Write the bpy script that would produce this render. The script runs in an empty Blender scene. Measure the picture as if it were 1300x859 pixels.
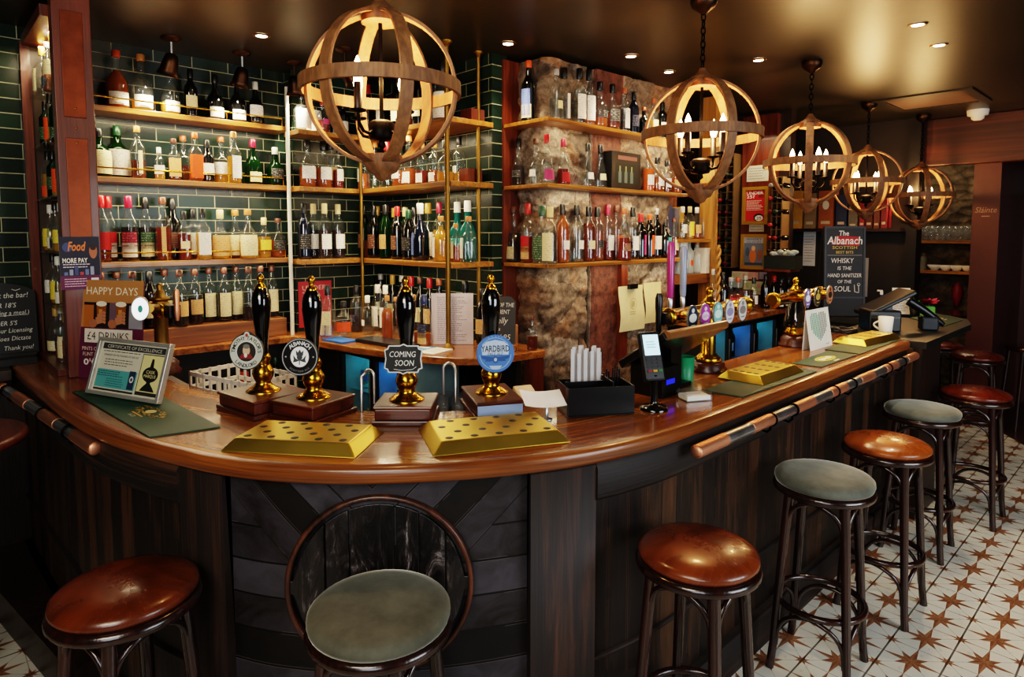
import bpy, math, random
from math import *
from mathutils import Vector, Matrix, noise

rnd = random.Random(11)
S = bpy.context.scene
COL = S.collection

# ------------------------------------------------------------------ camera
F, PX, PY, H = 811.0, 650.0, 355.0, 1.75        # photo is 1300 x 859
PITCH = atan(59 / 811.0)
YAW = atan2(867, 811 / cos(PITCH))
FWD = Vector((-sin(YAW) * cos(PITCH), cos(YAW) * cos(PITCH), -sin(PITCH)))
RGT = Vector((cos(YAW), sin(YAW), 0))
UP = RGT.cross(FWD)
EYE = Vector((0, 0, H))
cd = bpy.data.cameras.new('camera'); cam = bpy.data.objects.new('camera', cd); COL.objects.link(cam)
cd.sensor_width = 36; cd.lens = F / 1300 * 36; cd.shift_y = -(429.5 - PY) / 1300
cd.clip_start = .05; cd.clip_end = 60
cam.location = EYE; cam.rotation_euler = (pi / 2 - PITCH, 0, YAW)
S.camera = cam

# survey helpers: where a sight line of the photo meets a real plane of the room
def ray(x, y): return FWD + RGT * ((x - PX) / F) - UP * ((y - PY) / F)
def onZ(x, y, z):
    d = ray(x, y); return EYE + d * ((z - H) / d.z)
def onX(x, y, v):
    d = ray(x, y); return EYE + d * (v / d.x)
def onY(x, y, v):
    d = ray(x, y); return EYE + d * (v / d.y)
def pr(P):
    v = Vector(P) - EYE; w = v.dot(FWD)
    return PX + F * v.dot(RGT) / w, PY - F * v.dot(UP) / w
def ztop(P, py):
    a, b = P[2] - 1.5, P[2] + 2
    for _ in range(30):
        m = (a + b) / 2
        if pr((P[0], P[1], m))[1] > py: a = m
        else: b = m
    return (a + b) / 2
def plane_pt(axis, v, px, z):
    "point on the plane x=v or y=v at height z that is seen in column px"
    py = 300
    for _ in range(6):
        q = onX(px, py, v) if axis == 'x' else onY(px, py, v)
        py = pr((q.x, q.y, z))[1]
    return Vector((q.x, q.y, z))

# ------------------------------------------------------------------ node helpers
def lin(h):
    if not isinstance(h, str): return tuple(h)[:3]
    h = h.lstrip('#'); o = []
    for i in (0, 2, 4):
        c = int(h[i:i + 2], 16) / 255
        o.append(c / 12.92 if c <= .04045 else ((c + .055) / 1.055) ** 2.4)
    return tuple(o)
def rgba(h): return lin(h) + (1,)

class NT:
    def __init__(s, name):
        s.m = bpy.data.materials.new(name); s.m.use_nodes = True
        s.t = s.m.node_tree; s.t.nodes.clear()
        s.out = s.t.nodes.new('ShaderNodeOutputMaterial')
    def n(s, kind, **kw):
        nd = s.t.nodes.new('ShaderNode' + kind)
        for k, v in kw.items():
            if hasattr(nd, k) and k not in nd.inputs: setattr(nd, k, v)
            else: s.set(nd.inputs[k], v)
        return nd
    def set(s, sock, v):
        if hasattr(v, 'is_output') or isinstance(v, bpy.types.NodeSocket): s.t.links.new(v, sock)
        else: sock.default_value = v
    def m2(s, op, a, b=None, c=None):
        nd = s.t.nodes.new('ShaderNodeMath'); nd.operation = op
        s.set(nd.inputs[0], a)
        if b is not None: s.set(nd.inputs[1], b)
        if c is not None: s.set(nd.inputs[2], c)
        return nd.outputs[0]
    def coord(s, which='Object', scale=(1, 1, 1), rot=(0, 0, 0), loc=(0, 0, 0)):
        tc = s.n('TexCoord'); mp = s.n('Mapping')
        s.t.links.new(tc.outputs[which], mp.inputs['Vector'])
        mp.inputs['Scale'].default_value = scale; mp.inputs['Rotation'].default_value = rot; mp.inputs['Location'].default_value = loc
        return mp.outputs[0]
    def noise(s, vec, scale, detail=4, rough=.55, dist=0):
        nd = s.n('TexNoise'); s.set(nd.inputs['Vector'], vec)
        nd.inputs['Scale'].default_value = scale; nd.inputs['Detail'].default_value = detail
        nd.inputs['Roughness'].default_value = rough; nd.inputs['Distortion'].default_value = dist
        return nd.outputs[0]
    def ramp(s, fac, stops):
        nd = s.n('ValToRGB'); s.set(nd.inputs[0], fac); e = nd.color_ramp.elements
        while len(e) < len(stops): e.new(.5)
        for i, (p, c) in enumerate(stops):
            e[i].position = p; e[i].color = rgba(c)
        return nd.outputs[0]
    def mix(s, fac, a, b, mode='MIX'):
        nd = s.t.nodes.new('ShaderNodeMix'); nd.data_type = 'RGBA'; nd.blend_type = mode
        s.set(nd.inputs[0], fac); s.set(nd.inputs[6], a); s.set(nd.inputs[7], b)
        return nd.outputs[2]
    def bsdf(s, col, rough=.5, metal=0., spec=.5, coat=0., bump=None, bstr=.2, bdist=.01, emit=None, estr=0., trans=0.):
        b = s.n('BsdfPrincipled')
        s.set(b.inputs['Base Color'], col); s.set(b.inputs['Roughness'], rough); s.set(b.inputs['Metallic'], metal)
        b.inputs['Specular IOR Level'].default_value = spec
        b.inputs['Coat Weight'].default_value = coat; b.inputs['Coat Roughness'].default_value = .08
        b.inputs['Transmission Weight'].default_value = trans
        if emit is not None:
            s.set(b.inputs['Emission Color'], emit); b.inputs['Emission Strength'].default_value = estr
        if bump is not None:
            bn = s.n('Bump'); s.set(bn.inputs['Height'], bump)
            bn.inputs['Strength'].default_value = bstr; bn.inputs['Distance'].default_value = bdist
            s.t.links.new(bn.outputs[0], b.inputs['Normal'])
        s.t.links.new(b.outputs[0], s.out.inputs[0])
        return s.m

_mc = {}
def paint(h, rough=.5, metal=0., coat=0., emit=0., var=.12, spec=.5):
    key = (h if isinstance(h, str) else tuple(h), rough, metal, coat, emit, var, spec)
    if key in _mc: return _mc[key]
    t = NT('paint_' + str(len(_mc)))
    c = lin(h); f = t.noise(t.coord(), 18, 3)
    dk = tuple(x * (1 - var * 1.6) for x in c) + (1,); lt = tuple(min(1, x * (1 + var)) for x in c) + (1,)
    col = t.mix(f, dk, lt)
    _mc[key] = t.bsdf(col, rough, metal, spec, coat, emit=(c + (1,)) if emit else None, estr=emit)
    return _mc[key]

def wood(name, dark, light, grain='x', rough=.4, coat=0., across=16, along=1.1, which='Object', bump=.15, mid=None):
    t = NT(name)
    sc = {'x': (along, across, across), 'y': (across, along, across), 'z': (across, across, along)}[grain]
    v = t.coord(which, sc)
    n1 = t.noise(v, 1.0, 6, .6, 1.2)
    sc2 = {'x': (along * 3, across * 8, across * 8), 'y': (across * 8, along * 3, across * 8), 'z': (across * 8, across * 8, along * 3)}[grain]
    n2 = t.noise(t.coord(which, sc2), 1.0, 3, .6)
    base = t.ramp(n1, [(.30, dark), (.5, mid or [(a + b) / 2 for a, b in zip(lin(dark), lin(light))]), (.72, light)])
    col = t.mix(t.ramp(n2, [(.35, (.0, .0, .0)), (.6, (1, 1, 1))]), t.mix(.55, base, rgba(dark)), base)
    r = t.m2('MULTIPLY_ADD', n2, .12, rough - .06)
    return t.bsdf(col, r, 0, .5, coat, bump=n2, bstr=bump, bdist=.004)

def metal(name, h, rough=.25, var=.25, scale=9):
    t = NT(name); v = t.coord()
    n = t.noise(v, scale, 5, .6)
    c = lin(h)
    col = t.mix(n, tuple(x * (1 - var) for x in c) + (1,), tuple(min(1, x * (1 + var * .5)) for x in c) + (1,))
    r = t.m2('MULTIPLY_ADD', n, .25, rough - .1)
    return t.bsdf(col, r, 1.0)

def glass(name, tint=(1, 1, 1), haze=.0, hazecol=(1, 1, 1), refl=1.0):
    "thin clear glass: lets light straight through, mirrors at glancing angles"
    t = NT(name)
    tr = t.n('BsdfTransparent'); tr.inputs[0].default_value = rgba(tint)
    gl = t.n('BsdfGlossy'); gl.inputs['Roughness'].default_value = .04
    fr = t.n('Fresnel'); geo = t.n('NewGeometry'); t.set(fr.inputs[0], t.m2('MULTIPLY_ADD', geo.outputs['Backfacing'], 1 / 1.5 - 1.5, 1.5))
    n = t.noise(t.coord(), 25, 2)
    fac = t.m2('MULTIPLY', fr.outputs[0], t.m2('MULTIPLY_ADD', n, .4, .8 * refl))
    mx = t.n('MixShader'); t.set(mx.inputs[0], t.m2('MINIMUM', fac, 1.0))
    t.t.links.new(tr.outputs[0], mx.inputs[1]); t.t.links.new(gl.outputs[0], mx.inputs[2])
    last = mx
    if haze > 0:
        df = t.n('BsdfDiffuse'); df.inputs[0].default_value = rgba(hazecol)
        m2 = t.n('MixShader'); m2.inputs[0].default_value = haze
        t.t.links.new(mx.outputs[0], m2.inputs[1]); t.t.links.new(df.outputs[0], m2.inputs[2]); last = m2
    t.t.links.new(last.outputs[0], t.out.inputs[0])
    return t.m

def liquid(name, h, clear=.45):
    t = NT(name)
    c = lin(h)
    tr = t.n('BsdfTransparent'); tr.inputs[0].default_value = tuple(x ** .45 for x in c) + (1,)
    n = t.noise(t.coord(), 14, 2)
    col = t.mix(n, tuple(x * .8 for x in c) + (1,), tuple(min(1, x * 1.3) for x in c) + (1,))
    b = t.n('BsdfPrincipled'); t.set(b.inputs['Base Color'], col); b.inputs['Roughness'].default_value = .12
    mx = t.n('MixShader'); mx.inputs[0].default_value = 1 - clear
    t.t.links.new(tr.outputs[0], mx.inputs[1]); t.t.links.new(b.outputs[0], mx.inputs[2])
    t.t.links.new(mx.outputs[0], t.out.inputs[0])
    return t.m

def paper(name, h, ink='#2a2522', amount=.5):
    "printed label: rows of small illegible print on coloured paper"
    t = NT(name)
    v = t.coord('Object', (260, 260, 130))
    n = t.noise(v, 1.0, 1, .4)
    rows = t.n('TexWave', wave_type='BANDS', bands_direction='Z'); t.set(rows.inputs['Vector'], t.coord('Object', (0, 0, 28)))
    rows.inputs['Scale'].default_value = 1.0
    k = t.m2('MULTIPLY', t.m2('GREATER_THAN', n, .55), t.m2('GREATER_THAN', rows.outputs[1], .62))
    col = t.mix(t.m2('MULTIPLY', k, amount), rgba(h), rgba(ink))
    return t.bsdf(col, .6)

# ------------------------------------------------------------------ mesh builder
class MB:
    def __init__(s):
        s.v = []; s.f = []; s.mi = []; s.sm = []; s.uv = []; s.M = Matrix(); s.cur = 0
    def at(s, x=0, y=0, z=0, rz=0, rx=0, ry=0):
        s.M = Matrix.Translation((x, y, z)) @ Matrix.Rotation(rz, 4, 'Z') @ Matrix.Rotation(ry, 4, 'Y') @ Matrix.Rotation(rx, 4, 'X'); return s
    def add(s, vs, fs, smooth=False, uvs=None):
        b = len(s.v)
        s.v += [tuple(s.M @ Vector(p)) for p in vs]
        for i, f in enumerate(fs):
            s.f.append([b + k for k in f]); s.mi.append(s.cur); s.sm.append(smooth)
            s.uv.append([uvs[k] for k in f] if uvs else None)
        return s
    def bb(s, x0, y0, z0, x1, y1, z1):
        vs = [(x0, y0, z0), (x1, y0, z0), (x1, y1, z0), (x0, y1, z0), (x0, y0, z1), (x1, y0, z1), (x1, y1, z1), (x0, y1, z1)]
        return s.add(vs, [(3, 2, 1, 0), (4, 5, 6, 7), (0, 1, 5, 4), (1, 2, 6, 5), (2, 3, 7, 6), (3, 0, 4, 7)])
    def box(s, cx, cy, cz, sx, sy, sz): return s.bb(cx - sx / 2, cy - sy / 2, cz - sz / 2, cx + sx / 2, cy + sy / 2, cz + sz / 2)
    def frus(s, x0, y0, x1, y1, z0, z1, inset):
        vs = [(x0, y0, z0), (x1, y0, z0), (x1, y1, z0), (x0, y1, z0), (x0 + inset, y0 + inset, z1), (x1 - inset, y0 + inset, z1), (x1 - inset, y1 - inset, z1), (x0 + inset, y1 - inset, z1)]
        return s.add(vs, [(3, 2, 1, 0), (4, 5, 6, 7), (0, 1, 5, 4), (1, 2, 6, 5), (2, 3, 7, 6), (3, 0, 4, 7)])
    def prism(s, poly, z0, z1):
        n = len(poly)
        a = sum(poly[i][0] * poly[(i + 1) % n][1] - poly[(i + 1) % n][0] * poly[i][1] for i in range(n))
        if a < 0: poly = poly[::-1]
        vs = [(p[0], p[1], z0) for p in poly] + [(p[0], p[1], z1) for p in poly]
        fs = [tuple(range(n - 1, -1, -1)), tuple(range(n, 2 * n))] + [(i, (i + 1) % n, n + (i + 1) % n, n + i) for i in range(n)]
        return s.add(vs, fs)
    def lathe(s, prof, n=20, pw=2., a0=0, a1=2 * pi, ys=1.0, capped=True):
        full = abs(a1 - a0 - 2 * pi) < 1e-6
        m = n if full else n + 1
        vs = []
        for r, z in prof:
            for k in range(m):
                a = a0 + (a1 - a0) * k / n
                c, q = cos(a), sin(a)
                d = (abs(c) ** pw + abs(q) ** pw) ** (-1 / pw)
                vs.append((r * d * c, r * d * q * ys, z))
        fs = []
        for j in range(len(prof) - 1):
            for k in range(n):
                k2 = (k + 1) % m
                fs.append((j * m + k, j * m + k2, (j + 1) * m + k2, (j + 1) * m + k))
        s.add(vs, fs, True)
        if full and capped:
            b = len(vs)
            if prof[0][0] > 1e-5: s.add(vs[:m], [tuple(range(m - 1, -1, -1))])
            if prof[-1][0] > 1e-5: s.add(vs[-m:], [tuple(range(m))])
        return s
    def tube(s, pts, r, n=8, closed=False, cap=True):
        P = [Vector(p) for p in pts]; N = len(P)
        rs = r if isinstance(r, (list, tuple)) else [r] * N
        T = []
        for i in range(N):
            a = P[(i - 1) % N] if (closed or i) else P[0]
            b = P[(i + 1) % N] if (closed or i < N - 1) else P[-1]
            T.append((b - a).normalized())
        ref = Vector((0, 0, 1)) if abs(T[0].z) < .9 else Vector((1, 0, 0))
        nrm = (ref - T[0] * ref.dot(T[0])).normalized()
        vs = []
        for i in range(N):
            nrm = (nrm - T[i] * nrm.dot(T[i])).normalized()
            bi = T[i].cross(nrm)
            for k in range(n):
                a = 2 * pi * k / n
                vs.append(P[i] + (nrm * cos(a) + bi * sin(a)) * rs[i])
        fs = []
        for i in range(N if closed else N - 1):
            j = (i + 1) % N
            for k in range(n):
                fs.append((i * n + k, i * n + (k + 1) % n, j * n + (k + 1) % n, j * n + k))
        s.add(vs, fs, True)
        if cap and not closed:
            s.add(vs[:n], [tuple(range(n - 1, -1, -1))]); s.add(vs[-n:], [tuple(range(n))])
        return s
    def sweep(s, pts, frames, prof, closed=False, smooth=False):
        "prof: list of (a,b) in the frame (A,B) given per point"
        m = len(prof); N = len(pts); vs = []
        for p, (A, B) in zip(pts, frames):
            for a, b in prof: vs.append(Vector(p) + Vector(A) * a + Vector(B) * b)
        fs = []
        for i in range(N if closed else N - 1):
            j = (i + 1) % N
            for k in range(m): fs.append((i * m + k, j * m + k, j * m + (k + 1) % m, i * m + (k + 1) % m))
        s.add(vs, fs, smooth)
        if not closed: s.add(vs[:m], [tuple(range(m))]); s.add(vs[-m:], [tuple(range(m - 1, -1, -1))])
        return s
    def sphere(s, c, r, n=14, sq=(1, 1, 1)):
        prof = [(r * sin(pi * i / (n // 2)), -r * cos(pi * i / (n // 2))) for i in range(n // 2 + 1)]
        M0 = s.M; s.M = s.M @ Matrix.Translation(c) @ Matrix.Diagonal((sq[0], sq[1], sq[2], 1))
        s.lathe(prof, n, capped=False); s.M = M0; return s
    def mesh(s, name):
        me = bpy.data.meshes.new(name); me.from_pydata(s.v, [], s.f)
        me.polygons.foreach_set('material_index', s.mi); me.polygons.foreach_set('use_smooth', s.sm)
        if any(u is not None for u in s.uv):
            L = me.uv_layers.new(name='UVMap'); i = 0
            for f, u in zip(s.f, s.uv):
                for k in range(len(f)):
                    L.data[i].uv = u[k] if u else (0, 0); i += 1
        me.update(); return me

# ------------------------------------------------------------------ objects
def _bev(o, bev):
    if bev:
        b = o.modifiers.new('edge', 'BEVEL'); b.width = bev; b.segments = 2; b.limit_method = 'ANGLE'; b.angle_limit = radians(40)
def mk(name, mb, mats, parent=None, bev=None):
    me = mb.mesh(name) if isinstance(mb, MB) else mb
    o = bpy.data.objects.new(name, me); COL.objects.link(o)
    mats = mats if isinstance(mats, (list, tuple)) else [mats]
    if not me.materials:
        for m in mats: me.materials.append(m)
    if parent: o.parent = parent
    _bev(o, bev)
    return o
def thing(name, label, cat, loc=(0, 0, 0), rz=0, group=None):
    o = bpy.data.objects.new(name, None); COL.objects.link(o)
    o.empty_display_size = .05; o.location = loc; o.rotation_euler = (0, 0, rz)
    o['label'] = label; o['category'] = cat
    if group: o['group'] = group
    return o
def part(name, mb, mats, parent, label=None, bev=None):
    o = mk(name, mb, mats, parent, bev)
    if label: o['label'] = label
    return o
def solo(name, mb, mats, label, cat, loc=(0, 0, 0), rz=0, group=None, bev=None):
    o = mk(name, mb, mats, None, bev); o.location = loc; o.rotation_euler = (0, 0, rz)
    o['label'] = label; o['category'] = cat
    if group: o['group'] = group
    return o
def struct(name, mb, mats, parent=None, bev=None):
    o = mk(name, mb, mats, parent, bev); o['kind'] = 'structure'; return o
def copy_tree(o, parent=None):
    c = o.copy(); COL.objects.link(c); c.parent = parent
    for ch in list(o.children): copy_tree(ch, c)
    return c

# ------------------------------------------------------------------ flat artwork (signs, labels, chalk)
_tx = {}
def text_mesh(s, shear=0., bold=0.):
    key = (s, shear, bold)
    if key in _tx: return _tx[key]
    cu = bpy.data.curves.new('t', 'FONT'); cu.body = s; cu.shear = shear; cu.offset = bold; cu.resolution_u = 2; cu.size = 1
    ob = bpy.data.objects.new('t', cu); COL.objects.link(ob)
    bpy.context.view_layer.update()
    dg = bpy.context.evaluated_depsgraph_get()
    me = ob.evaluated_get(dg).to_mesh()
    vs = [(v.co.x, v.co.y) for v in me.vertices]; fs = [tuple(p.vertices) for p in me.polygons]
    ob.evaluated_get(dg).to_mesh_clear()
    bpy.data.objects.remove(ob); bpy.data.curves.remove(cu)
    xs = [v[0] for v in vs] or [0]; 
    _tx[key] = (vs, fs, min(xs), max(xs)); return _tx[key]

class Art(MB):
    "drawn in local X (right) / Z (up), facing -Y; later layers sit in front"
    def __init__(s):
        super().__init__(); s.mats = []; s.k = 0; s.step = .00015; s.hold = False
    def use(s, m):
        if isinstance(m, str): m = paint(m, .65, var=.05)
        if m not in s.mats: s.mats.append(m)
        s.cur = s.mats.index(m); s.k += 0 if s.hold and s.k else 1; return -s.k * s.step
    def rect(s, x0, z0, x1, z1, m):
        y = s.use(m); return s.add([(x0, y, z0), (x1, y, z0), (x1, y, z1), (x0, y, z1)], [(0, 1, 2, 3)])
    def poly(s, pts, m):
        y = s.use(m); pts = list(pts); n = len(pts)
        a = sum(pts[i][0] * pts[(i + 1) % n][1] - pts[(i + 1) % n][0] * pts[i][1] for i in range(n))
        if a < 0: pts = pts[::-1]
        return s.add([(p[0], y, p[1]) for p in pts], [tuple(range(n))])
    def ell(s, cx, cz, rx, rz, m, n=28): return s.poly([(cx + rx * cos(2 * pi * k / n), cz + rz * sin(2 * pi * k / n)) for k in range(n)], m)
    def ring(s, cx, cz, r0, r1, m, n=32, a0=0, a1=2 * pi):
        y = s.use(m); vs = []
        for k in range(n + 1):
            a = a0 + (a1 - a0) * k / n
            vs += [(cx + r0 * cos(a), y, cz + r0 * sin(a)), (cx + r1 * cos(a), y, cz + r1 * sin(a))]
        return s.add(vs, [(2 * k, 2 * k + 1, 2 * k + 3, 2 * k + 2) for k in range(n)])
    def stroke(s, pts, w, m):
        y = s.use(m)
        for (a, b), (c, d) in zip(pts[:-1], pts[1:]):
            L = hypot(c - a, d - b) or 1; nx, nz = -(d - b) / L * w / 2, (c - a) / L * w / 2
            s.add([(a - nx, y, b - nz), (c - nx, y, d - nz), (c + nx, y, d + nz), (a + nx, y, b + nz)], [(0, 1, 2, 3)])
        return s
    def text(s, t, cx, cz, h, m, w=None, shear=0., bold=0., align='c', squeeze=1.):
        vs, fs, a, b = text_mesh(t, shear, bold); y = s.use(m)
        k = h / .7; kx = k * squeeze
        if w: kx = w / max(b - a, 1e-4)
        ox = {'c': -(a + b) / 2, 'l': -a, 'r': -b}[align]
        return s.add([(cx + (p[0] + ox) * kx, y, cz + p[1] * k - h / 2) for p in vs], fs)
    def arc(s, t, cx, cz, r, h, m, mid=pi / 2, spread=None, bold=0., inward=False):
        "letters round a circle; inward=True reads along the bottom"
        y = s.use(m); k = h / .7
        ws = []
        for ch in t:
            if ch == ' ': ws.append((None, .35 * k))
            else:
                q = text_mesh(ch, 0, bold); ws.append((q, (q[3] - q[2]) * k + .12 * k))
        tot = sum(w for _, w in ws); f = (spread * r / tot) if spread else 1
        sg = 1 if inward else -1
        a = mid - sg * tot * f / r / 2
        for q, w in ws:
            am = a + sg * w * f / r / 2; a += sg * w * f / r
            if q is None: continue
            vs, fs, x0, x1 = q
            rot = am - pi / 2 if not inward else am + pi / 2
            ca, sa = cos(rot), sin(rot); out = []
            for px, pz in vs:
                lx = (px - (x0 + x1) / 2) * k; lz = pz * k - (h / 2)
                out.append((cx + r * cos(am) + lx * ca - lz * sa, y, cz + r * sin(am) + lx * sa + lz * ca))
            s.add(out, fs)
        return s
    def lines(s, x0, x1, z0, z1, n, m, jit=.25, th=.35):
        "rows of small print too small to read"
        d = (z1 - z0) / n
        y = s.use(m); r = random.Random(n * 7 + int(x0 * 1e4))
        for i in range(n):
            zz = z1 - d * (i + .5); e = x1 - (x1 - x0) * r.random() * jit; x = x0
            while x < e:
                w = min((.012 + .03 * r.random()) * (x1 - x0) * 3, e - x)
                s.add([(x, y, zz - d * th / 2), (x + w, y, zz - d * th / 2), (x + w, y, zz + d * th / 2), (x, y, zz + d * th / 2)], [(0, 1, 2, 3)])
                x += w + .02 * (x1 - x0)
        return s
def art(name, a, parent, label=None):
    o = part(name, a, a.mats, parent, label); return o

# ------------------------------------------------------------------ materials
W_BAR = wood('bar_top_wood', '#4a230a', '#b97a32', 'x', .22, .3, across=8, along=.7, which='UV', bump=.012, mid='#8a5120')
W_LIP = wood('bar_lip_wood', '#45200b', '#985a26', 'x', .3, .2, across=22, along=.8, which='UV', bump=.08)
W_DARK = wood('dark_panel_wood', '#100906', '#4c2f1b', 'x', .62, .0, across=14, along=1., which='UV', bump=.3, mid='#170e09')
W_POST = wood('post_wood', '#100906', '#4a2c1a', 'y', .6, .0, across=18, along=1., which='UV', bump=.3, mid='#23140c')
W_DARKZ = wood('dark_upright_wood', '#0f0a07', '#3a2315', 'z', .42, .1, across=22, along=1.2, bump=.3)
W_MAHOG = wood('mahogany', '#280d06', '#64290f', 'x', .34, .1, across=14, along=1.5)
W_RED = wood('red_brown_timber', '#3d160a', '#78361a', 'z', .4, .15, across=12, along=1.)
W_SHELF_Y = wood('shelf_oak_y', '#6f4113', '#c4893c', 'y', .35, .25, across=26, along=1.)
W_SHELF_X = wood('shelf_oak_x', '#6f4113', '#c4893c', 'x', .35, .25, across=26, along=1.)
W_RISER = wood('riser_oak', '#5a3014', '#9c6330', 'y', .45, .1, across=16, along=1.2)
W_COUNTER = wood('back_counter_oak', '#5c2f10', '#b8763a', 'x', .25, .4, across=10, along=1.)
W_OAK = wood('pale_oak', '#7a5226', '#b9853f', 'z', .5, 0, across=20, along=1.5)
W_GLOBE = wood('globe_ash', '#54351d', '#9c6c42', 'z', .6, 0, across=10, along=4.)
W_BENT = wood('bentwood', '#150907', '#3a1a10', 'z', .22, .5, across=16, along=2.)
W_BEAM = wood('beam_wood', '#2a120a', '#5a2a16', 'x', .5, 0, across=9, along=.6)
W_FLOOR = wood('brown_floor_boards', '#24140c', '#4a2d1b', 'x', .35, .2, across=8, along=.7)
BRASS = metal('brass', '#c08c2c', .2)
BRASS_D = metal('aged_brass', '#8a6a34', .42)
TRAY = metal('tray_brass', '#dcbc54', .31, .08, 2.5)
COPPER = metal('copper', '#e6a584', .44, .12)
COPPER_H = metal('beaten_copper', '#74402c', .36, .6, 16)
STEEL = metal('steel', '#c9ccd0', .3, .1)
BLACKM = metal('black_iron', '#181513', .45)
BRONZE = metal('bronze', '#4a3527', .4)
LACQ = paint('#050507', .06, coat=1.0, var=.1)
PLAST = paint('#0a0a0b', .32)
PLASTM = paint('#15130f', .5)
GLASS = glass('clear_glass', (.97, .985, .97))
GLASSW = glass('fridge_glass', (.9, .97, 1))
WHITE = paint('#e9e4da', .55, var=.05)
BULB = paint('#ffd9a0', .3, emit=26., var=.02)
SPOTG = paint('#ffedd2', .3, emit=22., var=.02)

def tile_mat(name, axis):
    t = NT(name)
    tc = t.n('TexCoord'); sp = t.n('SeparateXYZ'); t.t.links.new(tc.outputs['Object'], sp.inputs[0])
    cb = t.n('CombineXYZ')
    t.set(cb.inputs[0], t.m2('ADD', sp.outputs[1 if axis == 'x' else 0], 10.064)); t.set(cb.inputs[1], t.m2('ADD', sp.outputs[2], -.0170))
    br = t.n('TexBrick'); t.set(br.inputs['Vector'], cb.outputs[0])
    br.inputs['Scale'].default_value = 1; br.inputs['Brick Width'].default_value = .208; br.inputs['Row Height'].default_value = .0755
    br.inputs['Mortar Size'].default_value = .0021; br.inputs['Mortar Smooth'].default_value = .1; br.inputs['Bias'].default_value = -.2
    br.inputs['Color1'].default_value = rgba('#16241d'); br.inputs['Color2'].default_value = rgba('#263a2e'); br.inputs['Mortar'].default_value = rgba('#b8b294')
    n = t.noise(t.coord(), 7, 3)
    col = t.mix(t.m2('MULTIPLY', n, .6), br.outputs[0], t.mix(1.0, br.outputs[0], rgba('#86a08a'), 'MULTIPLY'))
    rough = t.m2('MULTIPLY_ADD', br.outputs[1], .4, .26)
    return t.bsdf(col, rough, 0, .35, bump=t.m2('ADD', t.m2('MULTIPLY', br.outputs[1], -1.), t.m2('MULTIPLY', n, .3)), bstr=.35, bdist=.004)
TILE_X = tile_mat('green_tiles_x', 'x'); TILE_Y = tile_mat('green_tiles_y', 'y')

def star_floor():
    t = NT('star_tiles')
    tc = t.n('TexCoord'); sp = t.n('SeparateXYZ'); t.t.links.new(tc.outputs['Object'], sp.inputs[0])
    PXX, PYY = .2065, .2115
    u = t.m2('DIVIDE', t.m2('ADD', sp.outputs[0], .6 + PXX * 40), PXX); v = t.m2('DIVIDE', t.m2('ADD', sp.outputs[1], -3.009 + PYY * 40), PYY)
    def centred(q, off):
        return t.m2('SUBTRACT', t.m2('FRACT', t.m2('ADD', q, off)), .5)
    def star(du, dv, R1, R2, ri):
        r = t.m2('SQRT', t.m2('ADD', t.m2('MULTIPLY', du, du), t.m2('MULTIPLY', dv, dv)))
        th = t.m2('ARCTAN2', dv, du)
        q = t.m2('FRACT', t.m2('ADD', t.m2('DIVIDE', th, pi / 2), 4.5))
        a = t.m2('MULTIPLY', t.m2('ABSOLUTE', t.m2('SUBTRACT', q, .5)), pi / 2)
        def side(ang, R):
            x = t.m2('MULTIPLY', r, t.m2('COSINE', ang)); y = t.m2('MULTIPLY', r, t.m2('SINE', ang))
            Ix, Iy = ri * cos(pi / 8), ri * sin(pi / 8)
            return t.m2('LESS_THAN', t.m2('SUBTRACT', t.m2('MULTIPLY', t.m2('SUBTRACT', x, R), Iy), t.m2('MULTIPLY', y, Ix - R)), 0.)
        s1 = side(a, R1); s2 = side(t.m2('SUBTRACT', pi / 4, a), R2)
        near = t.m2('LESS_THAN', a, pi / 8)
        facet = t.m2('GREATER_THAN', t.m2('SINE', t.m2('MULTIPLY', th, 8)), 0.)
        return t.m2('ADD', t.m2('MULTIPLY', near, s1), t.m2('MULTIPLY', t.m2('SUBTRACT', 1., near), s2)), facet, r
    du, dv = centred(u, 0.), centred(v, 0.)
    eu, ev = centred(u, .5), centred(v, .5)
    big, fac, r1 = star(du, dv, .53, .34, .155)
    sml, fac2, r2 = star(eu, ev, .26, .15, .07)
    m = t.m2('MAXIMUM', big, sml)
    n = t.noise(t.coord(), 26, 5, .65); n2 = t.noise(t.coord(), 2.2, 3)
    brown = t.mix(fac, t.ramp(n, [(.3, '#66402a'), (.7, '#996848')]), t.ramp(n, [(.3, '#80543a'), (.7, '#ab7c5a')]))
    base = t.mix(n2, rgba('#cfc8b6'), rgba('#e4e0d4'))
    base = t.mix(t.m2('MULTIPLY', t.m2('GREATER_THAN', n, .62), .25), base, rgba('#a39c8c'))
    # thin grey lines printed between the stars
    ln = t.m2('MAXIMUM', t.m2('LESS_THAN', t.m2('ABSOLUTE', t.m2('SUBTRACT', t.m2('ABSOLUTE', du), t.m2('ABSOLUTE', dv))), .006), t.m2('LESS_THAN', t.m2('ABSOLUTE', ev), .009))
    col = t.mix(t.m2('MULTIPLY', ln, .55), base, rgba('#5c574e'))
    col = t.mix(m, col, brown)
    g = t.m2('LESS_THAN', t.m2('ABSOLUTE', eu), .017)
    col = t.mix(t.m2('MULTIPLY', g, .85), col, rgba('#3b342c'))
    return t.bsdf(col, t.m2('MULTIPLY_ADD', n, .25, .22), 0, .45, bump=t.m2('MULTIPLY', g, -1.), bstr=.3, bdist=.002)

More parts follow.
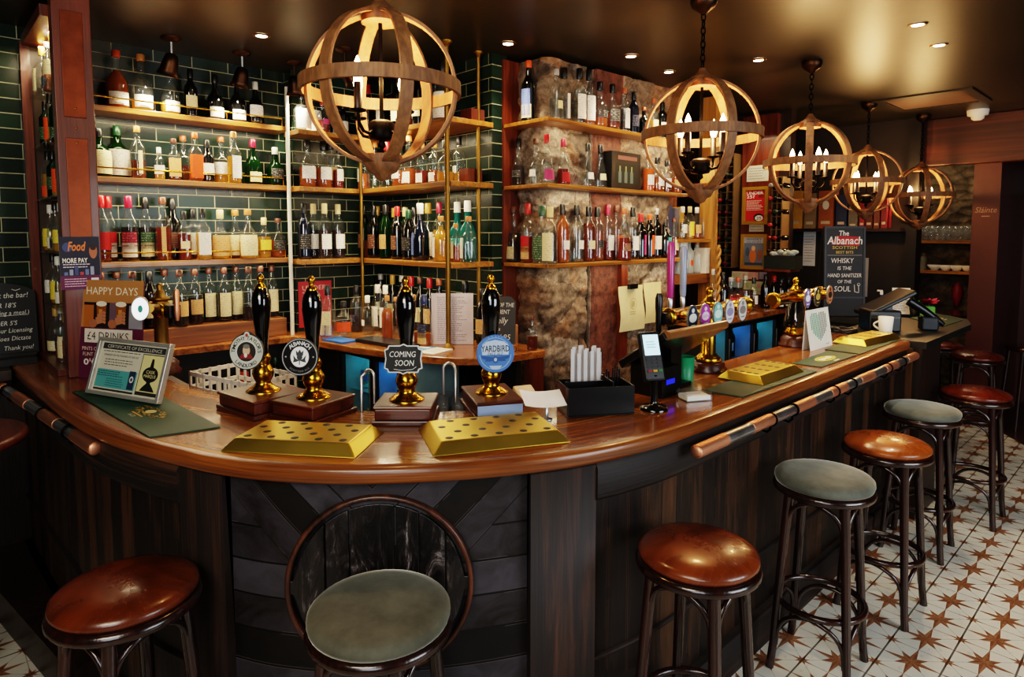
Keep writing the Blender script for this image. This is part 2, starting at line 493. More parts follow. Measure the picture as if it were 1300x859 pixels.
def cloudy(name, a, b, scale=1.5, rough=.5, spec=.5):
    t = NT(name); n = t.noise(t.coord(), scale, 6, .6); n2 = t.noise(t.coord(), scale * 9, 4)
    return t.bsdf(t.mix(t.m2('MULTIPLY_ADD', n2, .35, t.m2('MULTIPLY_ADD', n, 1.2, -.25)), rgba(a), rgba(b)), rough, 0, spec, bump=n2, bstr=.05)
CEIL = cloudy('dark_olive_ceiling', '#1a160c', '#2f2817', 1.2, .38)
WALLRED = cloudy('oxblood_paint', '#38130a', '#4d1c0f', .8, .45)
WALLDK = cloudy('dark_wall', '#120d0a', '#241a14', 1.2, .6)
RUBBLE = NT('rubble_wall')
_v = RUBBLE.n('TexVoronoi'); RUBBLE.set(_v.inputs['Vector'], RUBBLE.coord('Object', (1, 1, 1.4))); _v.inputs['Scale'].default_value = 9
_n = RUBBLE.noise(RUBBLE.coord(), 9, 6, .7)
RUBBLE = RUBBLE.bsdf(RUBBLE.mix(.45, RUBBLE.ramp(_n, [(.3, '#1d1712'), (.5, '#5a4c3c'), (.75, '#a08c6c')]), RUBBLE.ramp(_v.outputs[0], [(0, '#7a6a54'), (.5, '#4e4030'), (.8, '#120d09')])), .8, bump=_v.outputs[0], bstr=-.9 if False else .9, bdist=.03)

# ------------------------------------------------------------------ room shell
RX, YF, YB = 3.2, -2.2, 8.7
def plane_struct(name, pts, m):
    mb = MB(); mb.add(pts, [tuple(range(len(pts)))]); return struct(name, mb, m)
mb = MB(); mb.bb(-4.3, YF, -.08, RX, YB, 0); struct('floor', mb, star_floor())
mb = MB(); mb.prism([(-1.5, 7.55), (-1.122, 6.994), (-.875, 6.634), (-.3, 5.8), (RX, 5.8), (RX, YB), (-2.7, YB), (-2.7, 7.55)], .0, .006); struct('floor_wood', mb, W_FLOOR)
mb = MB(); mb.bb(-4.3, YF, 2.8, RX, YB, 2.9); struct('ceiling', mb, CEIL)
mb = MB(); mb.bb(-4.3, YF, 0, -4.15, 2.6, 2.8); struct('wall_left', mb, TILE_X)
mb = MB(); mb.bb(-4.15, 1.83, 0, -4.03, 2.52, 2.8); struct('wall_pier', mb, [TILE_X]).data.materials.append(TILE_Y)
for p in bpy.data.objects['wall_pier'].data.polygons:
    if abs(p.normal.y) > .5: p.material_index = 1
mb = MB(); mb.bb(-4.15, 2.52, 0, -2.86, 2.64, 2.8); struct('wall_back', mb, TILE_Y)
mb = MB(); mb.bb(-4.3, 2.64, 0, -4.2, 5.6, 2.8); struct('wall_hidden', mb, WALLDK)
mb = MB(); mb.bb(-4.2, 5.5, 0, -2.395, 5.6, 2.8); struct('wall_far', mb, W_DARKZ)
mb = MB(); mb.bb(-3.0, 6.75, 0, -1.82, 6.85, 2.8); struct('wall_recess', mb, WALLDK)
mb = MB(); mb.bb(-1.83, 6.70, 0, -1.74, 6.86, 2.8); struct('trim_post', mb, paint('#0c0a09', .4))
mb = MB(); mb.bb(-2.7, 8.5, 0, -1.1, 8.6, 2.8); struct('wall_alcove', mb, RUBBLE)
mb = MB(); mb.bb(-2.8, 7.0, 0, -2.7, 8.6, 2.8); struct('wall_alcove_side', mb, RUBBLE)
mb = MB(); mb.bb(-1.39, 7.02, 0, -1.19, 7.3, 2.8); struct('trim_pillar', mb, WALLRED)
mb = MB(); mb.bb(-1.3, 8.3, 0, RX, 8.4, 2.8); struct('wall_right_back', mb, WALLRED)
mb = MB(); mb.bb(-1.0, 8.26, .05, -.1, 8.299, 2.2); struct('door_1', mb, cloudy('oxblood_door', '#331008', '#44170c', .8, .4), bev=.01)
mb = MB(); mb.bb(-1.3, 7.3, 0, -1.2, 8.6, 2.8); struct('wall_alcove_end', mb, WALLRED)
mb = MB(); mb.bb(-2.7, 6.92, 2.37, RX, 7.02, 2.8); struct('trim_beam', mb, W_BEAM, bev=.01)
mb = MB(); mb.bb(RX, YF, 0, RX + .1, 8.6, 2.8); struct('wall_right', mb, cloudy('cream_wall', '#8a7f6c', '#a39880', 1., .7))
mb = MB(); mb.bb(-4.3, YF - .1, 0, RX, YF, 2.8); struct('wall_front', mb, cloudy('brown_wall', '#3a2c20', '#4d3b2b', 1., .7))
mb = MB(); mb.bb(-4.149, YF, 0, -4.10, .79, 1.045); struct('trim_wainscot', mb, W_DARKZ)

# stone pier ------------------------------------------------------
def stone_wall():
    path = []                                   # (x, y, nx, ny, s)
    x0, y0, xc, y1, rr = -2.86, 2.76, -2.65, 4.02, .04
    n1 = 18
    for i in range(n1): path.append((x0 + (xc - rr - x0) * i / n1, y0, 0, -1))
    for i in range(5):
        a = -pi / 2 + pi / 2 * i / 4; path.append((xc - rr + rr * cos(a), y0 + rr + rr * sin(a), cos(a), sin(a)))
    n2 = 120
    for i in range(1, n2 + 1): path.append((xc, y0 + rr + (y1 - y0 - rr) * i / n2, 1, 0))
    nz = 210; z0, z1 = .2, 2.775
    vs, hs, cs = [], [], []
    s = 0; prev = None
    for (x, y, nx, ny) in path:
        if prev: s += hypot(x - prev[0], y - prev[1])
        prev = (x, y)
        for j in range(nz + 1):
            z = z0 + (z1 - z0) * j / nz
            jamb = 3.17 < y < 3.45; groove = 3.11 < y < 3.17
            wv = Vector((s * 3.4 + .35 * noise.noise((s * 4, z * 4, 3)), z * 4.6 + .35 * noise.noise((s * 4, z * 4, 9)), 2.2))
            if jamb: wv = Vector((5.5, z * 2.6, 7))
            d, pts = noise.voronoi(wv)
            e = min((d[1] - d[0]) * 2.4, 1)
            fr = noise.fractal((s * 9, z * 9, 1.5), .8, 2.1, 5)
            rg = noise.ridged_multi_fractal((s * 5 + fr * .3, z * 9, 4), .8, 2.1, 6, 1., 2.) * .5
            h = .022 * e ** .4 + .016 * fr + .034 * rg + .02 * noise.noise((s * 1.6, z * 1.9, 8))
            if jamb: h = .02 + .02 * e ** .5 + .006 * fr
            if groove: h = -.03
            vs.append((x + nx * h, y + ny * h, z)); hs.append(max(0, min(1, h / .085)))
            cs.append((noise.cell(pts[0] * 3.7) if not jamb else 5.))
    m = nz + 1; fs = [(i * m + j, (i + 1) * m + j, (i + 1) * m + j + 1, i * m + j + 1) for i in range(len(path) - 1) for j in range(nz)]
    me = bpy.data.meshes.new('stone'); me.from_pydata(vs, [], fs)
    me.attributes.new('h', 'FLOAT', 'POINT').data.foreach_set('value', hs)
    me.attributes.new('cell', 'FLOAT', 'POINT').data.foreach_set('value', cs)
    for p in me.polygons: p.use_smooth = True
    t = NT('pier_stone')
    ah = t.n('Attribute', attribute_name='h').outputs['Fac']; ac = t.n('Attribute', attribute_name='cell').outputs['Fac']
    n = t.noise(t.coord(), 22, 10, .78); n2 = t.noise(t.coord(), 3.6, 5, .6)
    c1 = t.ramp(t.m2('MULTIPLY_ADD', n2, .6, t.m2('MULTIPLY', t.m2('FRACT', ac), .6)), [(.25, '#5c4a3c'), (.45, '#988572'), (.6, '#9c7656'), (.75, '#b5a594')])
    c1 = t.mix(t.m2('GREATER_THAN', ac, 3.), c1, rgba('#7e4a38'))
    c2 = t.mix(t.ramp(n, [(.35, (0, 0, 0)), (.65, (1, 1, 1))]), t.mix(1., c1, rgba('#6a5c52'), 'MULTIPLY'), c1)
    c3 = t.mix(t.ramp(ah, [(.02, (0, 0, 0)), (.22, (1, 1, 1))]), rgba('#2a1d13'), c2)
    t.bsdf(c3, .62, 0, .4, bump=n, bstr=.9, bdist=.015)
    o = bpy.data.objects.new('wall_stone_pier', me); COL.objects.link(o); me.materials.append(t.m); o['kind'] = 'structure'
stone_wall()
mb = MB(); mb.bb(-2.93, 2.56, .2, -2.865, 2.64, 2.775); struct('trim_upright', mb, W_RED, bev=.004)
mb = MB(); mb.bb(-2.865, 2.60, .2, -2.845, 2.86, 2.775); struct('trim_side_panel', mb, W_RED)

# ------------------------------------------------------------------ bar counter
OUT = [(-4.15, .325), (-3.79, .338), (-3.2, .364), (-2.756, .392), (-2.45, .435), (-2.222, .493), (-2.05, .552), (-1.9, .612), (-1.75, .70), (-1.576, .85), (-1.4, 1.075), (-1.275, 1.303), (-1.205, 1.49), (-1.162, 1.70), (-1.148, 1.91), (-1.143, 2.3), (-1.143, 2.7), (-1.143, 3.5), (-1.143, 4.37)]
INN = [(-4.15, .80), (-3.4, .80), (-2.95, .82), (-2.65, .90), (-2.4, .99), (-2.13, 1.13), (-1.95, 1.27), (-1.80, 1.46), (-1.69, 1.75), (-1.63, 2.1), (-1.61, 2.5), (-1.61, 3.3), (-1.61, 4.37)]
def catmull(P, per=14):
    out = []
    for i in range(len(P) - 1):
        p0, p1, p2, p3 = Vector(P[max(i - 1, 0)]), Vector(P[i]), Vector(P[i + 1]), Vector(P[min(i + 2, len(P) - 1)])
        for k in range(per):
            t = k / per
            out.append(.5 * ((2 * p1) + (p2 - p0) * t + (2 * p0 - 5 * p1 + 4 * p2 - p3) * t * t + (3 * p1 - p0 - 3 * p2 + p3) * t ** 3))
    out.append(Vector(P[-1])); return out
def resample(P, n):
    L = [0]
    for a, b in zip(P[:-1], P[1:]): L.append(L[-1] + (b - a).length)
    out = []; j = 0
    for i in range(n):
        d = L[-1] * i / (n - 1)
        while j < len(P) - 2 and L[j + 1] < d: j += 1
        t = (d - L[j]) / max(L[j + 1] - L[j], 1e-9); out.append(P[j].lerp(P[j + 1], min(max(t, 0), 1)))
    return out
NB = 170
BO = resample(catmull(OUT), NB); BI = resample(catmull(INN), NB)
def tangents(P): return [(P[min(i + 1, len(P) - 1)] - P[max(i - 1, 0)]).normalized() for i in range(len(P))]
BT = tangents(BO); BN = [Vector((t.y, -t.x)) for t in BT]
BL = [0]
for a, b in zip(BO[:-1], BO[1:]): BL.append(BL[-1] + (b - a).length)
def near(x, y): return min(range(NB), key=lambda i: (BO[i] - Vector((x, y))).length)
def strip(mb, i0, i1, rows, smooth=True, closed_ends=True):
    "surface along the outer edge: rows of (offset outwards, z)"
    m = len(rows); vs = []; uv = []
    for i in range(i0, i1 + 1):
        acc = 0
        for k, (d, z) in enumerate(rows):
            q = BO[i] + BN[i] * d; vs.append((q.x, q.y, z)); uv.append((BL[i], z + d))
    fs = [(a * m + k, (a + 1) * m + k, (a + 1) * m + k + 1, a * m + k + 1) for a in range(i1 - i0) for k in range(m - 1)]
    mb.add(vs, fs, smooth, uv)
    if closed_ends:
        mb.add(vs[:m], [tuple(range(m))], False, uv[:m]); mb.add(vs[-m:], [tuple(range(m - 1, -1, -1))], False, uv[-m:])
bar = thing('bar_counter', 'long curved wooden bar counter with glossy top and dark panelled front', 'bar counter', (-1.9, .95, 0))
def bpart(name, mb, mats, label=None, bev=None):
    o = part(name, mb, mats, bar, label, bev); o.matrix_parent_inverse = Matrix.Translation((1.9, -.95, 0)); return o
TOPZ = 1.10
mb = MB(); vs, uv, fs = [], [], []
M = 8
for i in range(NB):
    e = BO[i] - BN[i] * .03
    for k in range(M + 1):
        q = e.lerp(BI[i], k / M); vs.append((q.x, q.y, TOPZ)); uv.append((BL[i], k / M * .45))
for i in range(NB - 1):
    for k in range(M): fs.append((i * (M + 1) + k, (i + 1) * (M + 1) + k, (i + 1) * (M + 1) + k + 1, i * (M + 1) + k + 1))
mb.add(vs, fs, True, uv)
vs, uv = [], []
for i in range(NB):
    for z in (TOPZ, 1.045): vs.append((BI[i].x, BI[i].y, z)); uv.append((BL[i], z))
mb.add(vs, [(2 * i, 2 * i + 1, 2 * i + 3, 2 * i + 2) for i in range(NB - 1)], True, uv)
vs = [(p.x, p.y, 1.045) for p in BI] + [((b - n * .06).x, (b - n * .06).y, 1.045) for b, n in zip(BO, BN)]
mb.add(vs, [(i, i + 1, NB + i + 1, NB + i) for i in range(NB - 1)], False, [(0, 0)] * len(vs))
bpart('bar_top', mb, W_BAR)
mb = MB(); strip(mb, 0, NB - 1, [(-.06, 1.05), (-.008, 1.05), (-.002, 1.053), (.001, 1.06), (.001, 1.088), (-.003, 1.095), (-.010, 1.099), (-.03, TOPZ)]); bpart('bar_nosing', mb, W_LIP, 'rounded polished edge moulding')
iLp0, iLp1 = near(-2.07, .55), near(-1.905, .612)
iRp0, iRp1 = near(-1.275, 1.303), near(-1.19, 1.50)
for a, b in ((0, iLp0), (iRp1, NB - 1)):
    mb = MB(); strip(mb, a, b, [(-.05, .93), (-.012, .93), (-.010, .94), (-.010, 1.03), (-.02, 1.045)]); bpart('fascia_board', mb, W_DARK)
for a, b in ((iLp0, iLp1), (iRp0, iRp1)):
    mb = MB(); strip(mb, a, b, [(-.07, .0), (-.022, .0), (-.018, .01), (-.018, 1.04), (-.03, 1.045)]); bpart('front_post', mb, W_POST, 'dark upright timber post')

def board_mat(name, chevron):
    t = NT(name)
    tc = t.n('TexCoord'); sp = t.n('SeparateXYZ'); t.t.links.new(tc.outputs['UV'], sp.inputs[0])
    u, z = sp.outputs[0], sp.outputs[1]
    if chevron:
        uc = (BL[iLp1] + BL[iRp0]) / 2
        au = t.m2('ABSOLUTE', t.m2('SUBTRACT', u, uc))
        d = t.m2('SUBTRACT', z, t.m2('MULTIPLY', au, .95)); hz = t.m2('LESS_THAN', d, .50)
        q = t.m2('ADD', t.m2('MULTIPLY', hz, t.m2('DIVIDE', z, .105)), t.m2('MULTIPLY', t.m2('SUBTRACT', 1., hz), t.m2('DIVIDE', t.m2('SUBTRACT', d, .5), .118)))
    else:
        q = t.m2('DIVIDE', u, .088)
    n0 = t.noise(t.coord('UV', (4, 4, 1)), 1, 3)
    fr = t.m2('ABSOLUTE', t.m2('SUBTRACT', t.m2('FRACT', t.m2('ADD', q, 20.)), .5))
    seam = t.m2('GREATER_THAN', fr, .472); edge = t.m2('MULTIPLY', t.m2('GREATER_THAN', fr, .452), t.m2('GREATER_THAN', n0, .5))
    cid = t.m2('FLOOR', q); wn = t.n('TexWhiteNoise', noise_dimensions='1D'); t.set(wn.inputs['W'], cid)
    n = t.noise(t.coord('UV', (40, 3, 1) if not chevron else (7, 9, 1)), 1, 6, .65, .8)
    n2 = t.noise(t.coord('UV', (3, 3, 1)), 1, 4, .6)
    col = t.ramp(t.m2('MULTIPLY_ADD', wn.outputs[0], .5 if chevron else .34, t.m2('MULTIPLY', n, .65 if chevron else .8)), [(.25, '#060403'), (.5, '#150e0a' if chevron else '#1c110b'), (.85, '#3d3a40' if chevron else '#54361f')])
    col = t.mix(t.m2('MULTIPLY', edge, .5), col, rgba('#56504e' if chevron else '#6a4428'))  # pale seam edges: highlights painted into the board colour
    col = t.mix(seam, col, rgba('#020202'))
    ht = t.m2('SUBTRACT', t.m2('MULTIPLY', n, .25), seam)
    return t.bsdf(col, t.m2('MULTIPLY_ADD', n2, .3, .34), 0, .4, .0, bump=ht, bstr=.6, bdist=.005)
CHEV = board_mat('chevron_boards', True); TG = board_mat('upright_boards', False)
mb = MB(); strip(mb, iLp1, iRp0, [(-.05, .0), (-.05, 1.045)], closed_ends=False); bpart('chevron_panel', mb, CHEV, 'dark boards laid in a chevron')
for a, b in ((0, iLp0), (iRp1, NB - 1)):
    mb = MB(); strip(mb, a, b, [(-.055, .0), (-.055, 1.0)], closed_ends=False); bpart('board_panel', mb, TG, 'dark upright tongue and groove boards')
    mb = MB(); strip(mb, a, b, [(-.06, .15), (-.024, .15), (-.02, .145), (-.02, .0)]); bpart('plinth', mb, W_DARK)
    mb = MB(); strip(mb, a, b, [(-.06, .40), (-.042, .397), (-.042, .387), (-.06, .385)]); bpart('skirting_bead', mb, W_DARK)
mb = MB(); mb.bb(-1.61, 4.33, 0, -1.15, 4.37, 1.045); bpart('end_panel', mb, W_DARKZ)
mb = MB(); mb.bb(-1.19, 4.335, 0, -1.125, 4.375, 1.06); bpart('end_post', mb, wood('end_post_wood', '#2e1a0c', '#6a4422', 'z', .4), 'lighter brown corner post')
vs = [(p.x, p.y, z) for p in BI for z in (0, 1.045)]
mb = MB(); mb.add(vs, [(2 * i, 2 * i + 1, 2 * i + 3, 2 * i + 2) for i in range(NB - 1)]); bpart('inner_panel', mb, paint('#0b0908', .6))

# cask head on the bar front
ic = near(*onZ(480, 600, 1.05)[:2]); q = BO[ic] - BN[ic] * .066; ang = atan2(BN[ic].y, BN[ic].x) + pi / 2
cask = thing('cask_head', 'worn round cask end of upright boards mounted on the curved bar front', 'cask end', (q.x, q.y, .735), ang)
def worn():
    t = NT('worn_cask_boards'); v = t.coord('Object', (16, 1, 5)); n = t.noise(v, 1.2, 7, .75, 1.6)
    n2 = t.noise(t.coord('Object', (5, 1, 4)), 1.3, 6, .7, 1.)
    col = t.ramp(n, [(.35, '#040404'), (.5, '#120d0b'), (.58, '#2e2624'), (.70, '#8a8280')])
    col = t.mix(t.ramp(n2, [(.5, (0, 0, 0)), (.62, (1, 1, 1))]), col, rgba('#0a0707'))
    return t.bsdf(col, t.m2('MULTIPLY_ADD', n, .5, .1), 0, .5, .2, bump=n, bstr=.6, bdist=.006)
WORN = worn(); RC = .262
cuts = [-.262, -.155, -.085, .045, .115, .19, .262]
for a, b in zip(cuts[:-1], cuts[1:]):
    a += .0025; b -= .0025; n = 9
    top = [(a + (b - a) * k / n) for k in range(n + 1)]
    rr = RC - .02
    f = lambda x: sqrt(max(rr * rr - x * x, .0004))
    pts = [(x, f(x)) for x in top] + [(x, -f(x)) for x in reversed(top)]
    mb = MB(); mb.M = Matrix.Rotation(pi / 2, 4, 'X'); mb.prism(pts, .0, .022); part('stave', mb, WORN, cask, bev=.002)
mb = MB(); P = [(RC * cos(2 * pi * k / 64), 0, RC * sin(2 * pi * k / 64)) for k in range(64)]
fr = [((cos(2 * pi * k / 64), 0, sin(2 * pi * k / 64)), (0, 1, 0)) for k in range(64)]
mb.sweep(P, fr, [(-.007, 0), (-.007, -.026), (-.003, -.031), (.004, -.031), (.008, -.026), (.008, 0)], True, True)
part('hoop_rim', mb, wood('cask_rim', '#0d0705', '#6a3a20', 'z', .4, .1, across=5, along=3), cask, 'brown bent rim')

mb = MB(); mb.prism([(-4.10, .10), (-3.62, .20), (-3.0, .30), (-2.72, .345), (-2.75, .42), (-4.10, .40)], 0, .15); bpart('footstep', mb, W_DARKZ, 'low dark step along the left end')
# hand rails ------------------------------------------------------
def rail(label, A, B, nsec, braced):
    A, B = Vector(A), Vector(B); d = B - A; L = d.length
    t = thing('hand_rail', label, 'rail', A, atan2(d.y, d.x))
    step = L / nsec; r = .0235
    for i in range(nsec):
        mb = MB(); cop = i % 2 == 0
        x0, x1 = (i + (0 if cop else .0)) * step, (i + 1) * step
        mb.tube([(x0, 0, 0), (x1, 0, 0)], r if cop else r * .93, 14)
        if i in (0, nsec - 1): mb.sphere((0 if i == 0 else L, 0, 0), r, 12, (.4, 1, 1))
        part('copper_section' if cop else 'steel_section', mb, COPPER if cop else STEEL, t)
    for x in braced:
        mb = MB(); mb.tube([(x, .05, -.02), (x, .04, -.05), (x, .015, -.055), (x, .0, -.04), (x, 0, -.02)], .005, 8)
        mb.tube([(x, .0255 * cos(a), .0255 * sin(a)) for a in [k * pi / 6 for k in range(12)]], .004, 6, True)
        part('bracket', mb, BLACKM, t)
rail('copper and steel hand rail along the right side of the bar', (-1.105, 1.885, 1.02), (-1.105, 4.34, 1.02), 13, (.55, .75, 1.2, 1.42, 1.95, 2.2))
pA = onZ(4, 491, 1.02); pB = onZ(121, 569, 1.02)
rail('copper and steel hand rail along the dark left end of the bar', (pA.x - .15, pA.y - .02, 1.02), tuple(pB), 7, (.25, .85, 1.2))

# ------------------------------------------------------------------ back bar
ZL = [2.42, 2.05, 1.595]; ZM = [2.395, 2.043, 1.583]; ZS = [2.395, 2.03, 1.575]
LV = ['top', 'middle', 'bottom']
for z, n in zip(ZL, LV):
    mb = MB(); mb.bb(-4.149, .665, z - .03, -3.95, 1.77, z)
    t = thing('wall_shelf', f'{n} oak shelf on the green tiled wall, with a thin brass gallery rail', 'shelf', (-4.05, .665, z - .03))
    def sp(name, mb, m, lab=None):
        o = part(name, mb, m, t, lab, bev=.003 if name == 'shelf_board' else None); o.matrix_parent_inverse = Matrix.Translation((4.05, -.665, -(z - .03))); return o
    sp('shelf_board', mb, W_SHELF_Y)
    mb = MB(); mb.tube([(-3.966, .70, z), (-3.966, .70, z + .048), (-3.966, 1.735, z + .048), (-3.966, 1.735, z)], .0042, 8)
    for y in (1.05, 1.4): mb.tube([(-3.966, y, z), (-3.966, y, z + .046)], .0035, 6)
    sp('gallery_rail', mb, BRASS)
for z, n in zip(ZM, LV):
    mb = MB(); mb.prism([(-4.029, 1.835), (-4.029, 1.775), (-3.82, 1.775), (-3.82, 2.2), (-2.84, 2.2), (-2.84, 2.515), (-4.029, 2.515)], z - .03, z)
    solo('corner_shelf', mb, W_SHELF_X, f'{n} oak shelf wrapping the tiled corner bay beside the brass posts', 'shelf', bev=.003)
for z, n in zip(ZS, LV):
    mb = MB(); mb.prism([(-2.86, 2.6), (-2.48, 2.6), (-2.48, 4.04), (-2.64, 4.04), (-2.64, 2.75), (-2.86, 2.75)], z - .022, z)
    solo('stone_shelf', mb, W_SHELF_Y, f'{n} brass-edged shelf wrapping the corner of the rough stone pier', 'shelf', bev=.003)
# counter tops
mb = MB(); mb.prism([(-4.149, .67), (-3.90, .67), (-3.875, 1.74), (-3.62, 1.766), (-3.3, 1.81), (-3.015, 1.885), (-2.78, 1.945), (-2.62, 2.03), (-2.52, 2.14), (-2.465, 2.3), (-2.445, 2.55), (-2.58, 2.56), (-2.58, 2.6), (-2.84, 2.6), (-2.84, 2.515), (-4.025, 2.515), (-4.025, 1.825), (-4.149, 1.825)], 1.06, 1.1)
bc = thing('back_counter', 'curved oak back counter under the shelves, with dark base', 'counter', (-3.4, 2.2, 0))
def bcp(name, mb, m, bev=None):
    o = part(name, mb, m, bc, None, bev); o.matrix_parent_inverse = Matrix.Translation((3.4, -2.2, 0)); return o
bcp('worktop', mb, W_COUNTER, .006)
DKB = paint('#0c0a08', .6)
mb = MB(); mb.bb(-4.149, .67, .0, -4.05, 1.74, 1.06); mb.bb(-4.05, 1.74, 0, -3.9, 1.76, 1.06); mb.bb(-4.05, .67, .0, -3.92, 1.74, .74); bcp('base_cabinet', mb, DKB)
mb = MB(); mb.bb(-4.05, .68, .74, -3.93, 1.73, .75); bcp('shelf_mat', mb, paint('#1f7a33', .6))
mb = MB(); mb.bb(-4.02, 2.47, 0, -2.6, 2.51, 1.06); mb.bb(-3.98, 1.9, 0, -3.62, 2.4, 1.06); bcp('base_back', mb, DKB)
mb = MB(); mb.bb(-2.50, 2.44, 0, -2.46, 2.55, 1.06); bcp('end_leg', mb, W_RED)
mb = MB(); mb.prism([(-3.02, 2.02), (-2.75, 2.08), (-2.6, 2.18), (-2.52, 2.35), (-2.51, 2.47), (-3.02, 2.47)], .70, .72); bcp('lower_shelf', mb, paint('#1c2a14', .6))
mb = MB(); mb.bb(-3.05, 1.99, 0, -3.03, 2.47, 1.06); bcp('divider', mb, DKB)
# riser
mb = MB(); mb.bb(-4.148, .70, 1.1, -3.955, 1.73, 1.212); solo('riser_box', mb, W_RISER, 'long oak riser box on the back counter under the tiled wall shelves', 'riser', bev=.004)

def pole(P, z0, z1, r, m, label, flange=True):
    mb = MB(); mb.tube([(0, 0, 0), (0, 0, z1 - z0)], r, 14)
    t = thing('shelf_post', label, 'post', (P[0], P[1], z0)); part('tube', mb, m, t)
    if flange:
        mb = MB(); mb.lathe([(r * 2.6, 0), (r * 2.6, .006), (r * 1.4, .014), (r * 1.2, .03), (r, .03)], 18); part('flange', mb, m, t)
        mb = MB(); h = z1 - z0; mb.lathe([(r, h - .03), (r * 1.2, h - .03), (r * 1.4, h - .014), (r * 2.6, h - .006), (r * 2.6, h)], 18); part('flange', mb, m, t)
pole((-3.925, 1.752), 1.101, 2.66, .012, paint('#d9d3c4', .35), 'white pipe running up the corner beside the tiled wall shelves', False)
pole((-3.80, 2.19), 1.101, 2.37, .011, BRASS_D, 'thin brass post in the tiled corner at left end of the corner bay', False)
pole((-2.855, 2.185), 1.101, 2.798, .0135, BRASS_D, 'front brass post at the outer corner of the corner bay shelves')
pole((-2.90, 2.45), 1.101, 2.798, .012, BRASS_D, 'rear brass post beside the green tiles at the end of the corner bay')

# tall bottle cabinet at the left end ------------------------------
gx0 = -4.125
cab = thing('bottle_cabinet', 'tall narrow wooden bottle cabinet with copper strips at left end of the bar', 'cabinet', (-3.46, .56, 1.1))
def cp(name, mb, m, lab=None, bev=None):
    o = part(name, mb, m, cab, lab, bev); o.matrix_parent_inverse = Matrix.Translation((3.46, -.56, -1.1)); return o
mb = MB(); mb.bb(-3.50, .485, 1.101, -3.42, .63, 2.798); cp('corner_post', mb, W_RED, None, .004)
for z0, z1 in ((2.26, 2.72), (1.66, 2.17)):
    mb = MB(); mb.bb(-3.4195, .515, z0, -3.414, .598, z1); cp('copper_strip', mb, COPPER_H, 'beaten copper strip', .002)
mb = MB()
for z in (2.215, 2.3, 2.15): mb.sphere((-3.416, .556, z), .006, 8)
cp('stud', mb, BRASS)
mb = MB(); mb.bb(gx0 - .02, .445, 1.12, gx0 + .012, .485, 2.72); cp('side_plank', mb, W_RED)
mb = MB(); mb.bb(gx0 - .02, .455, 2.70, -3.5, .635, 2.75); cp('top_board', mb, W_RED)
mb = MB(); mb.bb(gx0 - .02, .455, 1.101, -3.5, .635, 1.13); cp('bottom_board', mb, W_RED)
mb = MB(); mb.bb(gx0 + .012, .585, 1.13, -3.5, .595, 2.70); mb.bb(gx0 - .02, .485, 1.13, gx0 - .01, .595, 2.70); cp('back_board', mb, paint('#3a2616', .4))
GZ = [1.13, 1.40, 1.66, 1.92, 2.18, 2.44]
for z in GZ[1:]:
    mb = MB(); mb.bb(gx0 + .012, .475, z - .006, -3.5, .584, z); cp('glass_shelf', mb, GLASS)

# ------------------------------------------------------------------ bottles
PROF = {
 'std':  [(.033, 0), (.0375, .004), (.038, .02), (.038, .170), (.035, .188), (.024, .208), (.0155, .226), (.0140, .262)],
 'bord': [(.033, 0), (.0375, .004), (.038, .02), (.038, .185), (.036, .198), (.026, .212), (.0165, .226), (.0140, .262)],
 'wine': [(.033, 0), (.037, .004), (.0375, .02), (.0375, .180), (.032, .202), (.021, .222), (.0150, .240), (.0140, .262)],
 'jug':  [(.042, 0), (.049, .005), (.051, .03), (.051, .115), (.047, .145), (.034, .172), (.021, .190), (.0165, .215), (.0155, .262)],
 'squat':[(.046, 0), (.054, .005), (.056, .03), (.056, .135), (.052, .165), (.035, .188), (.019, .205), (.017, .262)],
 'bulb': [(.040, 0), (.046, .005), (.045, .02), (.037, .10), (.032, .145), (.024, .17), (.0175, .185), (.0205, .205), (.0205, .22), (.0145, .24), (.0140, .262)],
 'sq':   [(.030, 0), (.034, .004), (.035, .02), (.035, .175), (.032, .190), (.020, .206), (.0150, .22), (.0140, .262)],
 'flask':[(.042, 0), (.047, .004), (.048, .02), (.048, .165), (.042, .185), (.025, .205), (.0150, .22), (.0140, .262)],
}
PWR = {'sq': 6, 'flask': 5}; YS = {'flask': .55}
def rad(kind, z):
    P = PROF[kind]
    for (a, b), (c, d) in zip(P[:-1], P[1:]):
        if b <= z <= d: return a + (c - a) * (z - b) / max(d - b, 1e-6)
    return P[-1][0]
_bm = {}
def bmesh_of(key, fn):
    if key not in _bm: _bm[key] = fn().mesh('_'.join(map(str, key)))
    return _bm[key]
def m_glass(k):
    def f():
        mb = MB(); mb.lathe(PROF[k], 20, PWR.get(k, 2.), ys=YS.get(k, 1.)); return mb
    return bmesh_of(('g', k), f)
def m_liq(k, lv):
    def f():
        z1 = .262 * lv; pts = [(max(r - .003, .004), z + (.004 if z < .01 else 0)) for r, z in PROF[k] if z < z1] + [(max(rad(k, z1) - .003, .004), z1)]
        mb = MB(); mb.lathe(pts, 16, PWR.get(k, 2.), ys=YS.get(k, 1.)); return mb
    return bmesh_of(('l', k, lv), f)
def m_cap(k, h):
    def f():
        mb = MB(); r = .0165 if k in ('std', 'bord', 'wine', 'sq', 'flask', 'bulb') else .019
        mb.lathe([(r, .300 - h), (r * 1.02, .300 - h + .002), (r, .297), (r * .85, .300)], 14); return mb
    return bmesh_of(('c', k, h), f)
LABEL = {'mid': (.055, .135, 1.9), 'low': (.02, .085, 1.9), 'tall': (.03, .16, 1.6), 'small': (.07, .115, 1.2), 'strip': (.03, .16, .55), 'band': (.045, .10, 3.0), 'full': (.02, .165, 2.6)}
